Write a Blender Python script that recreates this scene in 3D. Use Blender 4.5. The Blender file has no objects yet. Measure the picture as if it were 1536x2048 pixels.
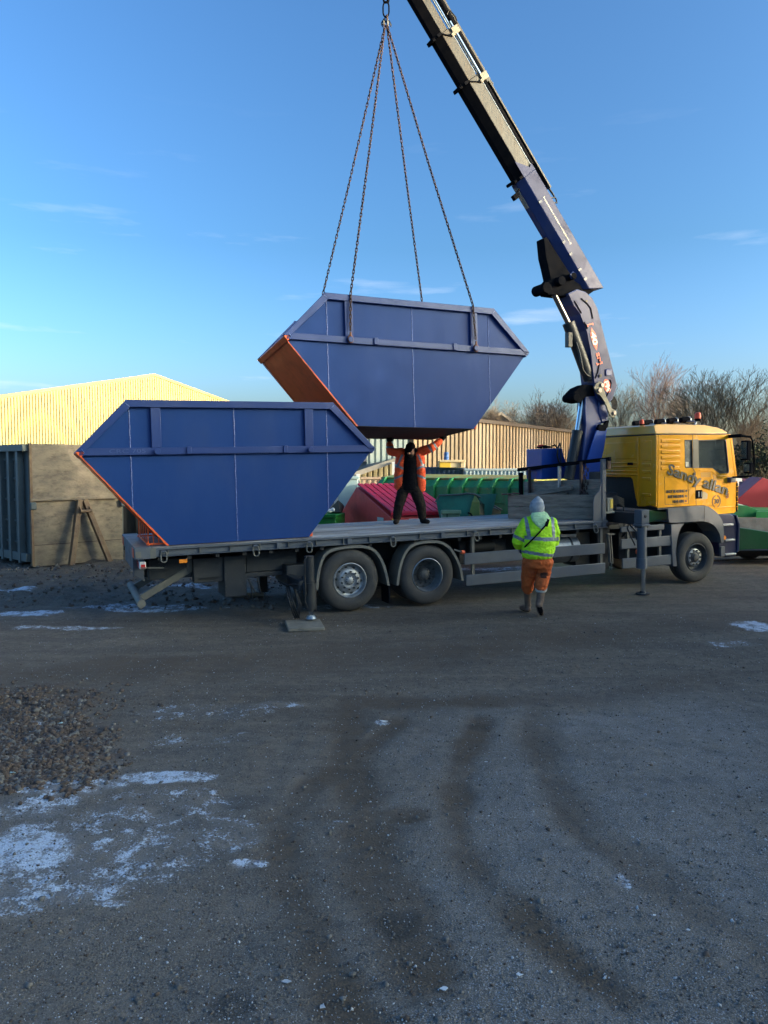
import bpy, bmesh, math, random
import numpy as np
from mathutils import Vector, Matrix, noise
from mathutils.geometry import tessellate_polygon
random.seed(7); rng = np.random.default_rng(7)
R = math.radians
S = bpy.context.scene
COL = S.collection

# ------------------------------------------------------------------ camera
CAM_H = 2.4
PITCH = math.atan(94 / 1500.0)
cd = bpy.data.cameras.new('camera'); cam = bpy.data.objects.new('camera', cd); COL.objects.link(cam)
cam.location = (0, 0, CAM_H); cam.rotation_euler = (math.pi / 2 - PITCH, 0, 0)
cd.sensor_fit = 'VERTICAL'; cd.sensor_height = 36.0; cd.sensor_width = 27.0; cd.lens = 1500 / 2048 * 36
cd.clip_end = 3000; cd.clip_start = 0.05
S.camera = cam

# ------------------------------------------------------------------ world, sun, exposure
SUN_EL, SUN_AZ = 12.0, 74.0            # elevation; degrees to the right of straight behind the camera
sun_dir = Vector((math.sin(R(SUN_AZ)) * math.cos(R(SUN_EL)), -math.cos(R(SUN_AZ)) * math.cos(R(SUN_EL)), math.sin(R(SUN_EL))))
wd = bpy.data.worlds.new('World'); S.world = wd; wd.use_nodes = True
nt = wd.node_tree; nt.nodes.clear(); N = nt.nodes.new; L = nt.links.new
out = N('ShaderNodeOutputWorld'); bg = N('ShaderNodeBackground'); sky = N('ShaderNodeTexSky')
sky.sky_type = 'NISHITA'; sky.sun_disc = False; sky.sun_elevation = R(SUN_EL)
sky.sun_rotation = math.atan2(sun_dir.x, sun_dir.y); sky.altitude = 0; sky.air_density = 1.0; sky.dust_density = 3.0; sky.ozone_density = 2.0
hsv = N('ShaderNodeHueSaturation'); hsv.inputs['Saturation'].default_value = 1.0
hz = N('ShaderNodeSeparateXYZ'); tch = N('ShaderNodeTexCoord'); L(tch.outputs['Generated'], hz.inputs[0])
hr = N('ShaderNodeValToRGB'); hr.color_ramp.elements[0].position = 0.; hr.color_ramp.elements[0].color = (.82, .88, 1.30, 1); hr.color_ramp.elements[1].position = .50; hr.color_ramp.elements[1].color = (.80, 1.0, 1.05, 1)
for ps_, cl_ in ((.16, (.66, .80, 1.0, 1)), (.27, (.60, .78, .86, 1))): el_ = hr.color_ramp.elements.new(ps_); el_.color = cl_
gm = N('ShaderNodeGamma'); gm.inputs[1].default_value = 1.6; L(sky.outputs[0], gm.inputs[0])      # one contrast curve over the whole sky
L(hz.outputs[2], hr.inputs[0]); hm = N('ShaderNodeMixRGB'); hm.blend_type = 'MULTIPLY'; hm.inputs[0].default_value = 1; L(gm.outputs[0], hm.inputs[1]); L(hr.outputs[0], hm.inputs[2]); L(hm.outputs[0], hsv.inputs['Color'])
tc = N('ShaderNodeTexCoord'); mp = N('ShaderNodeMapping'); mp.inputs['Scale'].default_value = (2.2, 2.2, 16)
L(tc.outputs['Generated'], mp.inputs[0])
nz = N('ShaderNodeTexNoise'); nz.inputs['Scale'].default_value = 1.9; nz.inputs['Detail'].default_value = 7; nz.inputs['Roughness'].default_value = .55
mp.inputs['Location'].default_value = (3.1, 1.7, .4)
L(mp.outputs[0], nz.inputs['Vector'])
rp = N('ShaderNodeValToRGB'); rp.color_ramp.elements[0].position = .6; rp.color_ramp.elements[1].position = .82
rp.color_ramp.elements[0].color = (0, 0, 0, 1); rp.color_ramp.elements[1].color = (.55, .55, .55, 1)
L(nz.outputs[0], rp.inputs[0])
# clouds only as a thin band low over the horizon, as anywhere on a clear winter day
sx = N('ShaderNodeSeparateXYZ'); L(tc.outputs['Generated'], sx.inputs[0])
band = N('ShaderNodeMapRange'); band.inputs[1].default_value = .42; band.inputs[2].default_value = .12; band.inputs[3].default_value = 0; band.inputs[4].default_value = 1
L(sx.outputs[2], band.inputs[0])
ml = N('ShaderNodeMath'); ml.operation = 'MULTIPLY'; L(rp.outputs[0], ml.inputs[0]); L(band.outputs[0], ml.inputs[1])
mx = N('ShaderNodeMixRGB'); mx.inputs[2].default_value = (5.2, 5.6, 6.4, 1)
L(ml.outputs[0], mx.inputs[0]); L(hsv.outputs[0], mx.inputs[1])
L(mx.outputs[0], bg.inputs[0]); bg.inputs[1].default_value = 0.08; L(bg.outputs[0], out.inputs[0])

sl = bpy.data.lights.new('sun', 'SUN'); sl.energy = 2.0; sl.angle = R(.55); sl.color = (1.0, .85, .64)
so = bpy.data.objects.new('sun', sl); COL.objects.link(so)
so.rotation_euler = sun_dir.to_track_quat('Z', 'Y').to_euler(); so.location = (20, -20, 20)
vs = S.view_settings; vs.view_transform = 'Standard'; vs.look = 'None'; vs.gamma = 1; vs.exposure = 1.5
try: vs.use_curve_mapping = False
except Exception: pass
S.cycles.max_bounces = 6; S.cycles.diffuse_bounces = 3; S.cycles.glossy_bounces = 3

# ------------------------------------------------------------------ materials
MATS = {}
def mat(name, col, rough=.55, metal=0., col2=None, scale=4., amt=.5, bump=0., bscale=40., dirt=None, dirt_amt=.35, dscale=1.6,
        stretch=(1, 1, 1), coat=0., spec=.5, sheen=0.):
    if name in MATS: return MATS[name]
    m = bpy.data.materials.new(name); m.use_nodes = True; t = m.node_tree; n = t.nodes.new; l = t.links.new
    p = t.nodes['Principled BSDF']; p.inputs['Roughness'].default_value = rough; p.inputs['Metallic'].default_value = metal
    p.inputs['Specular IOR Level'].default_value = spec
    if coat: p.inputs['Coat Weight'].default_value = coat; p.inputs['Coat Roughness'].default_value = .12
    c = n('ShaderNodeTexCoord'); mpp = n('ShaderNodeMapping'); mpp.inputs['Scale'].default_value = stretch; l(c.outputs['Object'], mpp.inputs[0])
    a = n('ShaderNodeTexNoise'); a.inputs['Scale'].default_value = scale; a.inputs['Detail'].default_value = 6; a.inputs['Roughness'].default_value = .62
    l(mpp.outputs[0], a.inputs['Vector'])
    r = n('ShaderNodeValToRGB'); r.color_ramp.elements[0].position = .32; r.color_ramp.elements[1].position = .68
    if col2 is None: col2 = tuple(x * (1 - .35 * amt) for x in col)
    r.color_ramp.elements[0].color = (*col2, 1); r.color_ramp.elements[1].color = (*col, 1)
    l(a.outputs[0], r.inputs[0]); last = r.outputs[0]
    if dirt is not None:
        d = n('ShaderNodeTexNoise'); d.inputs['Scale'].default_value = dscale; d.inputs['Detail'].default_value = 9; d.inputs['Roughness'].default_value = .7
        mp2 = n('ShaderNodeMapping'); mp2.inputs['Scale'].default_value = stretch; mp2.inputs['Location'].default_value = (5, 3, 8); l(c.outputs['Object'], mp2.inputs[0]); l(mp2.outputs[0], d.inputs['Vector'])
        dr = n('ShaderNodeMapRange'); dr.inputs[1].default_value = .5; dr.inputs[2].default_value = .72; dr.inputs[3].default_value = 0.; dr.inputs[4].default_value = dirt_amt
        l(d.outputs[0], dr.inputs[0])
        mi = n('ShaderNodeMixRGB'); mi.inputs[2].default_value = (*dirt, 1); l(dr.outputs[0], mi.inputs[0]); l(last, mi.inputs[1]); last = mi.outputs[0]
        rr = n('ShaderNodeMapRange'); rr.inputs[3].default_value = rough; rr.inputs[4].default_value = min(1, rough + .5); l(dr.outputs[0], rr.inputs[0]); l(rr.outputs[0], p.inputs['Roughness'])
    else:
        rr = n('ShaderNodeMapRange'); rr.inputs[3].default_value = max(.03, rough - .08); rr.inputs[4].default_value = min(1, rough + .12); l(a.outputs[0], rr.inputs[0]); l(rr.outputs[0], p.inputs['Roughness'])
    l(last, p.inputs['Base Color'])
    if bump:
        b = n('ShaderNodeTexNoise'); b.inputs['Scale'].default_value = bscale; b.inputs['Detail'].default_value = 5; l(mpp.outputs[0], b.inputs['Vector'])
        bb = n('ShaderNodeBump'); bb.inputs['Strength'].default_value = bump; bb.inputs['Distance'].default_value = .02; l(b.outputs[0], bb.inputs['Height']); l(bb.outputs[0], p.inputs['Normal'])
    MATS[name] = m; return m

RUST = (.16, .06, .025); MUD = (.09, .075, .06)
M_blue = mat('skip_blue_paint', (.014, .045, .175), .33, 0, (.018, .052, .19), 1.3, .2, bump=.30, bscale=1.5, dirt=(.030, .060, .17), dirt_amt=.45, dscale=1.3, stretch=(1, 1, .45), spec=.14)
M_blue2 = mat('skip_blue_frame_paint', (.012, .038, .17), .38, 0, None, 2, .3, bump=.1, bscale=8, dirt=(.05, .07, .16), dirt_amt=.3, spec=.5)
M_orange = mat('skip_orange_paint', (.93, .15, .026), .42, 0, (.82, .12, .022), 2.2, .4, bump=.1, bscale=4, dirt=(.2, .05, .02), dirt_amt=.4)
M_rust = mat('skip_underside_rust', (.075, .034, .030), .75, 0, (.025, .014, .014), 3, .5, bump=.5, bscale=14)
M_weld = mat('weld_bead', (.20, .26, .50), .35, .2, (.05, .09, .26), 30, .5)
M_crane = mat('crane_blue_paint', (.02, .045, .17), .32, 0, (.016, .038, .145), 2, .3, bump=.06, bscale=6, dirt=(.07, .075, .12), dirt_amt=.55, dscale=2.2)
M_craneb = mat('crane_bright_blue_paint', (.012, .07, .34), .33, 0, (.01, .055, .27), 2, .3, dirt=(.05, .06, .12), dirt_amt=.3)
M_crlit = mat('crane_lit_side_blue_grey', (.026, .034, .105), .42, 0, (.022, .030, .095), 3, .3, bump=.06, bscale=8, dirt=(.040, .042, .07), dirt_amt=.5, dscale=3, spec=.22)  # crane blue greyed for the sunlit near side, the light is in the colour
M_ext = mat('boom_weathered_steel', (.062, .056, .045), .5, .15, (.034, .032, .028), 2.2, .6, bump=.12, bscale=10, dirt=(.11, .08, .055), dirt_amt=.5, stretch=(3, 1, .6))
M_black = mat('black_paint', (.006, .007, .010), .6, 0, (.012, .012, .014), 6, .4, dirt=(.02, .017, .014), dirt_amt=.3, spec=.0)
M_blkrub = mat('black_hose_rubber', (.012, .012, .013), .5)
M_cyl = mat('cylinder_dark_paint', (.020, .023, .027), .5, .0, (.012, .014, .017), 5, .5, dirt=(.06, .055, .045), dirt_amt=.5)
M_chrome = mat('chrome_rod', (.62, .66, .70), .16, 1., (.5, .54, .58), 3, .2)
M_yellow = mat('cab_yellow_paint', (.86, .37, .012), .22, 0, (.84, .355, .011), 2, .1, coat=.6, dirt=(.45, .23, .05), dirt_amt=.22, dscale=2.5)
M_yelr = mat('cab_yellow_roof_paint', (.80, .40, .05), .3, 0, (.74, .37, .045), 2, .2, coat=.4, dirt=(.5, .33, .13), dirt_amt=.35)
M_grey = mat('chassis_grey_paint', (.085, .10, .125), .45, 0, (.07, .082, .10), 3, .4, bump=.06, bscale=14, dirt=(.12, .115, .105), dirt_amt=.5, dscale=3)
M_greyd = mat('chassis_dark_grey', (.022, .027, .034), .55, 0, (.014, .017, .022), 4, .5, bump=.1, dirt=(.06, .055, .05), dirt_amt=.35)
M_under = mat('underbody_black', (.010, .012, .015), .7, 0, (.018, .018, .02), 5, .5, dirt=(.04, .037, .033), dirt_amt=.4)
M_fender = mat('fender_grey_plastic', (.075, .085, .105), .42, 0, None, 4, .3, bump=.08, bscale=60, dirt=(.14, .135, .125), dirt_amt=.4)
M_mudg = mat('mudguard_dusty_plastic', (.14, .135, .115), .6, 0, (.09, .09, .085), 4, .5, bump=.08, bscale=50, dirt=(.2, .18, .14), dirt_amt=.5)
M_navy = mat('step_navy_paint', (.012, .018, .06), .3, 0, None, 4, .4, coat=.3, dirt=MUD, dirt_amt=.3)
M_tyre = mat('tyre_rubber', (.028, .028, .029), .75, 0, (.042, .040, .038), 5, .5, bump=.3, bscale=60, dirt=(.085, .08, .072), dirt_amt=.55, dscale=4)
M_rim = mat('rim_silver_paint', (.36, .38, .40), .42, .5, (.24, .25, .26), 9, .5, dirt=(.08, .07, .06), dirt_amt=.55, dscale=8)
M_rimd = mat('rim_dark_dusty', (.09, .09, .09), .6, .2, (.05, .05, .05), 8, .5, dirt=(.12, .11, .09), dirt_amt=.5)
M_nut = mat('nut_dark_steel', (.06, .06, .062), .4, .7)
M_galv = mat('galvanised_steel', (.34, .37, .39), .4, .7, (.22, .24, .26), 20, .5)
M_glass = bpy.data.materials.new('cab_glass'); M_glass.use_nodes = True
pg = M_glass.node_tree.nodes['Principled BSDF']; pg.inputs['Base Color'].default_value = (.45, .52, .50, 1); pg.inputs['Transmission Weight'].default_value = .9; pg.inputs['Roughness'].default_value = .02; pg.inputs['IOR'].default_value = 1.45
M_seal = mat('window_seal_black', (.008, .008, .009), .5)
M_int = mat('cab_interior_grey', (.05, .052, .055), .8, 0, None, 10, .4)
M_wood = mat('weathered_timber', (.33, .27, .215), .8, 0, (.17, .135, .105), 3, .8, bump=.5, bscale=22, stretch=(1, 1, 7), dirt=(.06, .05, .042), dirt_amt=.5)
M_deck = mat('deck_frosted_ply', (.30, .27, .25), .55, 0, (.16, .14, .13), 2.2, .8, bump=.3, bscale=26, stretch=(.5, 3, 1), dirt=(.58, .62, .68), dirt_amt=.9, dscale=.9)
M_redrust = mat('rusty_chain', (.085, .042, .030), .7, .3, (.035, .022, .02), 30, .8, bump=.3, bscale=60)
M_lens_o = mat('amber_lens', (.85, .25, .02), .25, 0, None, 40, .3, coat=.5)
M_lens_r = mat('red_lens', (.55, .02, .015), .25, 0, None, 40, .3, coat=.5)
M_refl = mat('orange_red_marker_board', (.75, .14, .05), .4, 0, (.65, .10, .04), 12, .4)
M_white = mat('white_plastic', (.62, .64, .66), .45, 0, None, 6, .3, dirt=(.3, .28, .25), dirt_amt=.3)
M_label = mat('printed_label_white', (.65, .62, .5), .5, 0, (.45, .4, .32), 60, .8)
M_laby = mat('printed_label_yellow', (.75, .55, .08), .5, 0, (.6, .4, .05), 50, .5)
M_txt = mat('lettering_dark_grey', (.05, .047, .042), .4, .1, (.035, .033, .03), 25, .5)
M_txtb = mat('lettering_brown_black', (.045, .022, .012), .5)
M_txtr = mat('lettering_red_brown', (.22, .035, .012), .5)
M_logo = mat('logo_orange_red', (.78, .09, .03), .45)
M_logow = mat('logo_white', (.72, .68, .62), .45)
M_hv = mat('hi_vis_yellow_fabric', (.52, .92, .015), .8, 0, (.40, .78, .012), 7, .4, bump=.35, bscale=16, dirt=(.22, .30, .05), dirt_amt=.25, dscale=5)
M_hvp = mat('hi_vis_pale_hood_lining', (.55, .78, .42), .85, 0, (.42, .62, .32), 12, .4, bump=.3, bscale=18)
M_hvo = mat('hi_vis_orange_fabric', (1.0, .12, .03), .8, 0, (.95, .085, .022), 7, .4, bump=.35, bscale=16)
M_band = mat('reflective_band_grey', (.23, .26, .30), .35, .2, (.18, .2, .24), 20, .4)
M_trous = mat('orange_work_trousers', (.62, .125, .022), .85, 0, (.44, .08, .016), 6, .5, bump=.4, bscale=14, dirt=(.06, .03, .02), dirt_amt=.55, dscale=4)
M_dark = mat('dark_work_trousers', (.014, .012, .012), .95, 0, (.030, .023, .02), 6, .5, bump=.4, bscale=16, spec=.08)
M_blackf = mat('black_fabric', (.006, .006, .009), .95, 0, None, 8, .4, bump=.3, bscale=20, spec=.08)
M_hood = mat('grey_knit_hood', (.42, .43, .45), .95, 0, (.22, .235, .26), 14, .5, bump=.4, bscale=60)
M_boot = mat('tan_muddy_boot', (.17, .105, .07), .65, 0, (.08, .05, .035), 9, .6, bump=.3, bscale=20, dirt=(.05, .04, .035), dirt_amt=.5)
M_sock = mat('cream_boot_cuff', (.5, .48, .42), .9)
M_skin = mat('skin', (.48, .24, .17), .5, 0, None, 12, .2)
M_green = mat('green_container_paint', (.03, .30, .08), .45, 0, (.02, .19, .06), 2.4, .5, bump=.15, bscale=6, dirt=(.05, .16, .06), dirt_amt=.6, dscale=3, stretch=(1, 1, .5))
M_teal = mat('teal_green_skip_paint', (.03, .24, .17), .45, 0, (.022, .16, .12), 2, .5, bump=.2, bscale=5, dirt=(.05, .07, .045), dirt_amt=.5, dscale=2)
M_moss = mat('yellow_green_worn_paint', (.24, .30, .06), .6, 0, (.15, .2, .05), 3, .6, dirt=RUST, dirt_amt=.4)
M_suntop = mat('sunlit_container_top', (.23, .27, .05), .8, 0, (.22, .17, .06), 2, .6, bump=.3)  # yellow green of sun on the container top, painted into the colour
M_bgreen = mat('bright_green_skip_paint', (.01, .19, .025), .4, 0, None, 3, .4, dirt=(.05, .12, .04), dirt_amt=.3)
M_pgreen = mat('pale_green_faded_paint', (.10, .22, .12), .6, 0, (.16, .28, .18), 5, .6, dirt=(.3, .36, .28), dirt_amt=.4)
M_red = mat('red_skip_paint', (.85, .075, .055), .42, 0, (.72, .06, .045), 2, .4, bump=.1, bscale=5, dirt=(.35, .06, .05), dirt_amt=.4)
M_lid = mat('crimson_plastic_lid', (.66, .012, .045), .38, 0, (.52, .010, .035), 3, .4, dirt=(.35, .04, .06), dirt_amt=.3)
M_steelc = mat('rusty_cream_container_steel', (.24, .19, .13), .7, 0, (.12, .098, .075), 2.6, .8, bump=.3, bscale=18, dirt=(.085, .068, .05), dirt_amt=.85, dscale=4.5, stretch=(1, 1, 2.2))
M_rusto = mat('rusty_orange_steel', (.20, .135, .075), .7, 0, (.11, .06, .035), 6, .7, bump=.3)
M_cont = mat('container_blue_grey_paint', (.085, .11, .115), .5, 0, (.06, .08, .085), 3, .5, bump=.15, bscale=8, dirt=(.15, .14, .11), dirt_amt=.4)
M_dcont = mat('dark_container_paint', (.016, .020, .024), .6, 0, None, 3, .5)
M_wh = mat('warehouse_yellow_cladding', (.33, .285, .105), .6, 0, (.30, .255, .09), 1, .15, dirt=(.52, .38, .14), dirt_amt=.3, dscale=.5)
M_whr = mat('warehouse_ridge_flashing', (.38, .29, .10), .7, 0, (.50, .32, .12), .6, .6, dirt=(.36, .18, .07), dirt_amt=.6, dscale=.5)
M_tan = mat('tan_corrugated_cladding', (.155, .13, .09), .6, 0, (.16, .10, .045), .35, .7, dirt=(.25, .235, .21), dirt_amt=.5, dscale=.25, stretch=(1, 1, .5))  # cladding tone broken by broad warm and pale blotches
M_bluegr = mat('blue_grey_cladding', (.085, .125, .14), .55, 0, None, 1, .3, dirt=(.3, .3, .28), dirt_amt=.2)
M_cream = mat('cream_cladding', (.32, .28, .17), .6, 0, None, 1, .3)
M_roofg = mat('grey_sheet_roof', (.10, .115, .115), .7, 0, (.14, .15, .14), 1, .5)
M_fasc = mat('pale_fascia', (.36, .33, .28), .7, 0, None, 3, .5)
M_paleb = mat('pale_blue_container', (.30, .42, .45), .5, 0, (.24, .35, .39), 2, .5, dirt=(.38, .4, .38), dirt_amt=.4)
M_dkblue = mat('dark_blue_container', (.015, .05, .13), .5, 0, None, 3, .4)
M_bin = mat('blue_plastic_bin', (.02, .10, .34), .4)
M_yelbox = mat('yellow_machine_box', (.62, .42, .04), .5, 0, (.5, .32, .03), 4, .4)
M_crbox = mat('cream_machine_box', (.55, .45, .28), .6, 0, None, 4, .4)
M_conc = mat('concrete_pad_timber', (.22, .20, .165), .85, 0, (.14, .125, .10), 8, .7, bump=.4)
M_bark = mat('bare_tree_bark', (.17, .125, .09), .85, 0, (.09, .07, .05), 3, .6)
M_barkg = mat('green_grey_bark', (.12, .105, .075), .85, 0, (.065, .06, .045), 3, .6)
M_birch = mat('birch_twigs_brown', (.22, .13, .095), .85, 0, (.14, .08, .06), 3, .6)
M_everg = mat('dark_evergreen_foliage', (.022, .038, .018), .85, 0, (.012, .022, .012), 5, .6)
M_stone = mat('brown_rubble_stone', (.115, .080, .060), .9, 0, (.055, .042, .034), 6, .7, bump=.4, bscale=30)
M_peb = mat('grey_cinder_stone', (.19, .175, .16), .9, 0, (.09, .085, .08), 5, .7, bump=.3, bscale=40)
M_pebl = mat('pale_grit', (.50, .52, .55), .8, 0, (.32, .33, .35), 7, .6)
M_lit = mat('litter_white', (.62, .64, .66), .6)
M_litc = mat('litter_pale_blue', (.35, .55, .60), .5)
M_brick = mat('shed_grey_wall', (.22, .21, .2), .8)

# ------------------------------------------------------------------ mesh helpers
class MB:
    def __init__(s): s.v = []; s.f = []; s.m = []; s.cur = 0
    def add(s, vs, fs, mi=None):
        o = len(s.v); s.v += [tuple(p) for p in vs]; s.f += [tuple(i + o for i in f) for f in fs]; s.m += [s.cur if mi is None else mi] * len(fs); return s
    def box(s, a, b, mi=None):
        x0, y0, z0 = a; x1, y1, z1 = b
        x0, x1 = min(x0, x1), max(x0, x1); y0, y1 = min(y0, y1), max(y0, y1); z0, z1 = min(z0, z1), max(z0, z1)
        return s.add([(x0, y0, z0), (x1, y0, z0), (x1, y1, z0), (x0, y1, z0), (x0, y0, z1), (x1, y0, z1), (x1, y1, z1), (x0, y1, z1)],
                     [(0, 3, 2, 1), (4, 5, 6, 7), (0, 1, 5, 4), (1, 2, 6, 5), (2, 3, 7, 6), (3, 0, 4, 7)], mi)
    def prism(s, poly, y0, y1, mi=None):               # poly in (x,z), extruded along y
        n = len(poly); a = sum(poly[i][0] * poly[(i + 1) % n][1] - poly[(i + 1) % n][0] * poly[i][1] for i in range(n))
        if a < 0: poly = poly[::-1]
        if y0 > y1: y0, y1 = y1, y0
        vs = [(p[0], y0, p[1]) for p in poly] + [(p[0], y1, p[1]) for p in poly]
        return s.add(vs, [tuple(range(n)), tuple(range(2 * n - 1, n - 1, -1))] + [(i, i + n, (i + 1) % n + n, (i + 1) % n) for i in range(n)], mi)
    def holed(s, outer, holes, y0, y1, mi=None):
        loops = [outer] + holes; pts = [Vector((p[0], p[1], 0)) for lp in loops for p in lp]
        tris = tessellate_polygon([[Vector((p[0], p[1], 0)) for p in lp] for lp in loops]); n = len(pts)
        vs = [(p.x, y0, p.y) for p in pts] + [(p.x, y1, p.y) for p in pts]
        fs = [tuple(t) for t in tris] + [tuple(i + n for i in reversed(t)) for t in tris]; o = 0
        for lp in loops:
            k = len(lp); fs += [(o + i, o + (i + 1) % k, o + (i + 1) % k + n, o + i + n) for i in range(k)]; o += k
        return s.add(vs, fs, mi)
    def cyl(s, p0, p1, r0, r1=None, n=16, cap=True, mi=None):
        r1 = r0 if r1 is None else r1; p0 = Vector(p0); p1 = Vector(p1); d = (p1 - p0)
        if d.length < 1e-6: return s
        d.normalize(); a = d.orthogonal().normalized(); b = d.cross(a); vs = []
        for p, r in ((p0, r0), (p1, r1)):
            for i in range(n): t = 2 * math.pi * i / n; vs.append(p + (a * math.cos(t) + b * math.sin(t)) * r)
        fs = [(i, (i + 1) % n, (i + 1) % n + n, i + n) for i in range(n)]
        if cap: fs += [tuple(range(n - 1, -1, -1)), tuple(range(n, 2 * n))]
        return s.add(vs, fs, mi)
    def tube(s, pts, r, n=8, closed=False, mi=None):
        pts = [Vector(p) for p in pts]; k = len(pts); rs = r if isinstance(r, (list, tuple)) else [r] * k; vs = []; up = None
        for i, p in enumerate(pts):
            if closed: d = pts[(i + 1) % k] - pts[i - 1]
            else: d = pts[min(i + 1, k - 1)] - pts[max(i - 1, 0)]
            d.normalize()
            if up is None: up = d.orthogonal().normalized()
            up = (up - d * up.dot(d)).normalized(); b = d.cross(up)
            for j in range(n): t = 2 * math.pi * j / n; vs.append(p + (up * math.cos(t) + b * math.sin(t)) * rs[i])
        fs = []
        for i in range(k if closed else k - 1):
            for j in range(n): a = i * n + j; b_ = i * n + (j + 1) % n; c = ((i + 1) % k) * n + (j + 1) % n; d_ = ((i + 1) % k) * n + j; fs.append((a, b_, c, d_))
        if not closed: fs += [tuple(range(n - 1, -1, -1)), tuple(range((k - 1) * n, k * n))]
        return s.add(vs, fs, mi)
    def lathe(s, prof, c, n=40, mi=None):              # profile (radius, y) about the y axis through c
        vs = []; k = len(prof)
        for i in range(n):
            t = 2 * math.pi * i / n
            for r, y in prof: vs.append((c[0] + r * math.cos(t), c[1] + y, c[2] + r * math.sin(t)))
        fs = [(i * k + j, i * k + j + 1, ((i + 1) % n) * k + j + 1, ((i + 1) % n) * k + j) for i in range(n) for j in range(k - 1)]
        return s.add(vs, fs, mi)
    def beam(s, p0, p1, w, h, up=(0, 0, 1), mi=None):  # rectangular bar
        p0 = Vector(p0); p1 = Vector(p1); d = (p1 - p0).normalized(); u_ = Vector(up); a = d.cross(u_).normalized(); b = a.cross(d)
        vs = [p + a * (w / 2 * sa) + b * (h / 2 * sb) for p in (p0, p1) for sa, sb in ((-1, -1), (1, -1), (1, 1), (-1, 1))]
        return s.add(vs, [(0, 1, 2, 3), (7, 6, 5, 4), (0, 4, 5, 1), (1, 5, 6, 2), (2, 6, 7, 3), (3, 7, 4, 0)], mi)
    def sphere(s, c, r, nu=12, nv=8, mi=None):
        r = (r, r, r) if not hasattr(r, '__len__') else r; vs = [(c[0], c[1], c[2] + r[2])]
        for j in range(1, nv):
            for i in range(nu): a = math.pi * j / nv; t = 2 * math.pi * i / nu; vs.append((c[0] + r[0] * math.sin(a) * math.cos(t), c[1] + r[1] * math.sin(a) * math.sin(t), c[2] + r[2] * math.cos(a)))
        vs.append((c[0], c[1], c[2] - r[2])); e = len(vs) - 1
        fs = [(0, 1 + i, 1 + (i + 1) % nu) for i in range(nu)]
        for j in range(nv - 2): fs += [(1 + j * nu + i, 1 + (j + 1) * nu + i, 1 + (j + 1) * nu + (i + 1) % nu, 1 + j * nu + (i + 1) % nu) for i in range(nu)]
        fs += [(e, 1 + (nv - 2) * nu + (i + 1) % nu, 1 + (nv - 2) * nu + i) for i in range(nu)]
        return s.add(vs, fs, mi)
    def rot(s, M):
        s.v = [tuple(M @ Vector(p)) for p in s.v]; return s
    def build(s, name, mats, parent=None, smooth=30, bevel=0, seg=2, fix=True):
        me = bpy.data.meshes.new(name); me.from_pydata(s.v, [], s.f)
        if not isinstance(mats, (list, tuple)): mats = [mats]
        for m in mats: me.materials.append(m)
        if len(mats) > 1: me.polygons.foreach_set('material_index', s.m)
        if fix and len(s.f) < 60000:
            bm = bmesh.new(); bm.from_mesh(me); bmesh.ops.recalc_face_normals(bm, faces=bm.faces); bm.to_mesh(me); bm.free()
        if smooth:
            me.polygons.foreach_set('use_smooth', [True] * len(me.polygons)); me.set_sharp_from_angle(angle=R(smooth))
        me.update(); o = bpy.data.objects.new(name, me); COL.objects.link(o)
        if parent is not None: o.parent = parent
        if bevel:
            b = o.modifiers.new('bevel', 'BEVEL'); b.width = bevel; b.segments = seg; b.limit_method = 'ANGLE'; b.angle_limit = R(35); b.harden_normals = False
        return o
def tag(o, label=None, cat=None, group=None, kind=None):
    for k, v_ in (('label', label), ('category', cat), ('group', group), ('kind', kind)):
        if v_: o[k] = v_
    return o
def empty(name, label, cat, M=None, group=None):
    o = bpy.data.objects.new(name, None); COL.objects.link(o); o.empty_display_size = .3
    if M is not None: o.matrix_world = M
    return tag(o, label, cat, group)
def share(o, name, parent, loc=None, rot=None, label=None):   # a further copy of a part that shares its mesh
    c = o.copy(); COL.objects.link(c); c.name = name; c.parent = parent
    if loc is not None: c.location = loc
    if rot is not None: c.rotation_euler = rot
    return c
TS = bpy.data.scenes.new('workbench')
def baked(o):      # the evaluated mesh of one object, worked out in an otherwise empty scene
    TS.collection.objects.link(o); 
    with bpy.context.temp_override(scene=TS, view_layer=TS.view_layers[0]): dg = bpy.context.evaluated_depsgraph_get(); m_ = bpy.data.meshes.new_from_object(o.evaluated_get(dg), depsgraph=dg)
    bpy.data.objects.remove(o); return m_
def text(s, name, size, M, mat_, parent, width=None, bold=0., ext=.004, shear=0., align='LEFT', z=0.):
    cu = bpy.data.curves.new('t', 'FONT'); cu.body = s; cu.size = size; cu.extrude = ext; cu.offset = bold; cu.shear = shear; cu.align_x = align; cu.resolution_u = 3
    to = bpy.data.objects.new('t', cu); me = baked(to)
    if width:
        w0 = max(v_.co.x for v_ in me.vertices) - min(v_.co.x for v_ in me.vertices); k = width / w0
        for v_ in me.vertices: v_.co.x *= k
    me.transform(M); me.materials.clear(); me.materials.append(mat_); o = bpy.data.objects.new(name, me); COL.objects.link(o); o.parent = parent; return o
def side(u_, w_, ang=0., v_=0.): return Matrix.Translation((u_, v_, w_)) @ Matrix.Rotation(R(90), 4, 'X') @ Matrix.Rotation(R(ang), 4, 'Z')

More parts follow.
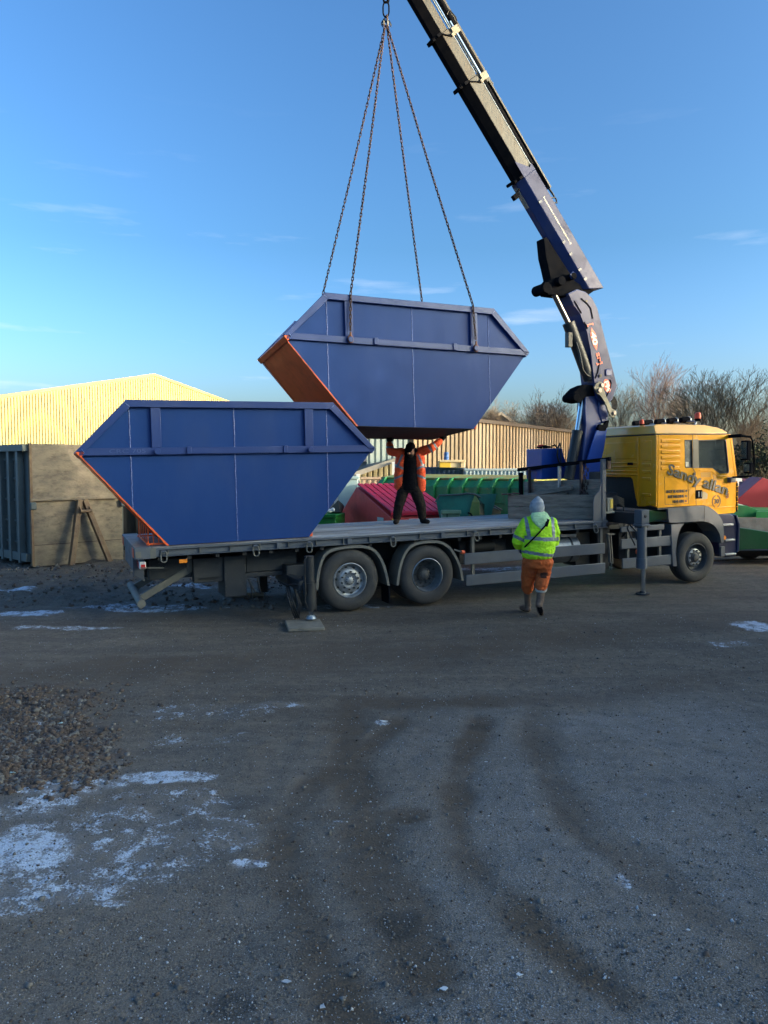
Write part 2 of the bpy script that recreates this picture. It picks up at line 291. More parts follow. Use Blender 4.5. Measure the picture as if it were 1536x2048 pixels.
# ------------------------------------------------------------------ frames
fpx = 1500.; Cc = np.array([0, 0, CAM_H]); Fw = np.array([0, math.cos(PITCH), -math.sin(PITCH)]); Up = np.array([0, math.sin(PITCH), math.cos(PITCH)]); Rt = np.array([1., 0, 0])
def ray(px, py): return Rt * (px - 768) / fpx + Up * (1024 - py) / fpx + Fw
def gnd(px, py, z=0.): r = ray(px, py); return Cc + r * ((z - CAM_H) / r[2])
def atY(px, py, Y): r = ray(px, py); return Cc + r * (Y / r[1])          # point of the place at distance Y
th, ta = R(23.2), R(1.13)
ux = Vector((math.cos(th) * math.cos(ta), math.sin(th) * math.cos(ta), math.sin(ta))); uy = Vector((-math.sin(th), math.cos(th), 0)); uz = ux.cross(uy)
O0 = Vector((-.5417, 12.1845, 0))
MT = Matrix.Translation(O0) @ Matrix((ux, uy, uz)).transposed().to_4x4()
def gw(u_, v_): return -ux.z * u_ / uz.z                                 # ground height inside the truck's tilted frame

# ------------------------------------------------------------------ ground
def smooth01(x): x = np.clip(x, 0, 1); return x * x * (3 - 2 * x)
def fbm(x, y, seed, octs=5, pers=.55):
    r = np.random.default_rng(seed); tot = np.zeros_like(x); a = 1.; fsum = 0
    for o in range(octs):
        T = r.standard_normal((64, 64)); fx = x * 2 ** o + r.random() * 50; fy = y * 2 ** o + r.random() * 50
        ix = np.floor(fx).astype(int); iy = np.floor(fy).astype(int); tx = smooth01(fx - ix); ty = smooth01(fy - iy)
        g = lambda i, j: T[(ix + i) % 64, (iy + j) % 64]
        tot += a * ((g(0, 0) * (1 - tx) + g(1, 0) * tx) * (1 - ty) + (g(0, 1) * (1 - tx) + g(1, 1) * tx) * ty); fsum += a; a *= pers
    return tot / fsum
ys = [-60, -20, -6, 0, 1.2]; y = 2.2
while y < 42: ys.append(y); y += max(.022, .0075 * y * y / 9)
ys += [45, 52, 62, 80, 110, 160, 240, 400, 800]
xs = list(np.concatenate([[-500, -200, -90, -45, -28, -20], np.linspace(-16, -4.2, 120), np.linspace(-4.1, 4.1, 300), np.linspace(4.2, 16, 120), [20, 28, 45, 90, 200, 500]]))
GX, GY = np.meshgrid(np.array(xs), np.array(ys)); nx, ny = len(xs), len(ys)
def blob(px, py, rx, ry, edge=.35, seed=1):
    c = gnd(px, py); Z = c[1]; ax = rx * Z / fpx; ay = ry * Z * Z / (fpx * CAM_H)
    d = np.hypot((GX - c[0]) / ax, (GY - c[1]) / ay) + fbm(GX * 2.2, GY * 2.2, seed, 4) * .7 * edge
    return smooth01((1.15 - d) / .5)
def track(pts, wpx, seed=3):
    P = [gnd(*p) for p in pts]; best = np.full(GX.shape, 1e9)
    for a, b in zip(P[:-1], P[1:]):
        ax, ay = a[0], a[1]; dx, dy = b[0] - ax, b[1] - ay; t = np.clip(((GX - ax) * dx + (GY - ay) * dy) / (dx * dx + dy * dy), 0, 1)
        best = np.minimum(best, np.hypot(GX - ax - t * dx, GY - ay - t * dy))
    return smooth01(1.25 - best / wpx + fbm(GX * 2.5, GY * 2.5, seed, 4) * .35)
frost = np.zeros_like(GX)
for b in [(55, 1700, 100, 50, .82), (20, 1690, 60, 60, .7), (320, 1547, 105, 15, .8), (190, 1562, 70, 14, .6), (60, 1610, 110, 30, .5), (500, 1716, 48, 14, .7), (180, 1775, 130, 45, .42), (350, 1690, 120, 60, .25),
          (1510, 1256, 50, 11, .85), (1245, 1757, 24, 22, .55), (765, 1441, 20, 5, .7), (60, 1224, 80, 5, .8), (300, 1214, 160, 7, .6), (120, 1250, 120, 5, .5), (620, 1215, 60, 4, .4), (30, 1180, 40, 5, .8),
          (360, 1172, 100, 5, .6), (230, 1860 - 60, 60, 12, .4), (1470, 1290, 70, 7, .35), (660, 1150, 200, 6, .6), (1000, 1136, 140, 5, .6), (80, 1440, 120, 6, .35), (560, 1405, 70, 6, .35), (420, 1470, 180, 18, .22), (1190, 1460, 140, 10, .15), (640, 1640, 70, 9, .25), (200, 1690, 260, 110, .36), (90, 1760, 160, 70, .45), (440, 1660, 110, 40, .33), (330, 1600, 160, 40, .3), (120, 1570, 120, 20, .6), (430, 1420, 200, 20, .3), (700, 1210, 90, 5, .5), (1150, 1420, 330, 30, .12), (1350, 1480, 200, 40, .12)]:
    frost = np.maximum(frost, b[4] * blob(*b[:4], seed=int(b[0])))
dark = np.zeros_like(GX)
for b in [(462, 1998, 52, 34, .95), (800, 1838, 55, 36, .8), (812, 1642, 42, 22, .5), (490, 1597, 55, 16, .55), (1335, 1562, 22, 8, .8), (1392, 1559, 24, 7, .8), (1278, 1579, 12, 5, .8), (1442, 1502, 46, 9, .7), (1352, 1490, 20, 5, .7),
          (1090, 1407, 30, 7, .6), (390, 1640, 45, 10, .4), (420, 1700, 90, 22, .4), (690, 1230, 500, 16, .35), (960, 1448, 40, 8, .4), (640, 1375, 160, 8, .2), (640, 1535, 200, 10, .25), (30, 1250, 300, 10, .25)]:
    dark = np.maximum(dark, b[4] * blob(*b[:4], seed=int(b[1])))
brown = np.zeros_like(GX)
for t in [([(1085, 1390), (1082, 1470), (1100, 1560), (1160, 1635), (1240, 1700), (1420, 1830), (1620, 1960)], .2), ([(960, 1440), (930, 1510), (915, 1570), (918, 1640), (935, 1710), (965, 1760), (1060, 1840), (1230, 1990)], .16), ([(700, 1400), (695, 1500), (708, 1580), (730, 1660), (770, 1780), (850, 1930)], .24),
          ([(800, 1440), (690, 1520), (610, 1580), (570, 1650), (565, 1700), (585, 1780), (640, 1900), (720, 2040)], .17), ([(540, 1630), (830, 1625)], .14), ([(700, 1400), (900, 1400), (1200, 1400), (1400, 1360)], .25), ([(0, 1350), (700, 1310), (1536, 1240)], .8)]:
    brown = np.maximum(brown, track(t[0], t[1]))
brown *= (1 - .45 * smooth01((GX - .9) / .8) * smooth01((10 - GY) / 2)) * (.6 + .5 * smooth01(fbm(GX * .9, GY * .9, 12, 4) + .5))
rub = np.maximum(blob(60, 1500, 170, 75, .8, 5), blob(70, 1400, 130, 35, .8, 6) * .8)
grit = smooth01((GX + .8) / 2.2) * smooth01((8.6 - GY) / 2) * (.65 + .5 * fbm(GX * .8, GY * .8, 8, 4)) * (1 - brown * .9) + .35 * smooth01((7.5 - GY) / 3) * (1 - brown)
grit = np.clip(grit, 0, 1)
near = smooth01((45 - GY) / 30)
GZ = (fbm(GX * .35, GY * .35, 2, 3) * .03 + fbm(GX * 2.2, GY * 2.2, 3, 4) * .011) * near + fbm(GX * 16, GY * 16, 4, 3) * .0045 * smooth01((14 - GY) / 8)
rough_l = smooth01((-GX - 2) / 4) * smooth01((GY - 11.5) / 2) * near; GZ += rough_l * (np.abs(fbm(GX * 2.6, GY * 2.6, 21, 5)) * .10)
GZ += rub * (.018 + .02 * fbm(GX * 8, GY * 8, 23, 3)) - brown * .012 * smooth01((10 - GY) / 3)
GZ -= .02
me = bpy.data.meshes.new('ground'); vv = np.stack([GX.ravel(), GY.ravel(), GZ.ravel()], 1)
idx = np.arange(nx * ny).reshape(ny, nx); fq = np.stack([idx[:-1, :-1].ravel(), idx[:-1, 1:].ravel(), idx[1:, 1:].ravel(), idx[1:, :-1].ravel()], 1)
me.vertices.add(len(vv)); me.vertices.foreach_set('co', vv.ravel()); me.loops.add(fq.size); me.loops.foreach_set('vertex_index', fq.ravel())
me.polygons.add(len(fq)); me.polygons.foreach_set('loop_start', np.arange(0, fq.size, 4)); me.update(calc_edges=True)
me.polygons.foreach_set('use_smooth', [True] * len(me.polygons))
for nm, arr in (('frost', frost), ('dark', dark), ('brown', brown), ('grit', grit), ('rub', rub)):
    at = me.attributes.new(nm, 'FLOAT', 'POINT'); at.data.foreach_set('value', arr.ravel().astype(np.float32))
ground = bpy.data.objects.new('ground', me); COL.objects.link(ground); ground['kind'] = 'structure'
def gz(x, y):
    i = min(max(np.searchsorted(xs, x), 1), nx - 1); j = min(max(np.searchsorted(ys, y), 1), ny - 1); return float(GZ[j, i])
m = bpy.data.materials.new('cinder_yard_ground'); m.use_nodes = True; t = m.node_tree; n = t.nodes.new; l = t.links.new; p = t.nodes['Principled BSDF']
tcn = n('ShaderNodeTexCoord')
def nznode(sc, det, rg, off=0):
    a = n('ShaderNodeTexNoise'); a.inputs['Scale'].default_value = sc; a.inputs['Detail'].default_value = det; a.inputs['Roughness'].default_value = rg
    mm = n('ShaderNodeMapping'); mm.inputs['Location'].default_value = (off, off * .7, 0); l(tcn.outputs['Object'], mm.inputs[0]); l(mm.outputs[0], a.inputs['Vector']); return a.outputs[0]
def att(nm): a = n('ShaderNodeAttribute'); a.attribute_name = nm; return a.outputs['Fac']
def mth(op, a, b=None, c=None, clamp=False):
    k = n('ShaderNodeMath'); k.operation = op; k.use_clamp = clamp
    for i, x in enumerate((a, b, c)):
        if x is None: continue
        if isinstance(x, (int, float)): k.inputs[i].default_value = x
        else: l(x, k.inputs[i])
    return k.outputs[0]
def mixc(f, a, b):
    k = n('ShaderNodeMixRGB')
    for i, x in enumerate((f, a, b)):
        if isinstance(x, tuple): k.inputs[i].default_value = (*x, 1)
        elif isinstance(x, (int, float)): k.inputs[i].default_value = x
        else: l(x, k.inputs[i])
    return k.outputs[0]
def ramp(x, a, b, lo=0., hi=1.):
    k = n('ShaderNodeMapRange'); k.interpolation_type = 'SMOOTHSTEP'; l(x, k.inputs[0]); k.inputs[1].default_value = a; k.inputs[2].default_value = b; k.inputs[3].default_value = lo; k.inputs[4].default_value = hi; return k.outputs[0]
n1 = nznode(.6, 8, .65); n2 = nznode(9, 8, .7, 4); n3 = nznode(60, 5, .7, 8); n4 = nznode(150, 3, .6, 2); n5 = nznode(4.6, 9, .78, 11)
base = mixc(ramp(n1, .35, .65), (0.127, 0.101, 0.077), (0.170, 0.135, 0.102))
st_t = n('ShaderNodeMapping'); st_t.inputs['Scale'].default_value = (.22, 1.7, 1); st_t.inputs['Rotation'].default_value = (0, 0, R(-7)); l(tcn.outputs['Object'], st_t.inputs[0]); st_n = n('ShaderNodeTexNoise'); st_n.inputs['Scale'].default_value = 1.6; st_n.inputs['Detail'].default_value = 10; st_n.inputs['Roughness'].default_value = .7; l(st_t.outputs[0], st_n.inputs['Vector'])
base = mixc(ramp(st_n.outputs[0], .42, .62, 0, .7), base, (0.067, 0.054, 0.043))
base = mixc(ramp(nznode(1.7, 9, .7, 21), .50, .68, 0, .55), base, (0.065, 0.056, 0.048))
base = mixc(ramp(n2, .35, .7, 0, .6), base, (0.087, 0.072, 0.057))
base = mixc(ramp(n3, .45, .7, 0, .5), base, (0.233, 0.194, 0.152))
def voro(sc):
    v_ = n('ShaderNodeTexVoronoi'); v_.inputs['Scale'].default_value = sc; v_.inputs['Randomness'].default_value = 1; l(tcn.outputs['Object'], v_.inputs['Vector']); return v_
v1, v2 = voro(70), voro(170)
def gray(x): k = n('ShaderNodeRGBToBW'); l(x, k.inputs[0]); return k.outputs[0]
cell = gray(v1.outputs['Color']); cell2 = gray(v2.outputs['Color'])
stony = ramp(n2, .38, .62, .25, 1.)
base = mixc(mth('MULTIPLY', ramp(cell, .15, .45, 1., 0.), mth('MULTIPLY', stony, .5)), base, (0.045, 0.037, 0.029))
base = mixc(mth('MULTIPLY', ramp(cell, .62, .9), mth('MULTIPLY', stony, .38)), base, (0.210, 0.173, 0.139))
base = mixc(mth('MULTIPLY', ramp(cell2, .7, .9), .4), base, (0.241, 0.206, 0.171))
base = mixc(mth('MULTIPLY', ramp(cell2, .1, .3, 1., 0.), .45), base, (0.042, 0.035, 0.028))
base = mixc(mth('MULTIPLY', att('brown'), .68), base, mixc(ramp(n2, .3, .7), (0.069, 0.050, 0.034), (0.108, 0.078, 0.054)))
base = mixc(mth('MULTIPLY', att('rub'), .8), base, (0.089, 0.061, 0.044))
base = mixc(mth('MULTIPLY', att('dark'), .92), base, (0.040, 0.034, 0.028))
spk = mth('MULTIPLY', ramp(n4, .53, .62), mth('MULTIPLY', att('grit'), ramp(n5, .3, .6, .25, 1.)))
base = mixc(mth('MULTIPLY', spk, .85), base, (.44, .45, .47))
base = mixc(mth('MULTIPLY', att('grit'), .28), base, (0.206, 0.202, 0.194))
fr = mth('MULTIPLY_ADD', n5, 2.3, mth('MULTIPLY_ADD', n2, 1.5, mth('MULTIPLY_ADD', n3, 1.2, mth('MULTIPLY', att('frost'), .62))))
frm = ramp(fr, 2.78, 3.10)
base = mixc(mth('MULTIPLY', ramp(att('frost'), .1, .9), .30), base, (.36, .39, .44))
frm = mth('MULTIPLY', frm, ramp(n3, .34, .48, .45, 1.))
frm = mth('MULTIPLY', frm, ramp(att('frost'), .08, .3))
base = mixc(mth('MULTIPLY', frm, .88), base, (.55, .62, .72))
l(base, p.inputs['Base Color'])
l(ramp(n2, .3, .7, .78, .95), p.inputs['Roughness']); p.inputs['Specular IOR Level'].default_value = .3
h = mth('ADD', mth('MULTIPLY', ramp(v1.outputs['Distance'], 0., .7, 1., 0.), mth('MULTIPLY', stony, .55)), mth('MULTIPLY', n3, .35)); h = mth('ADD', h, mth('ADD', mth('MULTIPLY', n2, .8), mth('MULTIPLY', n4, .12)))
bp_ = n('ShaderNodeBump'); bp_.inputs['Strength'].default_value = .7; bp_.inputs['Distance'].default_value = .022; l(h, bp_.inputs['Height']); l(bp_.outputs[0], p.inputs['Normal'])
me.materials.append(m)

# scattered stones and rubble: real little rocks, joined because nobody could count them
def rocks(name, n_, place, size, mats, label_kind='stuff', seed=1, parent=None, flat=.6):
    r = np.random.default_rng(seed)
    ico = np.array([(0, 0, 1), (.894, 0, .447), (.276, .851, .447), (-.724, .526, .447), (-.724, -.526, .447), (.276, -.851, .447), (.724, .526, -.447), (-.276, .851, -.447), (-.894, 0, -.447), (-.276, -.851, -.447), (.724, -.526, -.447), (0, 0, -1)])
    fc = np.array([(0, 1, 2), (0, 2, 3), (0, 3, 4), (0, 4, 5), (0, 5, 1), (1, 6, 2), (2, 7, 3), (3, 8, 4), (4, 9, 5), (5, 10, 1), (2, 6, 7), (3, 7, 8), (4, 8, 9), (5, 9, 10), (1, 10, 6), (6, 11, 7), (7, 11, 8), (8, 11, 9), (9, 11, 10), (10, 11, 6)])
    P = place(r, n_); k = len(P); sz = size(r, k)
    V = ico[None] * (1 + .28 * r.standard_normal((k, 12, 1))) + .22 * r.standard_normal((k, 12, 3)) * np.stack([r.uniform(.7, 1.3, k), r.uniform(.6, 1.1, k), r.uniform(.35, .8, k) * flat / .6], 1)[:, None]
    a = r.uniform(0, 6.28, k); ca, sa = np.cos(a)[:, None], np.sin(a)[:, None]; X = V[..., 0] * ca - V[..., 1] * sa; Y = V[..., 0] * sa + V[..., 1] * ca
    V = np.stack([X, Y, V[..., 2]], 2) * sz[:, None, None] + P[:, None]
    F_ = (fc[None] + (np.arange(k) * 12)[:, None, None]).reshape(-1, 3)
    me_ = bpy.data.meshes.new(name); me_.vertices.add(k * 12); me_.vertices.foreach_set('co', V.ravel()); me_.loops.add(F_.size); me_.loops.foreach_set('vertex_index', F_.ravel()); me_.polygons.add(len(F_)); me_.polygons.foreach_set('loop_start', np.arange(0, F_.size, 3)); me_.update(calc_edges=True)
    for q in mats: me_.materials.append(q)
    me_.polygons.foreach_set('material_index', np.repeat(r.integers(0, len(mats), k), 20).astype(np.int32))
    o = bpy.data.objects.new(name, me_); COL.objects.link(o); o['kind'] = 'stuff'; return o
def zof(P):
    i = np.clip(np.searchsorted(xs, P[:, 0]), 1, nx - 1); j = np.clip(np.searchsorted(ys, P[:, 1]), 1, ny - 1); return GZ[j, i]
def pl_near(r, n_):
    Y = 2.8 + 9 * r.random(n_) ** 1.8; X = (r.random(n_) * 2 - 1) * (Y * .62 + .3); P = np.stack([X, Y, X * 0], 1); P[:, 2] = zof(P) + .0015; return P
g1 = rocks('cinder_gravel', 15000, pl_near, lambda r, k: .003 + .006 * r.random(k) ** 3 + .010 * (r.random(k) > .985), [M_peb, M_peb, M_peb, M_stone], seed=11)
tag(g1, 'dark cinder gravel strewn over the near part of the yard', 'gravel')
g2 = rocks('pale_grit', 12000, pl_near, lambda r, k: .0018 + .0028 * r.random(k) ** 2 + .005 * (r.random(k) > .99), [M_pebl], seed=12, flat=.3)
tag(g2, 'pale frosty grit specks on the dark yard surface', 'grit')
def pl_rub(r, n_):
    out_ = []
    while len(out_) < n_:
        px = r.uniform(-80, 420); py = r.uniform(1345, 1610); a = ((px - 60) / 150) ** 2 + ((py - 1500) / 72) ** 2; b = ((px - 60) / 200) ** 2 + ((py - 1400) / 36) ** 2
        a += .35 * math.sin(px * .05 + py * .09) + .25 * math.sin(px * .11 - py * .07)
        if r.random() < math.exp(-a * a * 1.6) or r.random() < math.exp(-b * 2.2) * .3: out_.append(gnd(px, py))
    P = np.array(out_); P[:, 2] = zof(P) - .006 + .006 * r.random(n_); return P
g3 = rocks('rubble_patch', 11000, pl_rub, lambda r, k: .006 + .021 * r.random(k) ** 2.0, [M_stone, M_stone, M_peb, M_stone], seed=13, flat=.42)
tag(g3, 'patch of brown broken rubble stones at the left of the yard', 'rubble')
def pl_far(r, n_):
    X = r.uniform(-14, -1.5, n_); Y = r.uniform(12.5, 24, n_); P = np.stack([X, Y, X * 0], 1); P[:, 2] = zof(P) + .005; return P
g4 = rocks('churned_cinders', 5000, pl_far, lambda r, k: .012 + .035 * r.random(k) ** 3, [M_peb, M_stone], seed=14)
tag(g4, 'churned frosty clods of cinder between truck and containers', 'clods')
for i, (px, py, s_, c_) in enumerate([(57, 1322 + 219, .045, 'c'), (1376, 1864, .016, 'w'), (889, 1974, .026, 'w'), (1040, 1950, .024, 'w'), (1308, 1835, .022, 'w'), (973, 1523, .02, 'w'), (573, 1951, .022, 'g'), (330, 1848, .018, 'g'), (120, 1445, .04, 'c'), (645, 2000, .026, 'g'), (1345, 1835 - 210, .015, 'w'), (765, 1441, .05, 'w')]):
    c = gnd(px, py) if i else gnd(28, 1541); s_ *= .62; mb = MB(); r = random.Random(i + 9); k = 6
    ring = [(s_ * (.35 + 1.5 * r.random()) * math.cos(6.283 * j / k), s_ * .7 * (.35 + 1.5 * r.random()) * math.sin(6.283 * j / k), .003 + s_ * .3 * r.random()) for j in range(k)]
    top = [(q[0], q[1], q[2] + .003) for q in ring] + [(0, 0, s_ * .45)]; bot = ring + [(0, 0, s_ * .40)]
    mb.add(top + bot, [(j, (j + 1) % k, k) for j in range(k)] + [(k + 1 + (j + 1) % k, k + 1 + j, 2 * k + 1) for j in range(k)] + [(j, j + k + 1, (j + 1) % k + k + 1, (j + 1) % k) for j in range(k)])
    o = mb.build({'c': 'plastic_scrap', 'w': 'paper_scrap', 'g': 'pale_stone'}[c_], {'c': M_litc, 'w': M_lit, 'g': M_pebl}[c_]); o.location = (c[0], c[1], gz(c[0], c[1]) + .004)
    lab = ['pale blue plastic scrap at the front edge of the rubble patch', 'small white paper scrap near the lower right edge of the yard', 'crumpled white paper scrap lowest in the middle of the yard', 'small white scrap just right of the lowest crumpled one', 'small white scrap left of the one nearest the right edge', 'tiny white scrap between the tyre tracks below the lorry', 'pale stone just right of the lowest dark oil stain',
           'pale stone at lower left, below the frost patch', 'small pale blue plastic scrap behind the rubble patch', 'pale stone at the bottom edge right of the dark oil stain', 'tiny white scrap beside the right hand tyre track', 'flat white scrap lying alone in the middle of the yard'][i]
    tag(o, lab, {'c': 'litter', 'w': 'litter', 'g': 'stone'}[c_], {'c': None, 'w': 'white scraps of litter on the yard', 'g': 'pale stones on the yard'}[c_])

# ------------------------------------------------------------------ the truck (chassis frame: x forward, y to the far side, z up)
truck = empty('flatbed_crane_truck', 'yellow cabbed flatbed lorry with grey chassis and raised blue crane behind the cab', 'truck', MT)
T = truck
# wheels --------------------------------------------------------------
def wheel(u_, wc, y0, kind, flip=False):
    c = (u_, 0, wc); sgn = -1 if flip else 1; r = .51; mb = MB()
    prof = [(.285, .03), (.30, .012), (.345, -.002), (.40, -.006), (.455, .004), (.488, .022), (.500, .045)]
    g = [(.510, .055), (.510, .088), (.498, .090), (.498, .100), (.511, .102), (.512, .145), (.500, .147), (.500, .157), (.512, .159), (.511, .205), (.498, .207), (.498, .217), (.510, .219), (.508, .255)]
    back = [(.500, .27), (.480, .292), (.44, .305), (.36, .308), (.30, .30), (.285, .28), (.285, .03)]
    mb.lathe(prof + g + back, c, 56); ty = mb.build('tyre', M_tyre, None, smooth=40)
    if kind == 'front':      # convex disc with ten holes and a nut ring
        mb = MB(); mb.lathe([(.288, .034), (.292, .012), (.281, .004), (.268, .02), (.255, .08), (.225, .095), (.205, .07), (.19, .045), (.168, .030), (.125, .026), (.115, .05), (.085, .055), (.07, .02), (.05, .006), (.001, .004)], c, 48, 0)
        rim = mb.build('rim', M_rim, None, smooth=35); mb = MB()
        for k in range(10):
            a = 2 * math.pi * k / 10 + .2; mb.cyl((u_ + .1455 * math.cos(a), .028, wc + .1455 * math.sin(a)), (u_ + .1455 * math.cos(a), -.004, wc + .1455 * math.sin(a)), .0165, .0145, 6)
            mb.cyl((u_ + .215 * math.cos(a + .31), .0845, wc + .215 * math.sin(a + .31)), (u_ + .215 * math.cos(a + .31), .069, wc + .215 * math.sin(a + .31)), .021, n=12)
            mb.cyl((u_ + .062 * math.cos(a), .022, wc + .062 * math.sin(a)), (u_ + .062 * math.cos(a), .006, wc + .062 * math.sin(a)), .008, n=6)
        nuts = mb.build('wheel_nuts', M_nut, None)
    elif kind == 'steer':    # deep steel disc with a pale flange ring
        mb = MB(); mb.lathe([(.288, .034), (.292, .012), (.281, .004), (.268, .03), (.255, .12), (.21, .135), (.175, .115)], c, 48); rim = mb.build('rim', M_rimd, None, smooth=35)
        mb = MB(); mb.lathe([(.176, .118), (.176, .058), (.165, .052), (.118, .052), (.112, .064), (.112, .12)], c, 40, 0); mb.lathe([(.112, .10), (.10, .05), (.075, .04), (.07, .02), (.055, .012), (.001, .012)], c, 32, 1)
        hub = mb.build('wheel_flange', [M_rim, M_rimd], None, smooth=35); mb = MB()
        for k in range(10):
            a = 2 * math.pi * k / 10; mb.cyl((u_ + .145 * math.cos(a), .055, wc + .145 * math.sin(a)), (u_ + .145 * math.cos(a), .030, wc + .145 * math.sin(a)), .0175, n=6)
        nuts = mb.build('wheel_nuts', M_nut, None); hub.parent = rim
    else:                    # dished drive wheel, hub deep inside
        mb = MB(); mb.lathe([(.288, .034), (.292, .012), (.281, .004), (.272, .02), (.262, .10), (.252, .16), (.235, .20), (.12, .215), (.115, .215)], c, 48, 0); rim = mb.build('rim', M_galv, None, smooth=35)
        mb = MB(); mb.lathe([(.245, .195), (.235, .196), (.12, .208), (.115, .16), (.10, .13), (.07, .11), (.06, .105), (.001, .1)], c, 40, 0); hub = mb.build('hub', M_rimd, None, smooth=35); hub.parent = rim; mb = MB()
        for k in range(10):
            a = 2 * math.pi * k / 10; mb.cyl((u_ + .160 * math.cos(a), .205, wc + .160 * math.sin(a)), (u_ + .160 * math.cos(a), .175, wc + .160 * math.sin(a)), .0165, n=6)
            mb.cyl((u_ + .215 * math.cos(a + .31), .2, wc + .215 * math.sin(a + .31)), (u_ + .215 * math.cos(a + .31), .188, wc + .215 * math.sin(a + .31)), .024, n=12)
            mb.cyl((u_ + .09 * math.cos(a + .3), .125, wc + .09 * math.sin(a + .3)), (u_ + .09 * math.cos(a + .3), .112, wc + .09 * math.sin(a + .3)), .012, n=6)
        nuts = mb.build('wheel_nuts', M_nut, None)
    nuts.parent = ty; rim.parent = ty; ty.name = 'wheel'; ty.parent = T
    if flip: ty.scale = (1, -1, 1)
    ty.location = (0, y0, 0); return ty
WZ = {0.0: .512, 1.42: .49, 7.51: .375}
for u_, kd in ((0.0, 'front'), (1.42, 'dish'), (7.51, 'steer')):
    wheel(u_, WZ[u_], 0.0, kd); wheel(u_, WZ[u_], 2.42, kd, True)
for y0 in (.33,):
    mb = MB(); mb.lathe([(.285, .03), (.40, 0), (.50, .03), (.51, .06), (.51, .25), (.50, .28), (.40, .31), (.285, .28)], (1.42, y0, .49), 40); mb.build('inner_wheel', M_tyre, T, smooth=40)
mb = MB()
for u_ in WZ: mb.cyl((u_, .3, WZ[u_]), (u_, 2.1, WZ[u_]), .09, n=14); mb.sphere((u_, 1.21, WZ[u_]), (.2, .22, .2))
mb.build('axles', M_under, T)
# chassis rails, cross members, tanks ---------------------------------
mb = MB()
for y0 in (.82, 1.52): mb.box((-3.15, y0, .70), (8.35, y0 + .08, .98)); mb.box((-3.1, y0 - .03, .99), (5.2, y0 + .11, 1.10))
for u_ in np.arange(-3.0, 5.2, .42): mb.box((u_, .06, 1.04), (u_ + .06, 2.36, 1.125))
for u_ in (-3.1, -1.2, .7, 2.4, 4.2, 6.2): mb.box((u_, .84, .74), (u_ + .1, 1.58, .95))
mb.build('chassis_frame', M_under, T, smooth=0)
mb = MB(); mb.box((-2.44, .45, .60), (-1.97, .62, .99)); mb.box((-2.4, .45, .62), (-1.0, 1.0, .70)); mb.box((-1.975, .4, .34), (-1.62, .95, 1.0)); mb.box((-1.6, .5, .7), (-.75, .95, 1.03)); mb.box((-3.1, .6, .68), (-2.44, .75, 1.0)); mb.build('underbody_box', M_greyd, T, bevel=.012)
mb = MB()
for u_, w_ in ((-1.95, .42), (-1.95, .52), (-1.95, .62), (-1.95, .72), (-1.95, .82), (-1.64, .42), (-1.64, .55), (-1.64, .7), (-1.64, .84)): mb.cyl((u_, .40, w_), (u_, .388, w_), .012, n=6)
for k in range(6): mb.cyl((-2.93 + .045 * (k % 3), .60, .87 + .06 * (k // 3)), (-2.93 + .045 * (k % 3), .588, .87 + .06 * (k // 3)), .012, n=6)
mb.build('underbody_bolts', M_nut, T)
mb = MB(); mb.cyl((3.75, .42, .70), (4.75, .42, .70), .26, n=28); mb.build('air_tank', M_galv, T, smooth=50)
mb = MB()
for u_ in (3.98, 4.5): mb.lathe([(.268, 0), (.268, .05)], (0, 0, 0), 4)
mb = MB()
for u_ in (3.95, 4.12, 4.55): mb.cyl((u_, .42, .70), (u_ + .04, .42, .70), .268, n=28)
mb.build('tank_straps', M_greyd, T, smooth=50)
mb = MB(); mb.box((2.3, .5, .55), (3.3, .8, .98)); mb.box((4.8, .4, .35), (5.15, .8, 1.0)); mb.box((5.25, .3, .25), (5.55, .95, 1.15)); mb.cyl((2.45, .48, .86), (3.0, .48, .86), .10, n=16); mb.box((5.9, .45, .4), (6.65, .85, .95)); mb.box((-1.0, 1.6, .5), (-.6, 2.0, 1.0)); mb.build('battery_and_valve_boxes', M_under, T, bevel=.015)
for k, (a, b) in enumerate([((3.5, .3, .98), (3.75, .3, .95)), ((4.3, .2, .99), (4.7, .25, .97))]):
    mb = MB(); mb.beam(a, b, .03, .05); mb.build('pale_pipe_bracket', M_galv, T)
# bed: side rail with stiffeners, planks, bolster ----------------------
UB0, UB1 = -3.28, 5.26
for y0, s_ in ((0.0, 1), (2.40, -1)):
    mb = MB(); mb.box((UB0 + .18, y0, 1.205), (UB1, y0 + s_ * .11, 1.236)); mb.box((UB0 + .18, y0, 1.105), (UB1, y0 + s_ * .10, 1.120)); mb.box((UB0 + .18, y0 + s_ * .045, 1.12), (UB1, y0 + s_ * .055, 1.205)); mb.build('side_rail', M_grey, T, bevel=.004, seg=1)
st = None
for u_ in np.arange(-2.86, 5.1, .46):
    if st is None:
        mb = MB(); mb.box((-.006, .004, 1.121), (.006, .044, 1.204)); st = mb.build('rail_stiffener', M_mudg, T, smooth=0); st.location.x = u_
    else: share(st, 'rail_stiffener', T, (u_, 0, 0))
sp = None
for u_ in (-3.03, -1.18, -.02 + .02, 1.72, 3.5):
    if sp is None:
        mb = MB(); mb.box((-.035, -.006, 1.112), (.035, .043, 1.204)); sp = mb.build('stake_pocket', M_grey, T, bevel=.004); sp.location.x = u_
    else: share(sp, 'stake_pocket', T, (u_, 0, 0))
rg = None
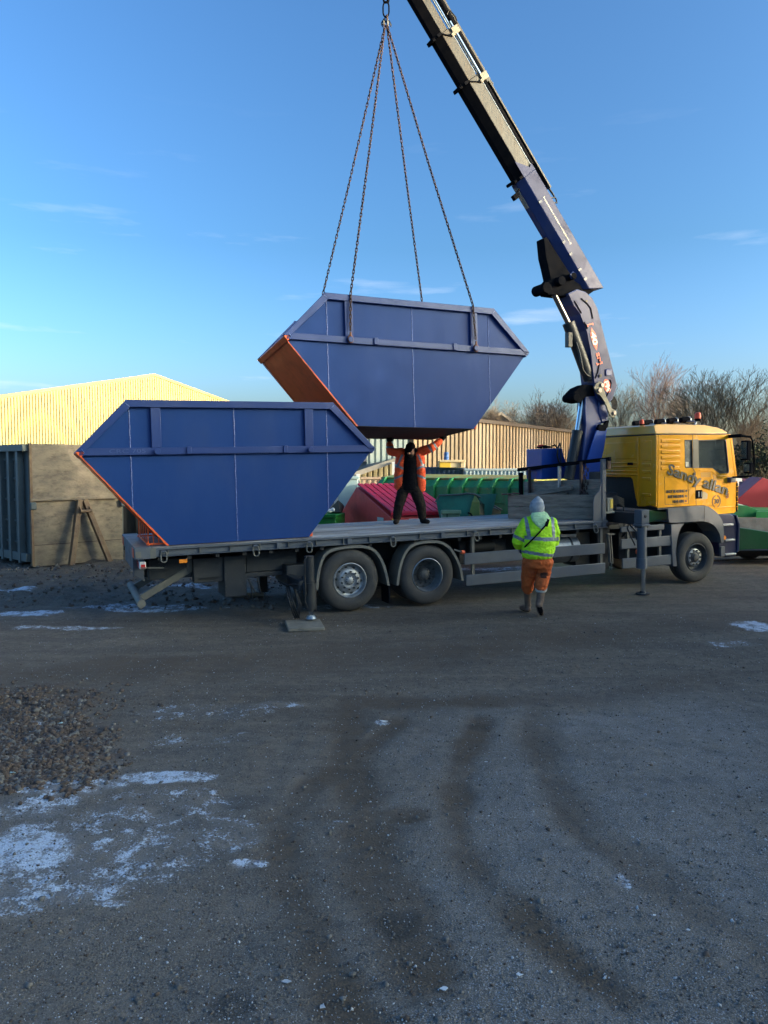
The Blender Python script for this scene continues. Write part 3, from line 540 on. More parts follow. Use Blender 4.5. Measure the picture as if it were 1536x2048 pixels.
for i, u_ in enumerate((-2.93, -1.55, -.69, .76, 2.35, 4.93)):
    if rg is None:
        mb = MB(); pts = []
        for k in range(28):
            a = 2 * math.pi * k / 28; x = .042 * math.cos(a); z = .042 * math.sin(a) + (.038 if math.sin(a) > 0 else -.038); pts.append((x, -.035 - .02 * (z < 0), z))
        mb.tube(pts, .0105, 8, closed=True); rg = mb.build('rope_ring', M_galv if False else M_mudg, T, smooth=60); rg.location = (u_, 0, 1.108); rg.rotation_euler = (0, 0, R(-6))
        mb = MB(); mb.cyl((-.028, -.03, .075), (.028, -.03, .075), .02, n=10); mb.box((-.03, -.03, .06), (.03, .0, .09)); ey = mb.build('ring_eye', M_grey, rg)
    else:
        r2 = share(rg, 'rope_ring', T, (u_, 0, 1.108), (0, R(random.uniform(-12, 12)), R(random.uniform(-12, 12)))); share(ey, 'ring_eye', r2)
PLW = (2.40 - .0) / 9
for k in range(9):
    ya = .02 + k * (2.36 / 9); cuts = [UB0 + .2, -.6 + .9 * (k % 3) - .2, 2.9 - .5 * (k % 2), UB1 - .02]
    for a, b in zip(cuts[:-1], cuts[1:]):
        mb = MB(); h = random.uniform(-.002, .003); mb.box((a + .004, ya + .004, 1.2365), (b - .004, ya + 2.36 / 9 - .004, 1.252 + h)); mb.build('deck_board', M_deck, T, bevel=.003, seg=1)
mb = MB(); mb.box((UB0 - .06, -.005, 1.085), (UB0 + .19, 2.405, 1.262)); mb.build('rear_bolster', M_grey, T, bevel=.008)
mb = MB(); mb.box((UB0 + .16, -.008, 1.09), (UB0 + .24, .02, 1.245)); mb.box((UB0 - .05, -.007, 1.11), (UB0 + .03, .0, 1.20)); mb.build('bolster_end_plate', M_mudg, T, bevel=.004)
mb = MB(); mb.box((UB0 - .055, .45, .86), (UB0 + .0, 1.95, 1.085)); mb.prism([(UB0 - .06, 1.09), (UB0 - .06, .80), (UB0 + .1, .70), (UB0 + .1, 1.09)], .40, .46); mb.build('rear_cross_panel', M_fender, T, bevel=.01)
for y0, y1 in ((.10, .36), (2.04, 2.30)):
    mb = MB(); mb.box((UB0 - .068, y0, 1.10), (UB0 - .061, y1, 1.235)); mb.build('rear_marker_board', M_refl, T)
    mb = MB(); mb.box((UB0 + .01, y0 - .02, .93), (UB0 + .10, y1 + .08, 1.04)); lb = mb.build('rear_lamp', M_white, T, bevel=.01)
    mb = MB(); mb.box((UB0 + .003, y0 + .10, .935), (UB0 + .012, y1 + .06, 1.035)); mb.build('red_lens', M_lens_r, lb)
    mb = MB(); mb.box((UB0 + .03, y0 - .028, .935), (UB0 + .09, y0 - .02, 1.0)); mb.build('side_lens', M_lens_r, lb)
mb = MB(); mb.beam((UB0 + .02, .06, .955), (UB0 + .35, .06, .93), .014, .014); mb.beam((UB0 + .3, .15, .68), (UB0 + .3, .15, 1.08), .035, .035); mb.beam((UB0 + .25, .7, .6), (UB0 + .25, .7, .9), .05, .05); mb.build('lamp_bracket', M_mudg, T)
mb = MB(); mb.cyl((-3.25, .22, .39), (-3.25, 2.18, .39), .062, n=22); mb.build('underrun_bar', M_mudg, T, smooth=50)
for y0 in (.62, 1.75):
    mb = MB(); mb.beam((-2.42, y0, .84), (-3.22, y0, .41), .07, .11); mb.box((-2.52, y0 - .05, .78), (-2.34, y0 + .05, .98)); mb.build('underrun_arm', M_mudg, T, bevel=.008)
for u_ in (-2.654,):
    mb = MB(); mb.box((u_ - .07, -.004, .985), (u_ + .07, .02, 1.055)); q = mb.build('side_marker_lamp', M_black, T, bevel=.006); mb = MB(); mb.box((u_ - .06, -.012, .992), (u_ + .06, -.004, 1.048)); mb.build('amber_lens', M_lens_o, q, bevel=.003)
mb = MB(); mb.tube([(-.62, -.1, .75), (-.55, -.1, .72)], .02); 
# mudguards --------------------------------------------------------------
def arcguard(uc, wc, pts, name='mudguard', y0=-.015, y1=.36, m_=M_mudg):
    outer = pts; inner = []
    for (a, b) in pts:
        d = math.hypot(a - uc, b - wc); k = (d - .045) / d; inner.append((uc + (a - uc) * k, wc + (b - wc) * k))
    mb = MB()
    for i in range(len(pts) - 1): mb.prism([outer[i], outer[i + 1], inner[i + 1], inner[i]], y0, y1)
    # inner shell, slightly wider, to turn the edge over
    for i in range(len(pts) - 1):
        f = lambda p, r_: (uc + (p[0] - uc) * (math.hypot(p[0] - uc, p[1] - wc) - r_) / math.hypot(p[0] - uc, p[1] - wc), wc + (p[1] - wc) * (math.hypot(p[0] - uc, p[1] - wc) - r_) / math.hypot(p[0] - uc, p[1] - wc))
        mb.prism([f(outer[i], .001), f(outer[i + 1], .001), f(outer[i + 1], .018), f(outer[i], .018)], y1, y1 + .01)
    return mb.build(name, m_, T, smooth=35)
def refine(p, k=3):
    o = []
    P = [Vector((a, b, 0)) for a, b in p]
    for i in range(len(P) - 1):
        p0 = P[max(i - 1, 0)]; p1 = P[i]; p2 = P[i + 1]; p3 = P[min(i + 2, len(P) - 1)]
        for j in range(k):
            t = j / k; q = .5 * ((2 * p1) + (p2 - p0) * t + (2 * p0 - 5 * p1 + 4 * p2 - p3) * t * t + (3 * p1 - p0 - 3 * p2 + p3) * t ** 3); o.append((q.x, q.y))
    o.append(p[-1]); return o
g1p = refine([(-.60, .40), (-.56, .70), (-.44, .985), (-.18, 1.075), (.22, 1.08), (.46, .985), (.62, .72), (.70, .37)])
g2p = refine([(.82, .36), (.86, .62), (.97, .90), (1.17, 1.06), (1.62, 1.075), (1.88, .92), (2.05, .62), (2.11, .34)])
arcguard(0, .5, g1p); arcguard(1.42, .48, g2p)
arcguard(0, .5, g1p, y0=2.06, y1=2.42); arcguard(1.42, .48, g2p, y0=2.06, y1=2.42)
mb = MB(); mb.box((.69, .02, .06), (.715, .34, .42)); mb.build('mud_flap', M_black, T, smooth=0)
mb = MB(); mb.beam((1.93, .0, .9), (2.10, -.02, .84), .03, .03); q = mb.build('side_lamp_stalk', M_mudg, T); mb = MB(); mb.cyl((2.06, -.02, .85), (2.12, -.02, .84), .032, n=12); mb.build('lens', M_refl, q)
# side guards -----------------------------------------------------------
def guard(u0, u1, w0, w1, name='side_guard_board', y0=.0):
    mb = MB(); mb.box((u0, y0, w0), (u1, y0 + .03, w1)); return mb.build(name, M_grey, T, bevel=.012)
guard(2.13, 5.19, .612, .817); guard(2.165, 5.20, .235, .435)
guard(5.58, 6.83, .665, .863); guard(5.61, 6.84, .283, .485); guard(5.57, 6.65, .995, 1.10)
for u_ in (2.30, 5.10, 5.75, 6.55):
    mb = MB(); mb.box((u_, .032, .27), (u_ + .055, .075, 1.10)); mb.build('guard_post', M_mudg, T)
mb = MB(); mb.beam((5.27, .02, .98), (5.33, .03, .42), .055, .02); mb.beam((5.34, .02, .98), (5.40, .03, .40), .015, .02); mb.beam((5.36, .02, .42), (5.35, .03, .28), .02, .02); mb.beam((5.25, .02, .98), (5.42, .02, .97), .03, .03); mb.build('folding_ladder', M_mudg, T)
mb = MB(); mb.sphere((5.93, -.02, .60), (.02, .02, .045)); mb.build('amber_side_reflector', M_refl, T)
# headboard ---------------------------------------------------------------
PN, PF = (5.17, .03), (4.87, 2.38)
mb = MB(); mb.box((5.12, .0, 1.13), (5.21, .06, 2.41)); mb.prism([(5.12, 1.13), (5.12, 1.98), (5.06, 1.82), (4.95, 1.72), (4.92, 1.62), (4.92, 1.20), (5.0, 1.13)], .012, .03); hp = mb.build('headboard_post', M_fender, T, bevel=.006)
mb = MB(); mb.box((4.83, 2.33, 1.1), (4.91, 2.40, 2.14)); mb.build('headboard_post', M_black, T, bevel=.006)
mb = MB(); mb.beam((5.26, -.06, 2.415), (4.85, 2.44, 2.20), .06, .07); mb.build('headboard_top_rail', M_black, T, bevel=.006)
mb = MB(); mb.box((5.22, -.03, 2.22), (5.30, .05, 2.40)); mb.build('rail_end_plate', M_redrust, T)
for k in range(4):
    f = lambda v_: 5.20 + (4.90 - 5.20) * v_ / 2.4
    w0 = 1.25 + k * .20; dz = -.10
    mb = MB(); a = Vector((f(.06), .06, w0 + .09)); b = Vector((f(2.3), 2.3, w0 + .09 - .03 * k)); mb.beam(a, b, .045, .19); mb.build('headboard_plank', M_wood, T, bevel=.004)
for v_, w1 in ((.55, 2.38), (2.05, 2.25), (1.15, 2.3)):
    mb = MB(); u_ = 5.13 - .125 * v_; mb.beam((u_, v_, 1.25), (u_, v_, w1 - .02), .05, .05, up=(1, 0, 0)); mb.build('headboard_upright', M_redrust if v_ > 2 or v_ < 1 else M_galv, T)
mb = MB()
for k in range(16):    # jumble of rusty chain hung over the headboard
    x, y_, z = 5.07 + .02 * math.sin(k), .40 + .03 * math.cos(k * 2.1), 2.30 - .043 * k
    for s_ in (0, 1):
        pts = [(x + (.014 * math.cos(a) if s_ else 0), y_ + .06 * (k % 2) + (0 if s_ else .014 * math.cos(a)), z + .028 * math.sin(a)) for a in np.linspace(0, 6.283, 9)[:-1]]; mb.tube(pts, .006, 5, closed=True); z -= .02
mb.tube([(5.04, .3, 1.66), (5.03, .34, 1.75), (5.02, .42, 1.7), (5.04, .5, 1.78), (5.03, .56, 1.66)], .03, 7); mb.tube([(5.0, .32, 1.72), (5.0, .45, 1.82), (5.02, .52, 1.72), (5.0, .38, 1.68)], .018, 6)
hc = mb.build('hanging_chain', M_redrust, None, smooth=60); hc.matrix_world = MT; tag(hc, 'rusty chain bundle hanging over the near end of the lorry headboard', 'chain')
# oblong timber crate standing skewed on the deck at its front
cr = empty('timber_crate', 'weathered grey timber crate on the front of the lorry deck', 'crate', MT)
ca, cb = Vector((5.08, .20, 1.255)), Vector((3.92, 1.38, 1.255)); dd = (cb - ca).normalized(); nn = Vector((dd.y, -dd.x, 0)); nn = nn if nn.x > 0 else -nn
def plank(a, b, w0, h, off, name='plank'):
    mb = MB(); p0 = a + nn * off + Vector((0, 0, w0 + h / 2)); p1 = b + nn * off + Vector((0, 0, w0 + h / 2)); mb.beam(p0, p1, .05, h - .006); return mb.build(name, M_wood, cr, bevel=.006)
plank(ca, cb, 0, .235, 0); plank(ca, cb, .237, .24, 0.003)
p3_ = ca + nn * .03; 
mb = MB(); mb.beam(cb + nn * .03 + Vector((0, 0, .24)), cb + nn * .45 + Vector((0, 0, .24)), .04, .44); mb.build('plank', M_wood, cr, bevel=.006)
mb = MB(); mb.beam(cb + Vector((-.12, .05, .485)), cb + Vector((.18, -.12, .50)), .16, .02); mb.build('rusty_lid_plate', M_redrust, cr)
for k, (a, b, c, d) in enumerate([((4.72, 1.45, 1.74), (4.97, .72, 1.86), .09, .09), ((4.75, 1.60, 1.72), (4.9, 1.1, 1.80), .06, .08), ((4.62, 1.7, 1.70), (5.0, .9, 1.73), .1, .05)]):
    mb = MB(); mb.beam(a, b, c, d); o = mb.build('timber_offcut', M_wood, None, bevel=.006); o.matrix_world = MT
    tag(o, ['square timber offcut leaning highest behind the crate on the deck', 'short thin timber offcut wedged beside the square one', 'flat timber offcut lying lowest behind the crate'][k], 'timber')
# ---------------------------------------------------------------- cab
CY0, CY1 = .03, 2.45
prof = [(6.50, 1.43), (7.05, 1.436), (7.50, 1.437), (7.72, 1.432), (7.86, 1.38), (7.97, 1.295), (8.05, 1.232), (8.54, 1.236), (8.60, 1.26), (8.62, 1.50), (8.615, 1.80), (8.56, 2.10), (8.49, 2.45), (8.40, 2.80), (8.385, 2.86), (6.50, 2.862)]
wind = [(7.535, 2.752), (8.262, 2.768), (8.30, 2.745), (8.398, 2.10), (8.375, 2.062), (8.135, 2.062), (7.93, 2.178), (7.56, 2.19), (7.535, 2.21)]
swin = [(7.18, 2.758), (7.375, 2.762), (7.395, 2.20), (7.22, 2.20), (7.198, 2.225)]
for y0, y1 in ((CY0, CY0 + .045), (CY1 - .045, CY1)):
    mb = MB(); mb.holed(prof, [wind, swin] if y0 < 1 else [wind], y0, y1); q = mb.build('cab_side_panel', M_yellow, T, smooth=0, bevel=0)
    mb = MB(); ym = (y0 + y1) / 2; mb.prism(wind, ym - .003, ym + .003); w_ = mb.build('window_pane', M_glass, q, smooth=0)
    mb = MB()
    for P in ([wind, swin] if y0 < 1 else [wind]):
        k = len(P); c = (sum(p_[0] for p_ in P) / k, sum(p_[1] for p_ in P) / k)
        for i in range(k):
            a, b = P[i], P[(i + 1) % k]; ia = (a[0] + (c[0] - a[0]) * .05, a[1] + (c[1] - a[1]) * .05); ib = (b[0] + (c[0] - b[0]) * .05, b[1] + (c[1] - b[1]) * .05)
            mb.prism([a, b, ib, ia], y0 - .003, y1 + .003)
    mb.build('window_seal', M_seal, q, smooth=0)
mb = MB(); mb.prism(swin, .052, .056); sw = mb.build('quarter_window_pane', mat('dusty_quarter_glass', (.16, .17, .15), .25, 0, (.1, .11, .1), 6, .5), T, smooth=0)
mb = MB(); mb.box((7.23, .044, 2.225), (7.31, .051, 2.32)); mb.build('tax_disc_sticker', M_label, sw)
mb = MB(); mb.prism([(7.392, 2.765), (7.535, 2.765), (7.56, 2.19), (7.41, 2.19)], .024, .0295); mb.build('door_pillar_trim', mat('pillar_grey_brown', (.13, .11, .085), .45), T, smooth=0)
mb = MB(); mb.box((6.50, CY0, 1.39), (8.1, CY1, 1.43)); mb.box((8.0, CY0 + .1, 1.24), (8.58, CY1 - .1, 1.28)); mb.build('cab_floor', M_under, T)
mb = MB(); mb.box((8.57, CY0 + .02, 1.27), (8.63, CY1 - .02, 1.98)); mb.build('front_panel', M_yellow, T, bevel=.02)
mb = MB(); mb.add([(8.60, .12, 1.98), (8.60, 2.36, 1.98), (8.43, 2.30, 2.80), (8.43, .18, 2.80)], [(0, 1, 2, 3)]); ws = mb.build('windscreen', M_glass, T, smooth=0); so2 = ws.modifiers.new('s', 'SOLIDIFY'); so2.thickness = .006
mb = MB(); mb.box((8.36, CY0 + .02, 2.78), (8.46, CY1 - .02, 2.868)); mb.beam((8.595, .07, 1.96), (8.42, .07, 2.85), .09, .07); mb.beam((8.595, 2.41, 1.96), (8.42, 2.41, 2.85), .09, .07); mb.build('windscreen_frame', M_yellow, T, bevel=.01)
# rear wall with shoulder, creases, cut-out and slots
mb = MB(); rw = [(CY0, 1.45), (.10, 1.46), (.20, 1.47), (.34, 1.44), (.52, 1.43), (.60, 1.60), (.69, 1.98), (.75, 2.02), (1.73, 2.02), (1.79, 1.98), (1.88, 1.60), (1.96, 1.43), (CY1, 1.45), (CY1, 2.86), (CY0, 2.86)]
mb.prism(rw, 6.45, 6.50); mb.v = [(p_[1], p_[0], p_[2]) for p_ in mb.v]; rear = mb.build('rear_wall', M_yellow, T, bevel=.012)
def rpanel(y0, y1, z0, z1, d=.012, name='pressed_panel'):
    mb = MB(); mb.box((6.45 - d, y0, z0), (6.452, y1, z1)); return mb.build(name, M_yellow, rear, bevel=.010)
rpanel(.14, .42, 2.36, 2.76, name='pressed_panel'); rpanel(.58, 1.92, 2.40, 2.74); rpanel(2.03, 2.32, 2.36, 2.76)
for z in (2.28, 2.14, 2.0, 1.68): rpanel(.16, .40, z - .03, z + .03, .018, 'pressed_rib')
for z in (2.32, 2.24, 2.15, 2.08): rpanel(.55, 1.95, z - .018, z + .012, .016, 'pressed_rib')
mb = MB(); mb.box((6.42, .50, 1.45), (6.45, .525, 2.83)); mb.box((6.42, 1.96, 1.45), (6.45, 1.985, 2.83)); mb.build('rear_seam', M_yellow, rear, bevel=.006)
mb = MB(); mb.box((6.425, .66, 2.275), (6.452, .82, 2.325)); mb.build('rear_vent', M_black, rear, bevel=.01)
mb = MB(); mb.box((6.5, .6, 1.43), (6.52, 1.9, 2.02)); mb.build('engine_tunnel_cover', M_under, T)
# roof
mb = MB(); rf = [(6.46, 2.885), (8.36, 2.885), (8.36, 2.91), (8.27, 2.965), (8.13, 3.012), (7.80, 3.062), (6.80, 3.078), (6.56, 3.072), (6.48, 3.04)]
mb.prism(rf, CY0 + .02, CY1 - .02); rfo = mb.build('cab_roof', M_yelr, T)
bm = bmesh.new(); bm.from_mesh(rfo.data)
for v_ in bm.verts:      # the roof sides lean in
    k = (v_.co.z - 2.885) / .19; v_.co.y += (.10 * k if v_.co.y < 1.2 else -.10 * k)
bm.to_mesh(rfo.data); bm.free(); b = rfo.modifiers.new('b', 'BEVEL'); b.width = .035; b.segments = 4; b.angle_limit = R(35)
mb = MB(); mb.box((6.44, CY0 + .008, 2.866), (8.38, CY1 - .008, 2.882)); mb.box((6.52, CY0 - .012, 2.862), (8.22, CY0 + .012, 2.880)); mb.build('roof_gutter', mat('gutter_brown_rubber', (.07, .05, .03), .6), T)
# louvre ribs on the side behind the quarter window
for k in range(6):
    z = 2.745 - k * .108; mb = MB(); mb.prism([(6.575, z - .035), (6.575, z + .03), (7.05, z + .03), (7.07, z - .035)], CY0 - .014, CY0 + .002); mb.build('louvre_rib', M_yellow, T, bevel=.012, seg=3)
mb = MB(); mb.prism([(6.50, 1.44), (6.545, 1.44), (6.545, 2.855), (6.50, 2.855)], CY0 - .006, CY0); mb.build('corner_trim', M_yellow, T, bevel=.003)
gap = MB()
for a, b in (((7.395, 2.858), (7.40, 2.19)), ((7.40, 2.19), (7.475, 2.10)), ((7.475, 2.10), (7.505, 1.44))): gap.beam((a[0], .0285, a[1]), (b[0], .0285, b[1]), .003, .010, up=(1, 0, 0))
P_ = [(6.672, 2.033), (7.275, 2.020), (7.298, 1.481), (6.69, 1.488)]
for i in range(4): a, b = P_[i], P_[(i + 1) % 4]; gap.beam((a[0], .0285, a[1]), (b[0], .0285, b[1]), .003, .006, up=(1, 0, 0) if i % 2 else (0, 0, 1))
gap.build('door_gap', M_txtb, T, smooth=0)
mb = MB(); mb.prism([(7.53, 1.86), (8.55, 1.87), (8.55, 1.845), (7.53, 1.835)], CY0 - .006, CY0 + .001); mb.prism([(7.98, 1.375), (8.57, 1.38), (8.57, 1.36), (8.0, 1.355)], CY0 - .008, CY0 + .001); mb.prism([(7.58, 2.15), (7.90, 2.14), (8.10, 2.02), (8.42, 2.02), (8.40, 2.0), (8.09, 2.0), (7.88, 2.12), (7.58, 2.13)], CY0 - .006, CY0 + .001); mb.build('door_crease', M_yellow, T, bevel=.003)
mb = MB(); mb.box((7.62, CY0 - .003, 2.0), (7.88, CY0 + .001, 2.10)); mb.prism([(7.93, 2.07), (8.08, 1.98), (8.20, 1.93), (7.98, 1.93)], CY0 - .003, CY0 + .001); mb.build('door_recess_shade_panel', mat('cab_recess_shade_ochre', (.60, .27, .012), .3, coat=.4), T)  # shade of the door recess painted as darker ochre panels
mb = MB(); mb.box((7.485, CY0 - .012, 1.57), (7.66, CY0 + .002, 1.745)); hd = mb.build('door_handle', M_black, T, bevel=.02)
mb = MB(); mb.box((7.545, CY0 - .024, 1.60), (7.565, CY0 - .01, 1.715)); mb.box((7.62, CY0 - .022, 1.60), (7.635, CY0 - .01, 1.715)); mb.build('handle_grip', M_galv, hd, bevel=.004)
mb = MB(); mb.prism([(7.67, 1.71), (7.74, 1.70), (7.81, 1.66), (7.80, 1.56), (7.60, 1.55), (7.60, 1.56), (7.67, 1.57)], CY0 - .002, CY0 + .001); mb.build('scuffed_bare_patch', mat('scuffed_pale_patch', (.55, .45, .34), .6, 0, (.62, .4, .12), 30, .8), T, smooth=0)
# grille strakes at the front edge
mb = MB(); mb.box((8.60, CY0 - .01, 1.26), (8.645, CY0 + .05, 1.86)); q = mb.build('corner_grille', M_black, T, bevel=.01)
for k in range(5): mb = MB(); mb.box((8.598, CY0 - .016, 1.36 + k * .105), (8.648, CY0 - .008, 1.374 + k * .105)); mb.build('grille_bar', M_yellow, q)
mb = MB(); mb.prism([(8.65, 1.26), (8.675, 1.30), (8.675, 1.80), (8.65, 1.90)], CY0 + .01, CY0 + .08); mb.build('bumper_corner', M_yellow, T, bevel=.01)
# interior
mb = MB()
for y0 in (.35, 1.55): mb.box((7.35, y0, 1.45), (7.85, y0 + .5, 1.85)); mb.box((7.28, y0 + .02, 1.83), (7.42, y0 + .48, 2.40)); mb.box((7.30, y0 + .13, 2.42), (7.40, y0 + .37, 2.60))
mb.build('seats', M_int, T, bevel=.04)
mb = MB(); mb.box((8.2, .1, 1.45), (8.56, 2.38, 2.02)); mb.build('dashboard', M_int, T, bevel=.05)
mb = MB(); mb.tube([(8.02 + .10 * math.sin(a) , .62 + .21 * math.cos(a), 2.12 + .17 * math.sin(a)) for a in np.linspace(0, 6.283, 21)[:-1]], .014, 6, closed=True); mb.beam((8.04, .62, 2.12), (8.2, .62, 1.95), .05, .05); mb.build('steering_wheel', M_black, T)
mb = MB(); mb.box((6.52, .1, 2.45), (7.2, 2.38, 2.5)); mb.box((8.05, .08, 2.55), (8.36, 2.4, 2.78)); mb.build('bunk_and_header_shelf', M_int, T)
# fender, steps
fo = refine([(6.70, 1.405), (7.2, 1.42), (7.67, 1.422), (7.87, 1.355), (8.04, 1.235), (8.17, 1.06), (8.205, .85), (8.205, .65)], 4); fi = refine([(8.135, .64), (8.10, .80), (8.02, .92), (7.90, 1.03), (7.66, 1.11), (7.30, 1.115), (6.95, 1.12), (6.74, 1.135)], 4)
mb = MB(); mb.prism(fo + fi, -.035, .02); k = mb.build('wheel_arch_fender', M_fender, T, smooth=35)
mb = MB()
for i in range(len(fo) - 1): a, b = fo[i], fo[i + 1]; mb.prism([a, b, (b[0], b[1] - .03), (a[0], a[1] - .03)], .02, .40)
for i in range(len(fi) - 1): a, b = fi[i], fi[i + 1]; mb.prism([a, b, (b[0], b[1] + .02), (a[0], a[1] + .02)], .02, .42)
mb.build('fender_return', M_fender, T, smooth=35)
mb = MB(); ro = refine([(7.15, 1.09), (7.03, .95), (6.96, .72), (6.94, .48), (6.97, .24)], 3); mb.prism([(6.80, 1.09)] + ro + [(6.86, .24), (6.83, .5)], -.02, .30); mb.build('fender_rear_leg', M_fender, T, smooth=35, bevel=.01)
mb = MB(); mb.beam((7.66, -.0375, 1.42), (7.66, -.0375, 1.12), .004, .006, up=(1, 0, 0)); mb.build('fender_joint', M_txtb, T)
mb = MB(); mb.prism([(8.15, .38), (8.60, .40), (8.66, .47), (8.66, 1.02), (8.58, 1.16), (8.42, 1.225), (8.08, 1.225), (8.19, 1.06), (8.21, .66), (8.15, .64)], .035, .30); mb.build('step_well_panel', M_navy, T, bevel=.012)
mb = MB(); mb.prism([(8.60, .40), (8.69, .43), (8.70, 1.0), (8.62, 1.19), (8.58, 1.19), (8.64, 1.0), (8.64, .46)], .0, .10); mb.build('bumper_side', M_navy, T, bevel=.015)
mb = MB(); mb.box((8.40, .1, .3), (8.72, 2.4, 1.2)); mb.build('front_bumper', M_navy, T, bevel=.04)
for z, a, b in ((1.0, 8.19, 8.49), (.68, 8.26, 8.53), (.385, 8.26, 8.57)):
    mb = MB(); mb.box((a, -.03, z - .022), (b, .12, z + .022)); mb.build('step_tread', M_galv, T, bevel=.012)
mb = MB(); mb.box((8.145, -.02, .35), (8.255, .03, .56)); mb.build('step_bracket', M_fender, T, bevel=.01)
mb = MB(); mb.cyl((8.235, -.03, .74), (8.235, .0, .74), .045, n=16); mb.build('indicator_lamp', M_lens_o, T, bevel=.006)
# mirrors
mb = MB(); mb.beam((8.36, .02, 2.82), (8.42, -.24, 2.83), .05, .07); mb.beam((8.42, -.24, 2.82), (8.62, -.30, 2.80), .04, .045); mb.tube([(8.60, -.30, 2.81), (8.66, -.30, 2.72), (8.72, -.30, 2.35), (8.72, -.30, 2.05), (8.66, -.28, 2.0), (8.40, -.05, 1.985)], .018, 8); ma = mb.build('mirror_arm', M_black, T, bevel=.004)
mb = MB(); mb.box((8.45, -.36, 2.33), (8.58, -.18, 2.73)); mb.build('mirror_head', M_black, ma, bevel=.03, seg=3); mb = MB(); mb.box((8.52, -.37, 2.06), (8.64, -.2, 2.28)); mb.build('wide_angle_mirror_head', M_black, ma, bevel=.03, seg=3)
mb = MB(); mb.box((8.444, -.345, 2.36), (8.449, -.2, 2.70)); mb.build('mirror_glass', mat('mirror_glass', (.6, .65, .68), .03, 1.), ma); mb = MB(); mb.box((8.513, -.355, 2.09), (8.519, -.215, 2.25)); mb.build('mirror_glass', MATS['mirror_glass'], ma)
mb = MB(); mb.box((8.345, -.06, 1.88), (8.50, .04, 1.985)); mb.build('mirror_foot', M_fender, ma, bevel=.015)
# light bar and beacons
mb = MB(); mb.tube([(7.72, .30, 3.07), (7.74, .30, 3.12), (7.78, .34, 3.145), (7.78, 2.1, 3.145), (7.74, 2.14, 3.12), (7.72, 2.14, 3.07)], .022, 10); lb = mb.build('light_bar', M_galv, T, smooth=50)
for v_ in (.62, .98, 1.34, 1.70, 2.02):
    mb = MB(); mb.cyl((7.64, v_, 3.185), (7.86, v_, 3.185), .055, .075, n=22); q = mb.build('spot_lamp', M_black, lb, bevel=.015); mb = MB(); mb.cyl((7.86, v_, 3.185), (7.885, v_, 3.185), .078, n=22); mb.build('spot_lamp_rim', M_galv, lb)
def beacon(u_, v_, z, s_=1.):
    mb = MB(); mb.cyl((u_, v_, z - .05), (u_, v_, z), .055 * s_, n=18); b_ = mb.build('beacon_base', M_black, T); mb = MB(); mb.lathe([(.062 * s_, .0), (.062 * s_, .085 * s_), (.045 * s_, .118 * s_), (.001, .128 * s_)], (0, 0, 0), 20); mb.v = [(p_[0] + u_, p_[2] + v_, p_[1] + z) for p_ in mb.v]; mb.build('beacon_lens', M_logo, b_, smooth=50)
beacon(7.80, .30, 3.20); beacon(6.62, .62, 3.10, .75)
# lettering on the cab: same words as on the real one
tx = [('Sandy', 6.705, 2.10, -16.5, .92, .295), ('allan', 7.66, 1.815, -16.5, .70, .295)]
for s_, a, b, ang, wd_, sz in tx:
    text(s_, 'sign_writing', sz, side(a, b, ang, CY0 - .017), M_txt, T, width=wd_, bold=.0075, ext=.002)
text('LTD', 'small_lettering', .085, side(8.335, 1.70, -98, CY0 - .004), M_txtr, T, width=.145, bold=.004)
for s_, a, b in (('SHOT BLASTING', 7.185, 1.715), ('SITE WELDING', 7.180, 1.612), ('HIAB HIRE', 7.178, 1.512)):
    w_ = {'SHOT BLASTING': .475, 'SITE WELDING': .425, 'HIAB HIRE': .295}[s_]; text(s_, 'small_lettering', .075, side(a - w_, b, 0, CY0 - .004), M_txtb, T, width=w_, bold=.0028)
    mb = MB(); mb.cyl((a + .052, CY0 - .005, b + .025), (a + .052, CY0 + .001, b + .025), .023, n=18); mb.build('bullet_dot', M_txtr if 'HIAB' in s_ else M_txtb, T)
text('30', 'anniversary_number', .135, side(7.985, 1.455, 0, CY0 - .004), M_txtb, T, width=.13, bold=.003)
mb = MB()
for s_ in (-1, 1):
    for k in range(11):
        a = R(-75 + k * 14.5); cx_, cz_ = 8.05 + s_ * .105 * math.cos(a), 1.490 + .118 * math.sin(a)
        for dr, da in ((.020, .5), (-.016, -.4)):
            ex, ez = cx_ + s_ * (dr) * math.cos(a + da), cz_ + abs(dr) * math.sin(a + 1.2); mb.beam((cx_, CY0 - .004, cz_ - .006), (ex, CY0 - .004, ez + .010), .003, .009, up=(0, 1, 0)) if False else mb.prism([(cx_ - .004, cz_ - .008), (cx_ + .004, cz_ - .008), (ex + .005, ez + .010), (ex - .005, ez + .012)], CY0 - .004, CY0 - .001)
mb.prism([(8.015, 1.365), (8.085, 1.365), (8.08, 1.372), (8.02, 1.372)], CY0 - .004, CY0 - .001); mb.prism([(8.02, 1.435), (8.08, 1.435), (8.08, 1.440), (8.02, 1.440)], CY0 - .004, CY0 - .001)
mb.build('laurel_wreath', M_txtb, T, smooth=0)
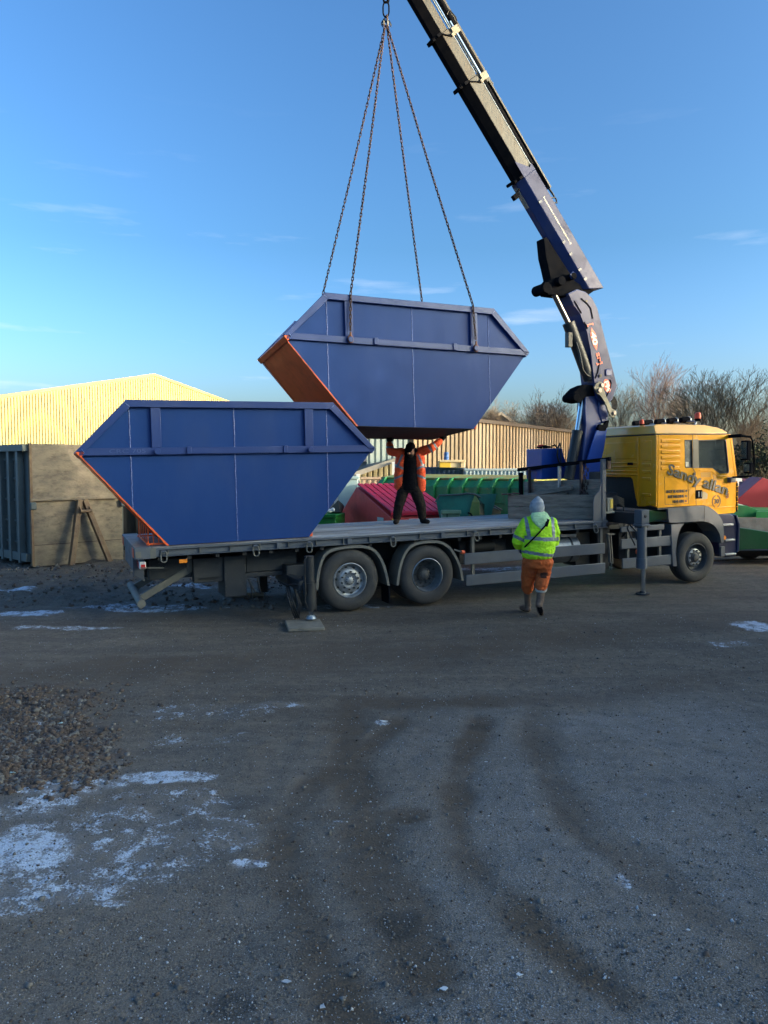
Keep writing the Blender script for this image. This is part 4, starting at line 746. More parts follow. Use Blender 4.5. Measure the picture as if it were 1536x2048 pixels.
# crane base, controls, front stabiliser ---------------------------------
mb = MB(); mb.box((5.36, .30, 1.02), (6.30, 2.15, 1.36)); mb.box((5.5, .85, 1.36), (6.2, 1.7, 1.72)); mb.cyl((5.85, 1.27, 1.7), (5.85, 1.27, 2.15), .30, n=28); mb.build('crane_base', M_greyd, T, bevel=.02)
mb = MB(); mb.box((5.50, -.50, 1.18), (5.66, 1.2, 1.40)); mb.box((5.48, -.62, 1.13), (5.68, -.46, 1.20)); sb_ = mb.build('stabiliser_beam', M_greyd, T, bevel=.01)
mb = MB(); mb.box((5.475, -.66, 1.20), (5.655, -.46, 1.465)); mb.box((5.46, -.68, 1.16), (5.67, -.44, 1.20)); mb.build('stabiliser_head', M_grey, T, bevel=.012)
mb = MB(); mb.cyl((5.565, -.572, 1.3), (5.565, -.672, 1.36), .028, n=14); mb.build('locking_pin_hole', M_under, T)
mb = MB(); mb.cyl((5.57, -.56, .40), (5.57, -.56, 1.20), .085, n=28); mb.cyl((5.57, -.56, .375), (5.57, -.56, .56), .098, n=28); mb.build('stabiliser_cylinder', M_grey, T, smooth=40)
mb = MB(); mb.cyl((5.605, -.56, gw(5.6, 0) + .02), (5.605, -.56, .40), .048, n=24); mb.build('stabiliser_rod', M_chrome, T, smooth=40)
mb = MB(); mb.lathe([(.001, .05), (.05, .05), (.06, .02), (.13, .012), (.13, -.01), (.001, -.01)], (0, 0, 0), 24); mb.v = [(p_[0] + 5.605, p_[2] - .56, p_[1] + gw(5.6, 0) + .005) for p_ in mb.v]; mb.build('stabiliser_foot', M_greyd, T, smooth=40)
mb = MB(); mb.box((5.34, .12, 1.40), (5.48, .3, 1.66)); mb.box((5.28, .1, 1.36), (5.52, .3, 1.40)); vb = mb.build('valve_block', mat('valve_block_grey', (.2, .2, .17), .6), T, bevel=.01)
mb = MB(); mb.box((5.41, .112, 1.46), (5.47, .12, 1.635)); mb.build('yellow_tag', M_laby, vb)
mb = MB()
for k in range(9):
    z = 1.50 + .018 * k; x0 = 5.48; mb.tube([(x0, .15 + .01 * k, z), (x0 + .12, .10 + .012 * k, z + .05), (x0 + .22 + .008 * k, .08 + .01 * k, z - .02), (x0 + .21 + .01 * k, .06 + .01 * k, 1.2), (x0 + .18 + .008 * k, .0 + .01 * k, .95 + .02 * (k % 3)), (x0 + .2, .1, .9)], .013, 6)
mb.tube([(5.58, -.2, 1.25), (5.5, -.35, 1.15), (5.52, -.47, 1.05), (5.5, -.5, .9)], .016, 6); mb.tube([(5.62, -.2, 1.25), (5.46, -.3, 1.1), (5.42, -.45, .95), (5.47, -.5, .8)], .014, 6)
mb.build('hydraulic_hoses', M_blkrub, T, smooth=60)
mb = MB()
for k in range(10): mb.tube([(5.22 + .03 * k, .02, 1.19), (5.235 + .03 * k, .0, 1.15), (5.25 + .03 * k, .02, 1.19)], .006, 5)
mb.build('coiled_air_line', M_blkrub, T, smooth=60)
# oil tank and levers
mb = MB(); mb.prism([(4.98, 2.0), (4.98, 2.64), (5.50, 2.65), (5.53, 2.5), (5.62, 2.33), (5.66, 2.0)], 1.75, 2.32); ot = mb.build('oil_tank', M_craneb, T, bevel=.012)
mb = MB(); mb.beam((5.02, 1.95, 2.70), (5.12, 1.9, 2.72), .04, .03); mb.build('red_lever', M_lens_r, ot); mb = MB(); mb.cyl((5.2, 2.0, 2.65), (5.2, 2.0, 2.72), .08, n=14); mb.box((5.1, 1.9, 2.66), (5.36, 2.1, 2.70)); mb.tube([(5.3, 1.9, 2.68), (5.38, 1.85, 2.72), (5.44, 1.85, 2.66)], .015); mb.build('tank_valve', M_black, ot)
mb = MB(); mb.tube([(5.34, 1.6, 2.75), (5.28, 1.6, 2.66), (5.26, 1.6, 2.5), (5.3, 1.6, 2.36), (5.4, 1.55, 2.25)], .018, 6); mb.tube([(5.36, 1.62, 2.72), (5.37, 1.62, 2.5), (5.35, 1.6, 2.3)], .012, 6); mb.build('side_hose', M_blkrub, T, smooth=60)
# crane -------------------------------------------------------------------
VA, VB = 1.06, 1.48
mb = MB(); mb.prism([(5.55, 1.7), (5.53, 2.1), (5.58, 2.7), (5.63, 3.1), (5.60, 3.45), (5.62, 3.72), (5.88, 3.72), (6.03, 3.2), (6.02, 2.7), (6.10, 2.1), (6.10, 1.7)], 1.14, 1.40); mb.build('crane_column', M_crane, T, bevel=.02)
for y0, y1 in ((1.05, 1.09), (1.45, 1.49)):
    mb = MB(); mb.prism([(5.40, 1.9), (5.56, 2.28), (5.72, 2.72), (5.822, 2.986), (6.103, 3.024), (6.02, 2.6), (5.93, 2.3), (5.90, 1.9)], y0, y1); mb.build('column_side_plate', M_craneb, T, bevel=.006)
mb = MB(); mb.prism([(5.86, 3.03), (5.90, 3.12), (6.02, 3.10), (6.08, 3.19), (6.15, 3.20), (6.12, 3.08), (6.05, 2.98), (5.90, 2.98)], 1.04, 1.10); mb.build('column_bracket', M_black, T, bevel=.006)
lb_ = [(5.135, 5.70), (5.35, 5.80), (5.555, 5.765), (5.72, 5.66), (5.848, 5.47), (6.10, 4.70), (6.364, 3.90), (6.24, 3.62), (6.10, 3.52), (5.98, 3.56), (5.866, 3.647), (5.774, 3.977), (5.683, 4.612), (5.581, 4.995), (5.42, 5.32), (5.25, 5.50)]
mb = MB(); mb.prism(lb_, VA, VB); lo = mb.build('lower_boom', [M_crane, M_crlit], T, smooth=0, bevel=.012)
for pl in lo.data.polygons: pl.material_index = 0
mb = MB(); mb.prism([(p_[0] * .985 + .0865, p_[1] * .985 + .071) for p_ in lb_], VA - .006, VA + .002); sf = mb.build('lower_boom_lit_face', M_crlit, lo, smooth=0, bevel=.003)  # thin overlay on the near face, its sunlit grey put into the colour
def line(pts, w_=.022, name='weld_seam', m_=M_black, par=None, y_=VA - .012):
    mb = MB()
    for a, b in zip(pts[:-1], pts[1:]): mb.beam((a[0], y_, a[1]), (b[0], y_, b[1]), w_, .012, up=(0, 1, 0))
    return mb.build(name, m_, par or T)
line([(5.44, 5.62), (5.60, 5.52), (5.68, 5.44), (5.73, 5.24)]); line([(5.28, 5.56), (5.45, 5.33)]); line([(5.52, 5.16), (5.60, 5.03)]); line([(5.88, 4.50), (5.90, 4.35), (5.86, 4.18), (5.80, 4.05)]); line([(6.17, 4.03), (6.20, 3.96), (6.18, 3.86), (6.05, 3.63)], .02)
mb = MB(); mb.box((6.05, VA - .03, 4.10), (6.20, VA, 4.24)); mb.build('boom_side_block', M_crane, T, bevel=.015)
mb = MB(); mb.cyl((5.92, VA - .03, 4.10), (5.92, VA, 4.10), .035, n=18); mb.cyl((5.58, VA - .012, 5.58), (5.58, VA, 5.58), .03, n=4); mb.build('pivot_cover', M_ext, T)
# '40 SP' and the oval badge
M1 = side(5.665, 5.16, -73, VA - .016)
mb = MB(); mb.add([(0.10, -.0, 0), (.24, .065, 0), (.44, .065, 0), (.58, 0, 0), (.44, -.065, 0), (.24, -.065, 0)], [(0, 5, 4, 3, 2, 1)]); mb.rot(M1 @ Matrix.Translation((0, 0, -.004))); d = mb.build('logo_diamond', M_logo, T, smooth=0, fix=False)
text('40', 'logo_number', .17, M1 @ Matrix.Translation((.20, -.058, .0)), M_logow, T, width=.27, bold=.005, ext=.002)
text('SP', 'logo_lettering', .115, M1 @ Matrix.Translation((.62, -.04, .0)), M_logo, T, width=.19, bold=.003, ext=.002)
text('[', 'logo_bracket', .16, M1 @ Matrix.Translation((.015, -.05, .0)), M_logo, T, bold=.005, ext=.002); text(']', 'logo_bracket', .16, M1 @ Matrix.Translation((.82, -.05, .0)), M_logo, T, bold=.005, ext=.002)
M2 = side(6.10, 3.90, -70, VA - .016)
mb = MB(); k = 28; mb.add([(.145 * math.cos(2 * math.pi * i / k), .088 * math.sin(2 * math.pi * i / k), 0) for i in range(k)], [tuple(range(k))]); mb.rot(M2 @ Matrix.Translation((0, 0, -.004))); mb.build('oval_badge', M_logo, T, smooth=0, fix=False)
text('PM', 'badge_lettering', .15, M2 @ Matrix.Translation((-.105, -.052, .0)), M_logow, T, width=.21, bold=.007, ext=.002)
# link arms with pins
for y0 in (1.0, 1.50):
    mb = MB(); mb.prism([(5.72, 3.86), (5.80, 3.95), (5.88, 3.985), (5.955, 3.95), (5.965, 3.85), (6.02, 3.72), (6.18, 3.44), (6.29, 3.40), (6.31, 3.31), (6.24, 3.25), (6.14, 3.28), (6.00, 3.56), (5.88, 3.70), (5.80, 3.73), (5.76, 3.80)], y0, y0 + .035); q = mb.build('link_arm', mat('link_ochre_grey', (.19, .175, .13), .5, .1, dirt=MUD, dirt_amt=.4), T, bevel=.006)
    for (a, b, r_) in ((5.918, 3.906, .042), (5.855, 3.80, .046), (6.234, 3.345, .042)): mb = MB(); mb.cyl((a, y0 - .035, b), (a, y0 + .05, b), r_, n=20); mb.build('pin', mat('pin_pale_steel', (.38, .30, .26), .45, .4), q, bevel=.006)
mb = MB(); mb.prism([(5.94, 3.60), (6.08, 3.60), (6.20, 3.32), (6.16, 3.15), (6.03, 3.14), (5.95, 3.35)], 1.12, 1.40); mb.build('rear_link', M_crane, T, bevel=.02)
mb = MB(); mb.cyl((5.36, 1.08, 3.66), (5.36, 1.46, 3.66), .085, n=24); mb.prism([(5.30, 3.74), (5.44, 3.86), (5.62, 3.93), (5.80, 3.92), (5.86, 3.70), (5.62, 3.68), (5.48, 3.55), (5.36, 3.57), (5.28, 3.64)], 1.12, 1.42); mb.build('cylinder_knuckle', M_black, T, bevel=.015)
mb = MB(); mb.cyl((5.30, 1.27, 2.0), (5.525, 1.27, 2.975), .108, n=28); mb.cyl((5.515, 1.27, 2.93), (5.53, 1.27, 2.99), .116, n=28); lc = mb.build('main_lift_cylinder', M_cyl, T, smooth=40)
mb = MB(); mb.cyl((5.525, 1.27, 2.97), (5.66, 1.27, 3.70), .060, n=26); mb.build('cylinder_rod', M_chrome, lc, smooth=40)
mb = MB(); mb.cyl((5.245, 1.20, 5.16), (5.70, 1.20, 4.18), .125, n=28); mb.cyl((5.62, 1.20, 4.33), (5.76, 1.2, 4.03), .11, n=24); mb.box((5.16, 1.08, 4.66), (5.26, 1.2, 4.95)); uc_ = mb.build('boom_lift_cylinder', M_cyl, T, smooth=40, bevel=.006)
mb = MB(); mb.cyl((4.86, 1.20, 5.76), (5.25, 1.20, 5.14), .055, n=24); mb.build('cylinder_rod', mat('bronze_grey_rod', (.30, .25, .22), .3, .9), uc_, smooth=40)
mb = MB(); mb.tube([(5.36, 1.1, 4.75), (5.40, 1.05, 4.55), (5.41, 1.0, 4.35), (5.44, 1.0, 4.20), (5.54, 1.0, 4.10), (5.66, 1.05, 4.08)], .022, 8); mb.tube([(5.33, 1.12, 4.85), (5.66, 1.12, 4.15)], .010, 6); mb.build('cylinder_hose', M_blkrub, T, smooth=60)
mb = MB()
for k in range(6): mb.tube([(6.20, 1.10 + .05 * k, 3.66), (6.30 + .02 * k, 1.08 + .05 * k, 3.69 - .008 * k), (6.38 + .018 * k, 1.08 + .05 * k, 3.58), (6.38 + .016 * k, 1.08 + .05 * k, 3.45), (6.28, 1.10 + .05 * k, 3.36), (6.22, 1.12 + .05 * k, 3.37)], .012, 6)
mb.build('hose_loops', M_blkrub, T, smooth=60)
# elbow linkage under the upper boom
mb = MB(); mb.cyl((4.64, 1.06, 5.78), (4.64, 1.46, 5.78), .105, n=26); mb.prism([(4.62, 6.75), (4.68, 6.78), (5.36, 5.98), (5.62, 5.86), (5.86, 5.83), (5.62, 5.68), (5.30, 5.66), (5.00, 5.66), (4.72, 5.67), (4.60, 5.80), (4.78, 5.98), (4.72, 6.20), (4.66, 6.40)], 1.14, 1.40); mb.cyl((4.96, 1.02, 5.93), (4.96, 1.5, 5.93), .09, n=22); mb.cyl((5.24, 1.0, 6.04), (5.24, 1.5, 6.04), .065, n=22); mb.cyl((5.52, 1.08, 5.72), (5.52, 1.46, 5.72), .08, n=20); mb.build('elbow_linkage', M_black, T, bevel=.012)
mb = MB(); mb.tube([(5.17, 1.03, 6.06), (5.22, 1.03, 6.12), (5.29, 1.03, 6.07), (5.27, 1.03, 6.0), (5.20, 1.03, 5.99)], .02, 8, closed=True); mb.build('elbow_pin_ring', M_crane, T, smooth=60)
# telescopic boom: hexagonal sections along the boom axis
P0b, P1b = Vector((5.74, 0, 5.88)), Vector((2.04, 0, 10.66)); ax = (P1b - P0b).normalized(); nb = Vector((ax.z, 0, -ax.x))      # nb points to the upper right side
vc = 1.27
def boom_section(name, a0, a1, h0, h1, hw, m_side, m_dark, cut=0., lip=0.):
    # cross-section: near flat side, sloped lower flanks; h measured along nb, a along ax from P0b
    sec = [(-hw, h1), (hw, h1), (hw, h0 + .14), (hw * .35, h0), (-hw * .35, h0), (-hw, h0 + .14)]
    mb = MB(); vs_ = []
    for a in (a0, a1):
        for (q, h) in sec:
            sl_ = cut * (h - h0) if a == a0 else (lip * (h - h0) if lip else 0)
            p_ = P0b + ax * (a - sl_) + nb * h; vs_.append((p_.x, vc + q, p_.z))
    n_ = 6; fs = [(i, (i + 1) % n_, (i + 1) % n_ + n_, i + n_) for i in range(n_)] + [tuple(range(n_ - 1, -1, -1)), tuple(range(n_, 2 * n_))]
    mb.add(vs_, fs); o = mb.build(name, [m_side, m_dark], T, smooth=0, bevel=.010)
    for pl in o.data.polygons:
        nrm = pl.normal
        if nrm.dot(nb) < -.3: pl.material_index = 1  # flanks turned downward take the darker material, their shade painted in
    return o
def ac(p): q = Vector((p[0], 0, p[1])) - P0b; return q.dot(ax), q.dot(nb)
boom_section('upper_boom', .10, 2.52, -.235, .215, .21, M_crlit, M_crane, cut=.62)
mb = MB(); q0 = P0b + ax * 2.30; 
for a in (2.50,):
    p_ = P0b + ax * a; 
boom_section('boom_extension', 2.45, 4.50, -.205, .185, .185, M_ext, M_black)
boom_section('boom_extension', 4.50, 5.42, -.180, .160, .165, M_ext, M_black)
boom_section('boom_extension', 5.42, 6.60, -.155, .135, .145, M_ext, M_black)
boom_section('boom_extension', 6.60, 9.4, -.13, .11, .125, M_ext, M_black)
# triangular cheek where the blue outer boom meets the first extension
mb = MB(); pp = [P0b + ax * 2.52 + nb * -.10, P0b + ax * 2.86 + nb * -.10, P0b + ax * 2.60 + nb * .13, P0b + ax * 2.66 + nb * .20, P0b + ax * 2.52 + nb * .215]; mb.prism([(p_.x, p_.z) for p_ in pp], vc - .212, vc - .195); mb.build('boom_cheek_plate', M_crlit, T, smooth=0)
for a, hw, h0, h1 in ((2.56, .225, -.25, 0), (4.50, .20, -.22, .185), (5.42, .18, -.195, .16), (6.60, .16, -.17, .14)):
    mb = MB()
    def bx(a0, a1, hh0, hh1, q0_, q1_):
        vs_ = []
        for aa in (a0, a1):
            for (q, h) in ((q0_, hh0), (q1_, hh0), (q1_, hh1), (q0_, hh1)): p_ = P0b + ax * aa + nb * h; vs_.append((p_.x, vc + q, p_.z))
        mb.add(vs_, [(0, 3, 2, 1), (4, 5, 6, 7), (0, 1, 5, 4), (1, 2, 6, 5), (2, 3, 7, 6), (3, 0, 4, 7)])
    bx(a - .03, a + .03, h0 - .035, h0 + .03, -hw * .6, hw * .6); bx(a - .03, a + .02, h0 + .03, h0 + .12, -hw - .012, -hw + .02); bx(a - .03, a + .02, h0 + .03, h0 + .12, hw - .02, hw + .012)
    # slanted collar edge across the near side
    p1 = P0b + ax * a + nb * (h0 + .12); p2 = P0b + ax * (a - .13) + nb * (h1 - .06); p3 = P0b + ax * (a - .10) + nb * (h1 + .02)
    if h1: mb.beam((p1.x, vc - hw, p1.z), (p2.x, vc - hw, p2.z), .02, .02, up=(0, 1, 0)); mb.beam((p2.x, vc - hw, p2.z), (p3.x, vc - hw, p3.z), .02, .02, up=(0, 1, 0))
    mb.build('boom_collar', M_black, T, bevel=.004)
    if h1:
        mb = MB(); bx(a - .15, a - .02, h1 + .0, h1 + .17, -hw - .02, -hw + .08); bx(a - .16, a - .10, h1 - .05, h1 + .02, -hw - .02, -hw + .06); mb.build('cylinder_bracket', mat('bracket_dusty_tan', (.24, .21, .16), .6, .1, dirt=MUD, dirt_amt=.4), T, bevel=.008)
def rod(name, a0, a1, h, q, r_, m_):
    p_, p2 = P0b + ax * a0 + nb * h, P0b + ax * a1 + nb * h; mb = MB(); mb.cyl((p_.x, vc + q, p_.z), (p2.x, vc + q, p2.z), r_, n=18); return mb.build(name, m_, T, smooth=45)
rod('extension_cylinder', 2.62, 4.52, .27, -.09, .062, M_black); rod('extension_cylinder', 4.4, 7.6, .32, -.12, .055, M_black); rod('extension_rod', 4.42, 5.5, .245, -.15, .036, M_chrome); rod('extension_rod', 5.3, 9.0, .215, -.13, .028, M_chrome)
rod('edge_guide_strip', 2.6, 4.42, .195, -.175, .012, M_galv); rod('edge_guide_strip', 4.55, 9.0, .165, -.155, .012, M_galv)
mb = MB(); bx(2.05, 4.30, .345, .375, -.16, .10); bx(4.3, 9.2, .375, .40, -.14, .08); bx(2.05, 4.3, .28, .345, .08, .10); bx(4.3, 9.2, .31, .40, -.155, -.14); mb.build('hose_tray', M_ext, T, smooth=0)
rod('hydraulic_pipe', 4.3, 9.0, .37, -.03, .03, M_black); rod('hydraulic_pipe', 2.1, 4.5, .335, -.10, .028, M_black); rod('hydraulic_pipe', 2.1, 4.35, .325, -.03, .018, M_redrust)
rod('hydraulic_pipe', 4.2, 9.0, .435, -.05, .022, M_black)
def bp3(a, h, q): p_ = P0b + ax * a + nb * h; return (p_.x, vc + q, p_.z)
mb = MB(); mb.tube([bp3(2.12, .34, -.12), bp3(1.90, .35, -.13), bp3(1.86, .30, -.16), bp3(1.90, .20, -.2)], .015, 7); mb.tube([bp3(2.1, .37, -.06), bp3(1.80, .39, -.08), bp3(1.74, .33, -.12), bp3(1.80, .2, -.2)], .015, 7); mb.tube([bp3(4.42, .44, -.05), bp3(4.22, .47, -.06), bp3(4.18, .42, -.06), bp3(4.26, .36, -.04)], .015, 7)
mb.tube([bp3(5.28, .12, -.18), bp3(5.36, .33, -.19), bp3(5.50, .39, -.18), bp3(5.66, .35, -.18), bp3(5.62, .26, -.18)], .013, 7); mb.build('boom_hose_ends', M_blkrub, T, smooth=60)
mb = MB(); mb.tube([bp3(2.40, -.24, -.10), bp3(2.36, -.34, -.10)], .02, 8); bx(2.28, 2.38, -.48, -.34, -.15, -.06); mb.build('boom_work_lamp', M_black, T, bevel=.006)
mb = MB(); bx(2.0, 2.44, -.243, -.236, -.06, .06); mb.build('boom_wear_strip', M_galv, T)
for a in (1.95, 1.05, .78, .42, .2):   # small lugs along the flank edge
    mb = MB(); bx(a, a + .05, -.11, -.03, -.225, -.208); mb.build('boom_lug', M_navy, T, bevel=.004)
for k in range(28):                     # the fine white line of lettering along the boom, too small to read
    pass
mb = MB(); rr = random.Random(3); a = 1.98
while a > .98:
    w_ = rr.uniform(.012, .03); hh = .02 + rr.uniform(-.003, .012); bx(a - w_, a, .055 - hh / 2, .055 + hh / 2, -.213, -.210); a -= w_ + .009
bx(1.99, 2.0, .03, .085, -.213, -.210); bx(.955, .965, .03, .085, -.213, -.210)
mb.build('illegible_boom_lettering', M_label, T, smooth=0)

# ------------------------------------------------------------------ rear stabiliser pads
def pad(cx_, cy_, rz, label, sx_=.30, sy_=.28, h=.055):
    mb = MB(); mb.box((-sx_, -sy_, 0), (sx_, sy_, h)); o = mb.build('stabiliser_pad', M_conc, None, bevel=.012); o.location = (cx_, cy_, gz(cx_, cy_) + .0); o.rotation_euler = (0, 0, rz)
    return tag(o, label, 'pad')
pad(-1.20, 11.18, R(12), 'dusty square grey board under the near rear stabiliser leg', .27, .30); pad(-2.5, 13.65, R(15), 'dark square board under the far rear stabiliser leg', .27, .22, .08)
VSs = -.49
mb = MB(); mb.cyl((-.845, VSs, .60), (-.845, VSs, 1.03), .072, n=26); mb.cyl((-.845, VSs, .22), (-.845, VSs, .62), .088, n=26); mb.cyl((-.845, VSs, .18), (-.845, VSs, .22), .06, n=20); rs_ = mb.build('rear_stabiliser_cylinder', M_cyl, T, smooth=40)
mb = MB(); mb.cyl((-.86, VSs, .09), (-.86, VSs, .2), .018, n=12); mb.cyl((-.82, VSs, .09), (-.82, VSs, .2), .018, n=12); mb.build('rear_stabiliser_rod', M_chrome, T, smooth=40)
mb = MB(); mb.lathe([(.001, .05), (.06, .045), (.085, .0), (.001, 0)], (0, 0, 0), 22); mb.v = [(p_[0] - .84, p_[2] + VSs, p_[1] + .065) for p_ in mb.v]; mb.build('rear_stabiliser_foot', M_galv, T, smooth=40)
mb = MB(); mb.box((-1.02, VSs + .0, .50), (-.90, .9, .66)); mb.box((-1.0, .25, .56), (-.68, 2.0, .80)); mb.box((-.95, VSs - .02, .47), (-.90, VSs + .1, .72)); mb.box((-.965, VSs - .07, .44), (-.92, VSs - .02, .62)); mb.build('rear_stabiliser_beam', M_greyd, T, bevel=.01)
mb = MB(); mb.box((-1.05, 1.9, .1), (-.9, 2.1, .95)); mb.build('far_rear_stabiliser', M_greyd, T, bevel=.01)
mb = MB()
mb.tube([(-.86, VSs - .06, 1.02), (-.90, VSs - .08, 1.04), (-.945, VSs - .09, .98), (-.95, VSs - .09, .70), (-.94, VSs - .09, .5), (-.96, VSs - .09, .36), (-.92, VSs - .08, .25)], .012, 7)
for k in range(3): mb.tube([(-1.0, .2, .62), (-1.08, -.1, .60 - .02 * k), (-1.18 + .03 * k, -.35, .50), (-1.12 + .03 * k, -.42, .2), (-1.06 + .03 * k, -.38, .07), (-.98 + .02 * k, -.30, .25), (-1.0, -.1, .55)], .014, 7)
mb.tube([(-.92, VSs - .05, .56), (-1.05, VSs + .1, .60), (-1.15, VSs + .25, .56), (-1.2, .0, .6)], .016, 7)
mb.tube([(-1.6, .4, .62), (-1.5, .35, .40), (-1.4, .4, .36), (-1.42, .5, .6)], .014, 7); mb.tube([(-1.55, .42, .55), (-1.53, .4, .25), (-1.45, .42, .3)], .012, 7)
mb.build('stabiliser_hoses', M_blkrub, T, smooth=60)
mb = MB()
for k in range(18): z = .62 - .028 * k; mb.tube([(-.70 + (.012 * math.cos(a) if k % 2 else 0), VSs + .18 + (0 if k % 2 else .012 * math.cos(a)), z + .02 * math.sin(a)) for a in np.linspace(0, 6.283, 8)[:-1]], .005, 5, closed=True)
mb.build('stabiliser_chain', M_nut, T, smooth=60)

# ------------------------------------------------------------------ the two skips
SW = 1.72
def skip(M, label, serial=True):
    r0 = empty('builders_skip', label, 'skip', M, 'blue skips with an orange end')
    xs_ = [0., .72, 2.24, 3.73, 4.52]
    top = lambda x: .72 * min(x / .69, 1) if x < .69 else (.72 if x < 3.82 else .72 * (4.52 - x) / .70)
    bot = lambda x: -1.40 * min(x / 1.21, 1) if x < 1.21 else (-1.40 if x < 3.38 else -1.40 * (4.52 - x) / 1.14)
    for y0, y1 in ((0, .008), (SW - .008, SW)):
        for a, b in zip(xs_[:-1], xs_[1:]):
            kx = sorted({a + .003, b - .003} | {x for x in (.69, 1.21, 3.38, 3.82) if a < x < b})
            up = [(x, top(x)) for x in kx]; dn = [(x, bot(x)) for x in kx][::-1]
            # a faintly dished plate: extra inner columns let the sheet wander a few millimetres
            mb = MB(); mb.prism(up + dn, y0, y1); mb.build('side_panel', M_blue, r0, smooth=0)
        for x in xs_[1:-1]:
            s_ = -1 if y0 < 1 else 1; yy = y0 if y0 < 1 else y1
            mb = MB(); k = 26; z0, z1 = bot(x), top(x); mb.tube([(x + .0035 * math.sin(i * 2.3), yy + s_ * .002, z0 + (z1 - z0) * i / k) for i in range(k + 1)], .0062, 5); mb.build('weld_bead', M_weld, r0, smooth=60)
    # rim
    for yy, s_ in ((0, -1), (SW, 1)):
        pl = [(0, 0), (.69, .72), (3.82, .72), (4.52, 0)]
        for i in range(3):
            a, b = pl[i], pl[i + 1]; d = Vector((b[0] - a[0], b[1] - a[1])).normalized(); nrm = Vector((-d.y, d.x)); w_ = .10
            e0 = d * (-.02 if i else -.02); e1 = d * .02
            mb = MB(); q = [(a[0] + nrm.x * .02 + e0.x, a[1] + nrm.y * .02 + e0.y), (b[0] + nrm.x * .02 + e1.x, b[1] + nrm.y * .02 + e1.y), (b[0] - nrm.x * w_, b[1] - nrm.y * w_), (a[0] - nrm.x * w_, a[1] - nrm.y * w_)]
            if i == 0: q[2] = (.69 + .045, .72 - .085); q[3] = (.05 + .05, -.045 + .05)
            if i == 1: q[3] = (.69 + .045, .72 - .085); q[2] = (3.82 - .045, .72 - .085)
            if i == 2: q[3] = (3.82 - .045, .72 - .085); q[2] = (4.42, .005)
            mb.prism(q, yy, yy + s_ * .065); mb.build('rim', M_blue2, r0, bevel=.006)
        mb = MB(); mb.box((.02, yy, -.055), (4.50, yy + s_ * .055, .05)); mb.box((1.52, yy + s_ * .055, -.045), (3.02, yy + s_ * .062, .045)); mb.build('waist_rail', M_blue2, r0, bevel=.008)
        for x in (1.545, 3.02): mb = MB(); mb.box((x - .035, yy + s_ * .04, -.05), (x + .035, yy + s_ * .085, .062)); mb.build('rail_bracket', M_blue2, r0, bevel=.006)
        for x in (1.085, 3.42):
            mb = MB(); mb.box((x - .07, yy, .05), (x + .07, yy + s_ * .05, .64)); mb.build('upright_post', M_blue2, r0, bevel=.006)
            mb = MB(); mb.cyl((x, yy + s_ * .05, -.005), (x, yy + s_ * .12, -.005), .036, n=18); mb.cyl((x, yy + s_ * .115, -.005), (x, yy + s_ * .128, -.005), .046, n=18); mb.build('lifting_lug', M_blue2, r0, bevel=.004)
        for (a, b) in (((.66, .70), (.735, .635)), ((3.85, .70), (3.775, .635)), ((.10, -.02), (.06, .045))):
            mb = MB(); mb.beam((a[0], yy + s_ * .066, a[1]), (b[0], yy + s_ * .066, b[1]), .006, .006, up=(0, 1, 0)); mb.build('weld_bead', M_weld, r0)
    # ends
    def endwall(pts, m_, name):
        mb = MB(); a, b = Vector(pts[0]), Vector(pts[1]); d = (b - a).normalized(); nr = Vector((-d.y, d.x)) * .008; mb.prism([tuple(a), tuple(b), tuple(b + nr), tuple(a + nr)], .009, SW - .009); return mb.build(name, m_, r0, smooth=0)
    endwall([(.012, -.014), (1.205, -1.395)], M_orange, 'end_panel'); endwall([(4.508, -.014), (3.385, -1.395)], M_blue, 'end_panel')
    mb = MB(); mb.prism([(-.022, -.015), (.035, .05), (.10, -.01), (.045, -.085)], -.055, SW + .055); mb.build('end_lip', M_orange, r0, bevel=.006)
    mb = MB(); mb.prism([(4.545, -.02), (4.49, .05), (4.42, -.01), (4.475, -.085)], -.055, SW + .055); mb.build('end_lip', M_blue2, r0, bevel=.006)
    mb = MB(); mb.prism([(.075, -.11), (.055, -.085), (.03, -.04), (1.215, -1.405), (1.18, -1.405)], -.004, .006); mb.prism([(.075, -.11), (.055, -.085), (.03, -.04), (1.215, -1.405), (1.18, -1.405)], SW - .006, SW + .004); mb.build('end_flange', M_orange, r0, smooth=0)
    mb = MB(); mb.box((1.20, .01, -1.408), (3.39, SW - .01, -1.398)); mb.build('floor_plate', M_rust, r0)
    for x in (1.30, 1.85, 2.4, 2.95, 3.30): mb = MB(); mb.box((x - .03, .03, -1.4095), (x + .03, SW - .03, -1.4082)); mb.build('floor_patch', M_rust, r0)
    # red cage feet under the sloping ends
    for y_ in (.14, SW - .14):
        for k in range(4):
            x = .93 + k * .075; zt = -1.157 * x - .03
            mb = MB(); mb.beam((x, y_, zt), (x, y_, -1.39), .014, .014, up=(1, 0, 0)); mb.build('foot_bar', M_orange, r0)
        mb = MB(); mb.beam((.90, y_, -1.385), (1.19, y_, -1.385), .03, .025); mb.build('foot_runner', M_orange, r0)
    for k in range(6):
        mb = MB(); y_ = .14 + (SW - .28) * k / 5; mb.beam((.925, y_, -1.115), (.925, y_, -1.385), .012, .012, up=(1, 0, 0)); mb.build('foot_bar', M_orange, r0)
    mb = MB(); mb.beam((.925, .1, -1.385), (.925, SW - .1, -1.385), .02, .02); mb.build('foot_runner', M_orange, r0)
    for y_ in (.06, SW - .06): mb = MB(); mb.beam((3.44, y_, -1.33), (3.44, y_, -1.40), .05, .04, up=(1, 0, 0)); mb.build('foot_block', M_orange, r0)
    return r0
s1 = skip(MT @ Matrix.Translation((-4.05, .08, 2.664)), 'dark blue skip standing on the rear of the lorry deck')
